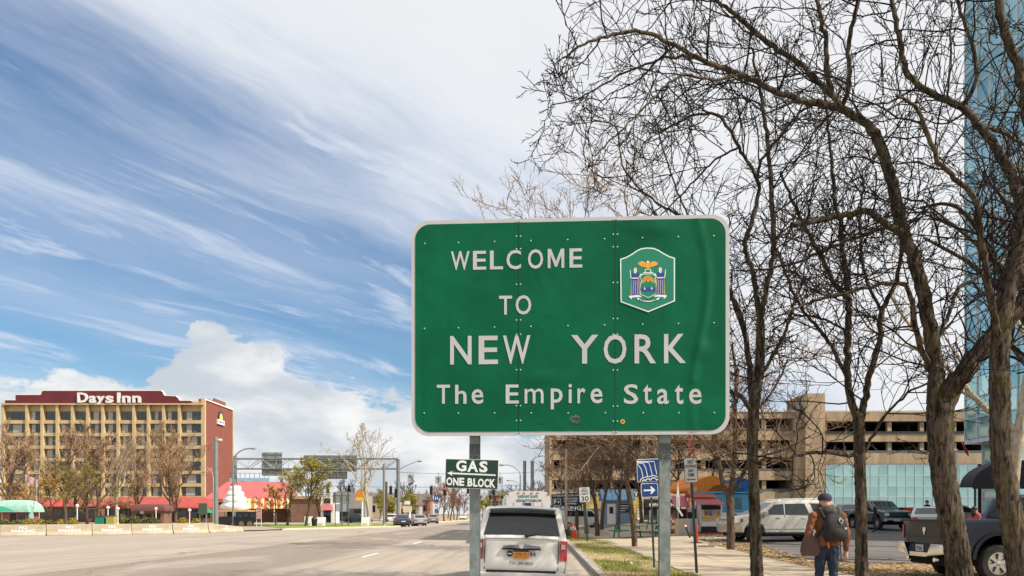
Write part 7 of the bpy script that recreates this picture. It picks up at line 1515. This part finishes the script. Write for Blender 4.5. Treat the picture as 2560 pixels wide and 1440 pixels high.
# ---- other cars
sedan('blue sedan waiting at the crossing, seen from behind', (wx(1001, 98), 99, 0), R(90 + 14), paint('car_blue', (.02, .055, .12), .3))
sedan('silver sedan waiting beside the blue sedan', (wx(1044, 104), 105, 0), R(90 + 14), paint('car_silver', (.42, .43, .43), .4))
sedan('grey car parked behind the gantry pole', (wx(1078, 128), 130, 0), R(90 + 10), paint('car_grey2', (.30, .31, .32), .4))
x = wx(2330, 47); sedan('silver hatchback parked in the lot beyond the pickup truck', (x, 47.5, gz(x, 47) + .02), R(62), MATS['car_silver'])
x = wx(2412, 52); sedan('grey-blue sedan parked beside the woman in pink', (x, 53, gz(x, 53) + .02), R(-10), paint('car_greyblue', (.20, .25, .28), .4))
x = wx(2122, 54); sedan('dark sedan parked behind the man with backpack', (x, 54, gz(x, 54) + .02), R(75), paint('car_dark', (.02, .025, .03), .3))
sedan('white car parked beyond the lawn', (wx(985, 135), 135, 0.1), R(10), paint('car_white', (.6, .6, .6), .0)); sedan('dark car parked before the low brown shop', (wx(895, 128), 128, 0.1), R(-5), MATS['car_dark'])
sedan('white car far down the road', (wx(1158, 205), 205, 0), R(-90), MATS['car_white'])
# dark pickup facing the camera
x = wx(2192, 50); tk = thing('pickup_truck', 'dark pickup truck facing the street behind the standing person', 'pickup truck', (x, 50, gz(x, 50) + .02), R(-82)); h = 2.2
out = [(-h, .55), (-1.65, .48)] + arch(-1.2, .46, .46)[::-1] + [(-.7, .44), (.9, .44)] + arch(1.45, .46, .46)[::-1] + [(1.95, .44), (h, .46), (h + .02, .95), (h - .08, 1.08), (1.0, 1.2), (.4, 1.72), (.1, 1.8), (-.7, 1.8), (-.95, 1.7), (-1.05, 1.22), (-h, 1.2)]
C = Car(tk, out if poly_area(out) > 0 else out[::-1], .96, 1.14, .2, paint('truck_slate', (.05, .06, .07), .4), (-2, 1.9, .1, .2), .05, .03)
C.across('windscreen', (.94, 1.23), (.44, 1.69), M_glass, (.86, .82)); C.side('side_window', [(-.85, 1.22), (.85, 1.2), (.35, 1.66), (-.75, 1.66)], M_glass)
for sd in (1, -1):
    for xx in (-1.2, 1.45): wheel(tk, xx, sd * .82, .37, .24, 5, sd)
    MB().box(h - .05, h + .04, sd * .62, sd * .9, .82, 1.0).build('headlamp', M_headl, tk); MB().box(.75, .9, sd * .98, sd * 1.2, 1.15, 1.33).build('mirror', M_trim, tk)
MB().box(h - .02, h + .045, -.58, .58, .78, 1.02).build('grille', M_trim, tk); MB().box(h - .0, h + .06, -.6, .6, .88, .92).build('grille_bar', M_chrome, tk); MB().box(h - .05, h + .12, -.92, .92, .50, .68).build('front_bumper', M_chrome, tk); MB().box(h + .121, h + .13, -.16, .16, .54, .64).build('licence_plate', M_swhite, tk); MB().box(-h + .3, h - .3, -.75, .75, .28, .46).build('underbody', M_under, tk)
# light blue food truck and a white van behind the trees
x = wx(1838, 50); ft = thing('food_truck', 'light blue and white food truck behind the forked tree', 'food truck', (x, 50, gz(x, 50) + .02), R(4)); M_fb = mat('truck_blue', (.035, .30, .52), .4, coat=.4); hT = wz(1233, 50) - ft.location.z
MB().box(-1.9, 1.6, 0, 2.0, .40, hT * .46).build('lower_body', M_bus, ft, bevel=.04); MB().box(-1.9, 1.6, .0, 2.0, hT * .46 + .002, hT).build('upper_body', M_fb, ft, bevel=.05)
MB().box(-2.0, 1.7, -.18, 2.1, hT + .002, hT + .09).build('roof', M_fb, ft); w_ = MB().box(-.62, .42, -.03, .02, hT * .56, hT * .88).build('serving_window', mat('teal_window', (.03, .13, .15), .1, var=.4, vs=3, spec=.8), ft, bevel=.03); MB().box(-1.75, -.85, -.03, .02, hT * .56, hT * .88).build('serving_window', MATS['teal_window'], ft)
for a, b in ((-.7, -.62), (.42, .5)): MB().box(a, b, -.05, .0, hT * .54, hT * .9).build('window_frame', M_fb, ft)
MB().box(-.55, .1, -.012, .0, hT * .36, hT * .42).build('print_line', M_navy, ft); MB().box(-.45, -.05, -.012, .0, hT * .30, hT * .34).build('print_line', M_navy, ft)
for xx in (-1.2, .9): wo = MB().lathe([(.36, -.12), (.36, .12)], 18, (0, 0, 0), 'Y').build('wheel', M_tyre, ft); wo.location = (xx, .1, .36); MB().lathe([(.2, -.13), (.2, .13)], 12, (0, 0, 0), 'Y').build('rim', M_rim, wo)
x = wx(1452, 74); wv = thing('white_van', 'white van parked beyond the orange cones', 'van', (x, 74, gz(x, 74) + .02), R(3)); M_wv = mat('van_white', (.6, .6, .59), .4, coat=.4)
pr_ = [(-1.9, .35), (1.7, .35), (2.1, .45), (2.15, .95), (1.5, 1.15), (.9, 1.75), (.6, 1.85), (-1.85, 1.85), (-1.95, 1.7)]
C = Car(wv, pr_, .9, 1.1, .1, M_wv, (-3, 1.7, .1, .2), .06); C.side('side_window', [(.5, 1.15), (1.35, 1.12), (.85, 1.66), (.5, 1.7)], M_glass); C.side('side_window', [(-1.6, 1.2), (.4, 1.18), (.4, 1.7), (-1.6, 1.7)], M_glass)
for sd in (1, -1):
    for xx in (-1.2, 1.3): wheel(wv, xx, sd * .82, .33, .2, 5, sd)
# ---------------------------------------------------------------- people
def capsule(mb, a, b, ra, rb, n=14):
    a, b = Vector(a), Vector(b); t = (b - a).normalized() if (b - a).length > 1e-6 else Vector((0, 0, 1))
    pts = [a - t * ra * .98, a - t * ra * .7, a - t * ra * .3] + [a, (a + b) / 2, b] + [b + t * rb * .3, b + t * rb * .7, b + t * rb * .98]
    rr = [ra * .2, ra * .71, ra * .95, ra, (ra + rb) / 2, rb, rb * .95, rb * .71, rb * .2]
    mb.tube(pts, rr, n)
def body_mesh(name, parts, mats, voxel, smooth=6, wrinkle=0.0):
    """parts: (a, b, ra, rb, material index, flattening in y) -> one continuous surface coloured by the nearest limb"""
    mb = MB(); segs = []
    for p in parts:
        a, b, ra, rb, mi = p[:5]; fl = p[5] if len(p) > 5 else 1.0; k0 = len(mb.v); capsule(mb, a, b, ra, rb); cy = (a[1] + b[1]) / 2
        if fl != 1.0: mb.v[k0:] = [(x, cy + (y - cy) * fl, z) for x, y, z in mb.v[k0:]]
        segs.append((np.array(a), np.array(b), ra, rb, mi, fl))
    me = bpy.data.meshes.new('tmp'); me.from_pydata(mb.v, [], mb.f); fix_normals(me); o = bpy.data.objects.new('tmp', me); COL.objects.link(o)
    m = o.modifiers.new('r', 'REMESH'); m.mode = 'VOXEL'; m.voxel_size = voxel; m.adaptivity = 0
    s = o.modifiers.new('s', 'SMOOTH'); s.factor = .5; s.iterations = smooth
    dg = bpy.context.evaluated_depsgraph_get(); out = bpy.data.meshes.new_from_object(o.evaluated_get(dg)); bpy.data.objects.remove(o); bpy.data.meshes.remove(me)
    if wrinkle:
        nv = len(out.vertices); co = np.zeros(nv * 3, np.float32); no = np.zeros(nv * 3, np.float32); out.vertices.foreach_get('co', co); out.vertices.foreach_get('normal', no); co = co.reshape(-1, 3); no = no.reshape(-1, 3); x, y, z = co.T
        wv = np.sin(46 * z + 5 * np.sin(9 * x + 4 * y) + 3 * np.sin(14 * z)) * .55 + np.sin(31 * z - 22 * x + 17 * y) * .45 + .5 * np.sin(70 * x + 40 * z)
        k = ((z < 1.42) & (z > .12) & ~((np.abs(x) > .27) & (z < .88))).astype(np.float32); co += no * (wv * k * wrinkle)[:, None]; out.vertices.foreach_set('co', co.ravel().astype(np.float32)); out.update()
    out.name = name; out.materials.clear()
    for q in mats: out.materials.append(q)
    n = len(out.polygons); c = np.zeros(n * 3, np.float32); out.polygons.foreach_get('center', c); c = c.reshape(-1, 3); best = np.full(n, 1e9); idx = np.zeros(n, np.int32)
    for a, b, ra, rb, mi, fl in segs:
        d = b - a; L2 = max(1e-9, d @ d); t = np.clip(((c - a) @ d) / L2, 0, 1); q = c - (a + t[:, None] * d); q[:, 1] /= fl; dist = np.linalg.norm(q, axis=1) - (ra + (rb - ra) * t); k = dist < best; best[k] = dist[k]; idx[k] = mi
    out.polygons.foreach_set('material_index', idx); out.polygons.foreach_set('use_smooth', np.ones(n, bool)); return out
M_skin = mat('skin', (.46, .27, .19), .55, var=.06, vs=20); M_jean = mat('denim', (.010, .021, .048), .85, var=.35, vs=7, bump=.3, bs=60); M_jack = mat('rust_jacket', (.15, .05, .017), .75, var=.3, vs=5, bump=.4, bs=30); M_shoe = mat('shoe', (.02, .018, .016), .6); M_hair = mat('dark_hair', (.018, .012, .01), .5, var=.3, vs=30)
M_blk = mat('black_cloth', (.014, .013, .014), .85, var=.3, vs=8, bump=.3, bs=40); M_pink = mat('coral_top', (.42, .10, .09), .8, var=.12, vs=6); M_bag = mat('brown_bag', (.085, .045, .034), .75, var=.2, vs=8, bump=.3, bs=30); M_hood = mat('plaid_scarf', (.05, .04, .035), .85, var=.8, vs=22); M_navyc = mat('navy_cap', (.012, .016, .04), .8)
def hand(parts, wrist, d, side, mi, s=1.0, curl=.35):
    """palm with five fingers along direction d; side is the direction of the thumb"""
    w, d, t = Vector(wrist), Vector(d).normalized(), Vector(side).normalized(); n = d.cross(t).normalized(); pe = w + d * .085 * s
    parts.append((tuple(w), tuple(pe), .030 * s, .036 * s, mi))
    for k, (o, L) in enumerate(((.030, .068), (.010, .078), (-.010, .072), (-.029, .056))):
        a = pe + t * o * s; b = a + (d + n * curl * .5).normalized() * L * .5 * s; c = b + (d + n * curl * 1.6).normalized() * L * .5 * s
        parts.append((tuple(a), tuple(b), .0098 * s, .0092 * s, mi)); parts.append((tuple(b), tuple(c), .0092 * s, .008 * s, mi))
    a = w + d * .03 * s + t * .028 * s; b = a + (d * .6 + t * .8).normalized() * .04 * s; c = b + (d + t * .15).normalized() * .032 * s
    parts.append((tuple(a), tuple(b), .012 * s, .011 * s, mi)); parts.append((tuple(b), tuple(c), .011 * s, .009 * s, mi))
def figure(P, top, leg, arm_l, arm_r, legs, head_tilt=(0, 0), shoulder=.19, hip=.10, build=1.0, sleeve=None, zhead=1.60, lean=0.0, neck_m=0):
    """P collects limb capsules; facing +y; z up; arms are (shoulder, elbow, wrist); legs are (hip, knee, ankle, toe)"""
    b = build
    P += [((-.05, lean * .0, .95), (.05, 0, .95), .135 * b, .135 * b, leg, .85), ((-.04, lean * .3, 1.10), (.04, lean * .3, 1.10), .135 * b, .135 * b, top, .82), ((-.07, lean * .7, 1.28), (.07, lean * .7, 1.28), .145 * b, .145 * b, top, .80), ((-.11, lean, 1.40), (.11, lean, 1.40), .105 * b, .105 * b, top, .85), ((0, lean, 1.44), (0, lean + .01, 1.53), .062, .058, neck_m)]
    hx, hy = head_tilt; P += [((hx * .4, lean + hy * .4, zhead - .015), (hx, lean + hy, zhead + .075), .078, .094, 0), ((hx * .6, lean + hy + .035, zhead - .04), (hx, lean + hy + .045, zhead + .02), .052, .06, 0), ((hx, lean + hy + .098, zhead + .045), (hx, lean + hy + .112, zhead + .012), .010, .014, 0)]
    for s in (-1, 1): P += [((hx + s * .088, lean + hy, zhead + .01), (hx + s * .092, lean + hy - .01, zhead + .045), .012, .014, 0)]
    for (sh, el, wr), sd in ((arm_l, -1), (arm_r, 1)):
        P += [(sh, el, .068 * b, .055 * b, top), (el, wr, .054 * b if sleeve is None else .042, .042 * b if sleeve is None else .03, top if sleeve is None else sleeve)]
    for hp, kn, an, to in legs: P += [(hp, kn, .098 * b, .066 * b, leg), (kn, an, .066 * b, .048 * b, leg), (an, to, .046, .042, 3)]
def face(o, hx, hy, z, hairm, long_=False):
    for s in (-1, 1): MB().sphere((hx + s * .034, hy + .086, z + .045), .011, .008, .008, 8, 5).build('eye', M_hair, o)
    MB().box(hx - .022, hx + .022, hy + .092, hy + .099, z - .030, z - .022).build('mouth', mat('lips', (.30, .10, .09), .5), o)

# man walking away, backpack, bag on his left side
D_ = 12.6; mx = wx(2068, D_); man = thing('person', 'person in rust jacket and jeans walking away with black backpack and shoulder bag', 'person', (mx, D_, gz(mx, D_) + .03), R(4))
P = []
figure(P, 1, 2, ((-.235, -.02, 1.40), (-.325, -.05, 1.12), (-.35, .06, .90)), ((.235, -.01, 1.40), (.30, -.03, 1.12), (.315, .02, .88)), [((-.095, 0, .92), (-.08, .10, .50), (-.07, .12, .09), (-.08, .30, .055)), ((.095, 0, .92), (.10, .0, .50), (.075, -.20, .13), (.08, -.05, .045))], head_tilt=(-.01, .05), build=1.08, lean=.02, neck_m=1, zhead=1.585)
P += [((-.06, .0, 1.02), (.06, .0, 1.02), .165, .165, 1, .85)]
hand(P, (.317, .03, .855), (.05, .12, -1), (-.3, 1, 0), 0, 1.05); hand(P, (-.352, .075, .875), (.0, .15, -1), (.3, 1, 0), 0, 1.05)
link('body', body_mesh('body', P, [M_skin, M_jack, M_jean, M_shoe], .011, 6, .0055), man)
cap_ = MB(); cap_.lathe([(.104, 0), (.108, .03), (.098, .075), (.07, .105), (.02, .122)], 18, (-.01, .06, 1.645)); cap_.build('cap', M_navyc, man, smooth=50); MB().slab([(-.07 + .14 * i / 8 - .01, .13 + .08 * math.sin(math.pi * i / 8)) for i in range(9)], 1.652, 1.664).build('cap_brim', M_navyc, man)
sc_ = MB(); sc_.tube([(.11 * math.cos(a) + 0.0, .03 + .10 * math.sin(a), 1.50 + .035 * math.sin(3 * a)) for a in seg(0, 2 * math.pi, 16)], [.05 + .008 * math.sin(5 * a) for a in seg(0, 2 * math.pi, 16)], 10); sc_.build('scarf', M_hood, man, smooth=60); MB().sphere((.02, -.09, 1.46), .12, .07, .085, 12, 8).build('hood', M_hood, man, smooth=60)
bk = MB(); rings = []
for z, w, d in ((1.00, .10, .10), (1.02, .155, .17), (1.12, .175, .22), (1.26, .170, .20), (1.36, .145, .16), (1.42, .10, .11), (1.44, .05, .06)):
    rings.append([(.015 + w * math.copysign(abs(math.cos(a)) ** .6, math.cos(a)), -.145 - d / 2 + d / 2 * math.copysign(abs(math.sin(a)) ** .6, math.sin(a)), z) for a in [2 * math.pi * i / 20 for i in range(20)]])
bk = bk.loft(rings).build('backpack', M_blk, man, smooth=50); pk_ = MB().sphere((.02, -.335, 1.13), .12, .05, .09, 12, 8).build('pocket', M_blk, bk, smooth=60); MB().tube([(.055, -.31, 1.37), (.03, -.335, 1.33), (.06, -.345, 1.28), (.09, -.33, 1.33), (.055, -.31, 1.37)], .011, 6).build('cord', mat('cord_grey', (.30, .32, .28), .6), bk); MB().plate([(.10, 1.19), (.15, 1.20), (.15, 1.23), (.10, 1.22)], -.345, -.325).build('logo', M_swhite, bk)
for s in (-1, 1): MB().tube([(s * .12 + .01, -.16, 1.36), (s * .15, -.06, 1.50), (s * .15, .06, 1.50), (s * .16, .14, 1.38), (s * .18, .12, 1.20)], .024, 8).build('strap', M_blk, bk, smooth=60)
for x in (-.06, .05, .10): MB().tube([(x, -.22, 1.02), (x + .01, -.22, .88), (x + .03, -.20, .72)], .008, 6).build('dangling_strap', M_blk, bk)
bg = MB(); bg.loft([[(-.30 + .13 * math.cos(a), -.05 + .07 * math.sin(a), .78) for a in seg(0, 6.0, 12)], [(-.30 + .16 * math.cos(a), -.05 + .10 * math.sin(a), .85) for a in seg(0, 6.0, 12)], [(-.28 + .155 * math.cos(a), -.05 + .085 * math.sin(a), 1.0) for a in seg(0, 6.0, 12)], [(-.26 + .13 * math.cos(a), -.05 + .05 * math.sin(a), 1.07) for a in seg(0, 6.0, 12)]]); bg = bg.build('shoulder_bag', M_bag, man, smooth=50); MB().tube([(-.22, -.06, 1.05), (-.13, -.16, 1.25), (.02, -.155, 1.44), (.14, -.03, 1.50)], .016, 6).build('strap', M_blk, bg)
MB().sphere((-.07, -.20, .96), .022, .02, .06, 8, 6).build('orange_tag', mat('tag_orange', (.75, .10, .02), .5), man)
# person in black shirt by the far kerb, reading something in the hands
D_ = 46.5; mx = wx(2187, D_); o = thing('person', 'person in black shirt and blue jeans standing beside the dark truck looking down', 'person', (mx, D_, gz(mx, D_) + .022), R(70)); P = []
figure(P, 1, 2, ((-.20, .0, 1.40), (-.22, .02, 1.13), (-.10, .22, 1.12)), ((.20, .0, 1.40), (.22, .02, 1.13), (.10, .22, 1.12)), [((-.09, 0, .92), (-.09, .02, .50), (-.09, -.02, .09), (-.09, .14, .05)), ((.09, 0, .92), (.09, .02, .50), (.09, -.02, .09), (.10, .14, .05))], head_tilt=(0, .05), build=1.0, sleeve=0, zhead=1.57)
hand(P, (-.09, .24, 1.12), (.2, 1, 0), (.2, 0, 1), 0); hand(P, (.09, .24, 1.12), (-.2, 1, 0), (-.2, 0, 1), 0); link('body', body_mesh('body', P, [M_skin, M_blk, M_jean, M_shoe], .012), o)
MB().sphere((0, .02, 1.665), .105, .11, .085, 12, 8).build('hair', M_hair, o, smooth=60); face(o, 0, .05, 1.57, M_hair); MB().box(-.07, .07, .33, .345, 1.10, 1.24).build('phone', M_swhite, o)
# woman in coral top beside the pickup
D_ = 30; mx = wx(2437, D_); o = thing('person', 'person with long dark hair in coral top standing behind the pickup truck', 'person', (mx, D_, gz(mx, D_) + .022), R(-70)); P = []
figure(P, 1, 2, ((-.18, .0, 1.38), (-.22, .0, 1.12), (-.08, .20, 1.08)), ((.18, .0, 1.38), (.22, .0, 1.12), (.08, .21, 1.05)), [((-.08, 0, .92), (-.08, .02, .50), (-.08, -.02, .09), (-.08, .13, .05)), ((.08, 0, .92), (.08, .02, .50), (.09, -.02, .09), (.09, .13, .05))], build=.94, zhead=1.55)
hand(P, (-.07, .22, 1.07), (.5, .9, 0), (0, .2, 1), 0); hand(P, (.07, .23, 1.04), (-.5, .9, 0), (0, .2, 1), 0); link('body', body_mesh('body', P, [M_skin, M_pink, M_blk, M_shoe], .012), o)
hr = MB(); hr.sphere((0, -.02, 1.635), .108, .105, .095, 12, 8); hr.build('hair', M_hair, o, smooth=60); MB().sphere((0, -.085, 1.47), .10, .05, .17, 12, 8).build('long_hair', M_hair, o, smooth=60); face(o, 0, 0, 1.55, M_hair); MB().tube([(-.15, -.02, 1.47), (.0, .13, 1.28), (.2, .05, 1.0)], .014, 6).build('bag_strap', M_blk, o); MB().box(.14, .24, -.12, .12, .80, 1.0).build('handbag', M_blk, o, bevel=.03)
# person behind the silver hatchback
D_ = 51; mx = wx(2318, D_); o = thing('person', 'dark-haired person in black coat standing behind the silver hatchback', 'person', (mx, D_, gz(mx, D_) + .022), R(200)); P = []
figure(P, 1, 2, ((-.20, .0, 1.40), (-.24, .02, 1.13), (-.22, .12, .9)), ((.20, .0, 1.40), (.24, .02, 1.13), (.22, .12, .9)), [((-.09, 0, .92), (-.09, .02, .50), (-.09, -.02, .09), (-.09, .14, .05)), ((.09, 0, .92), (.09, .02, .50), (.09, -.02, .09), (.10, .14, .05))], build=1.05)
hand(P, (-.22, .13, .87), (0, .2, -1), (.5, 1, 0), 0); hand(P, (.22, .13, .87), (0, .2, -1), (-.5, 1, 0), 0); link('body', body_mesh('body', P, [M_skin, M_blk, M_blk, M_shoe], .014), o)
MB().sphere((0, -.015, 1.69), .11, .115, .10, 12, 8).build('hair', M_hair, o, smooth=60); face(o, 0, 0, 1.6, M_hair)

# ---------------------------------------------------------------- small litter and stones
rnd = random.Random(12)
for i, (px, D) in enumerate(((1578, 23.0), (1632, 22.4))):
    x = wx(px, D); s = .05; P = [(x + s * rnd.uniform(.7, 1.3) * math.cos(a), D + s * rnd.uniform(.7, 1.3) * math.sin(a)) for a in seg(0, 5.4, 6)]
    mb = MB(); z = gz(x, D) + .03; mb.loft([[(p, q, z) for p, q in P], [(x + (p - x) * .6, D + (q - D) * .6, z + .05) for p, q in P]]); tag(mb.build('paper_scrap', M_white), ('crumpled white paper scrap on the grass by the steel post', 'crumpled white paper scrap on the grass beside the blue sign post')[i], 'litter')
x = wx(1765, 34); o = thing('timber', 'weathered wooden beam lying on the dirt beside the cone', 'timber', (x, 34, gz(x, 34) + .02), R(-6)); MB().box(-.35, .35, -.07, .07, 0, .1).build('beam', mat('old_timber', (.28, .20, .13), .9, var=.3, vs=8), o); MB().box(.1, .3, -.05, .08, .101, .15).build('stone', M_kerb, o)
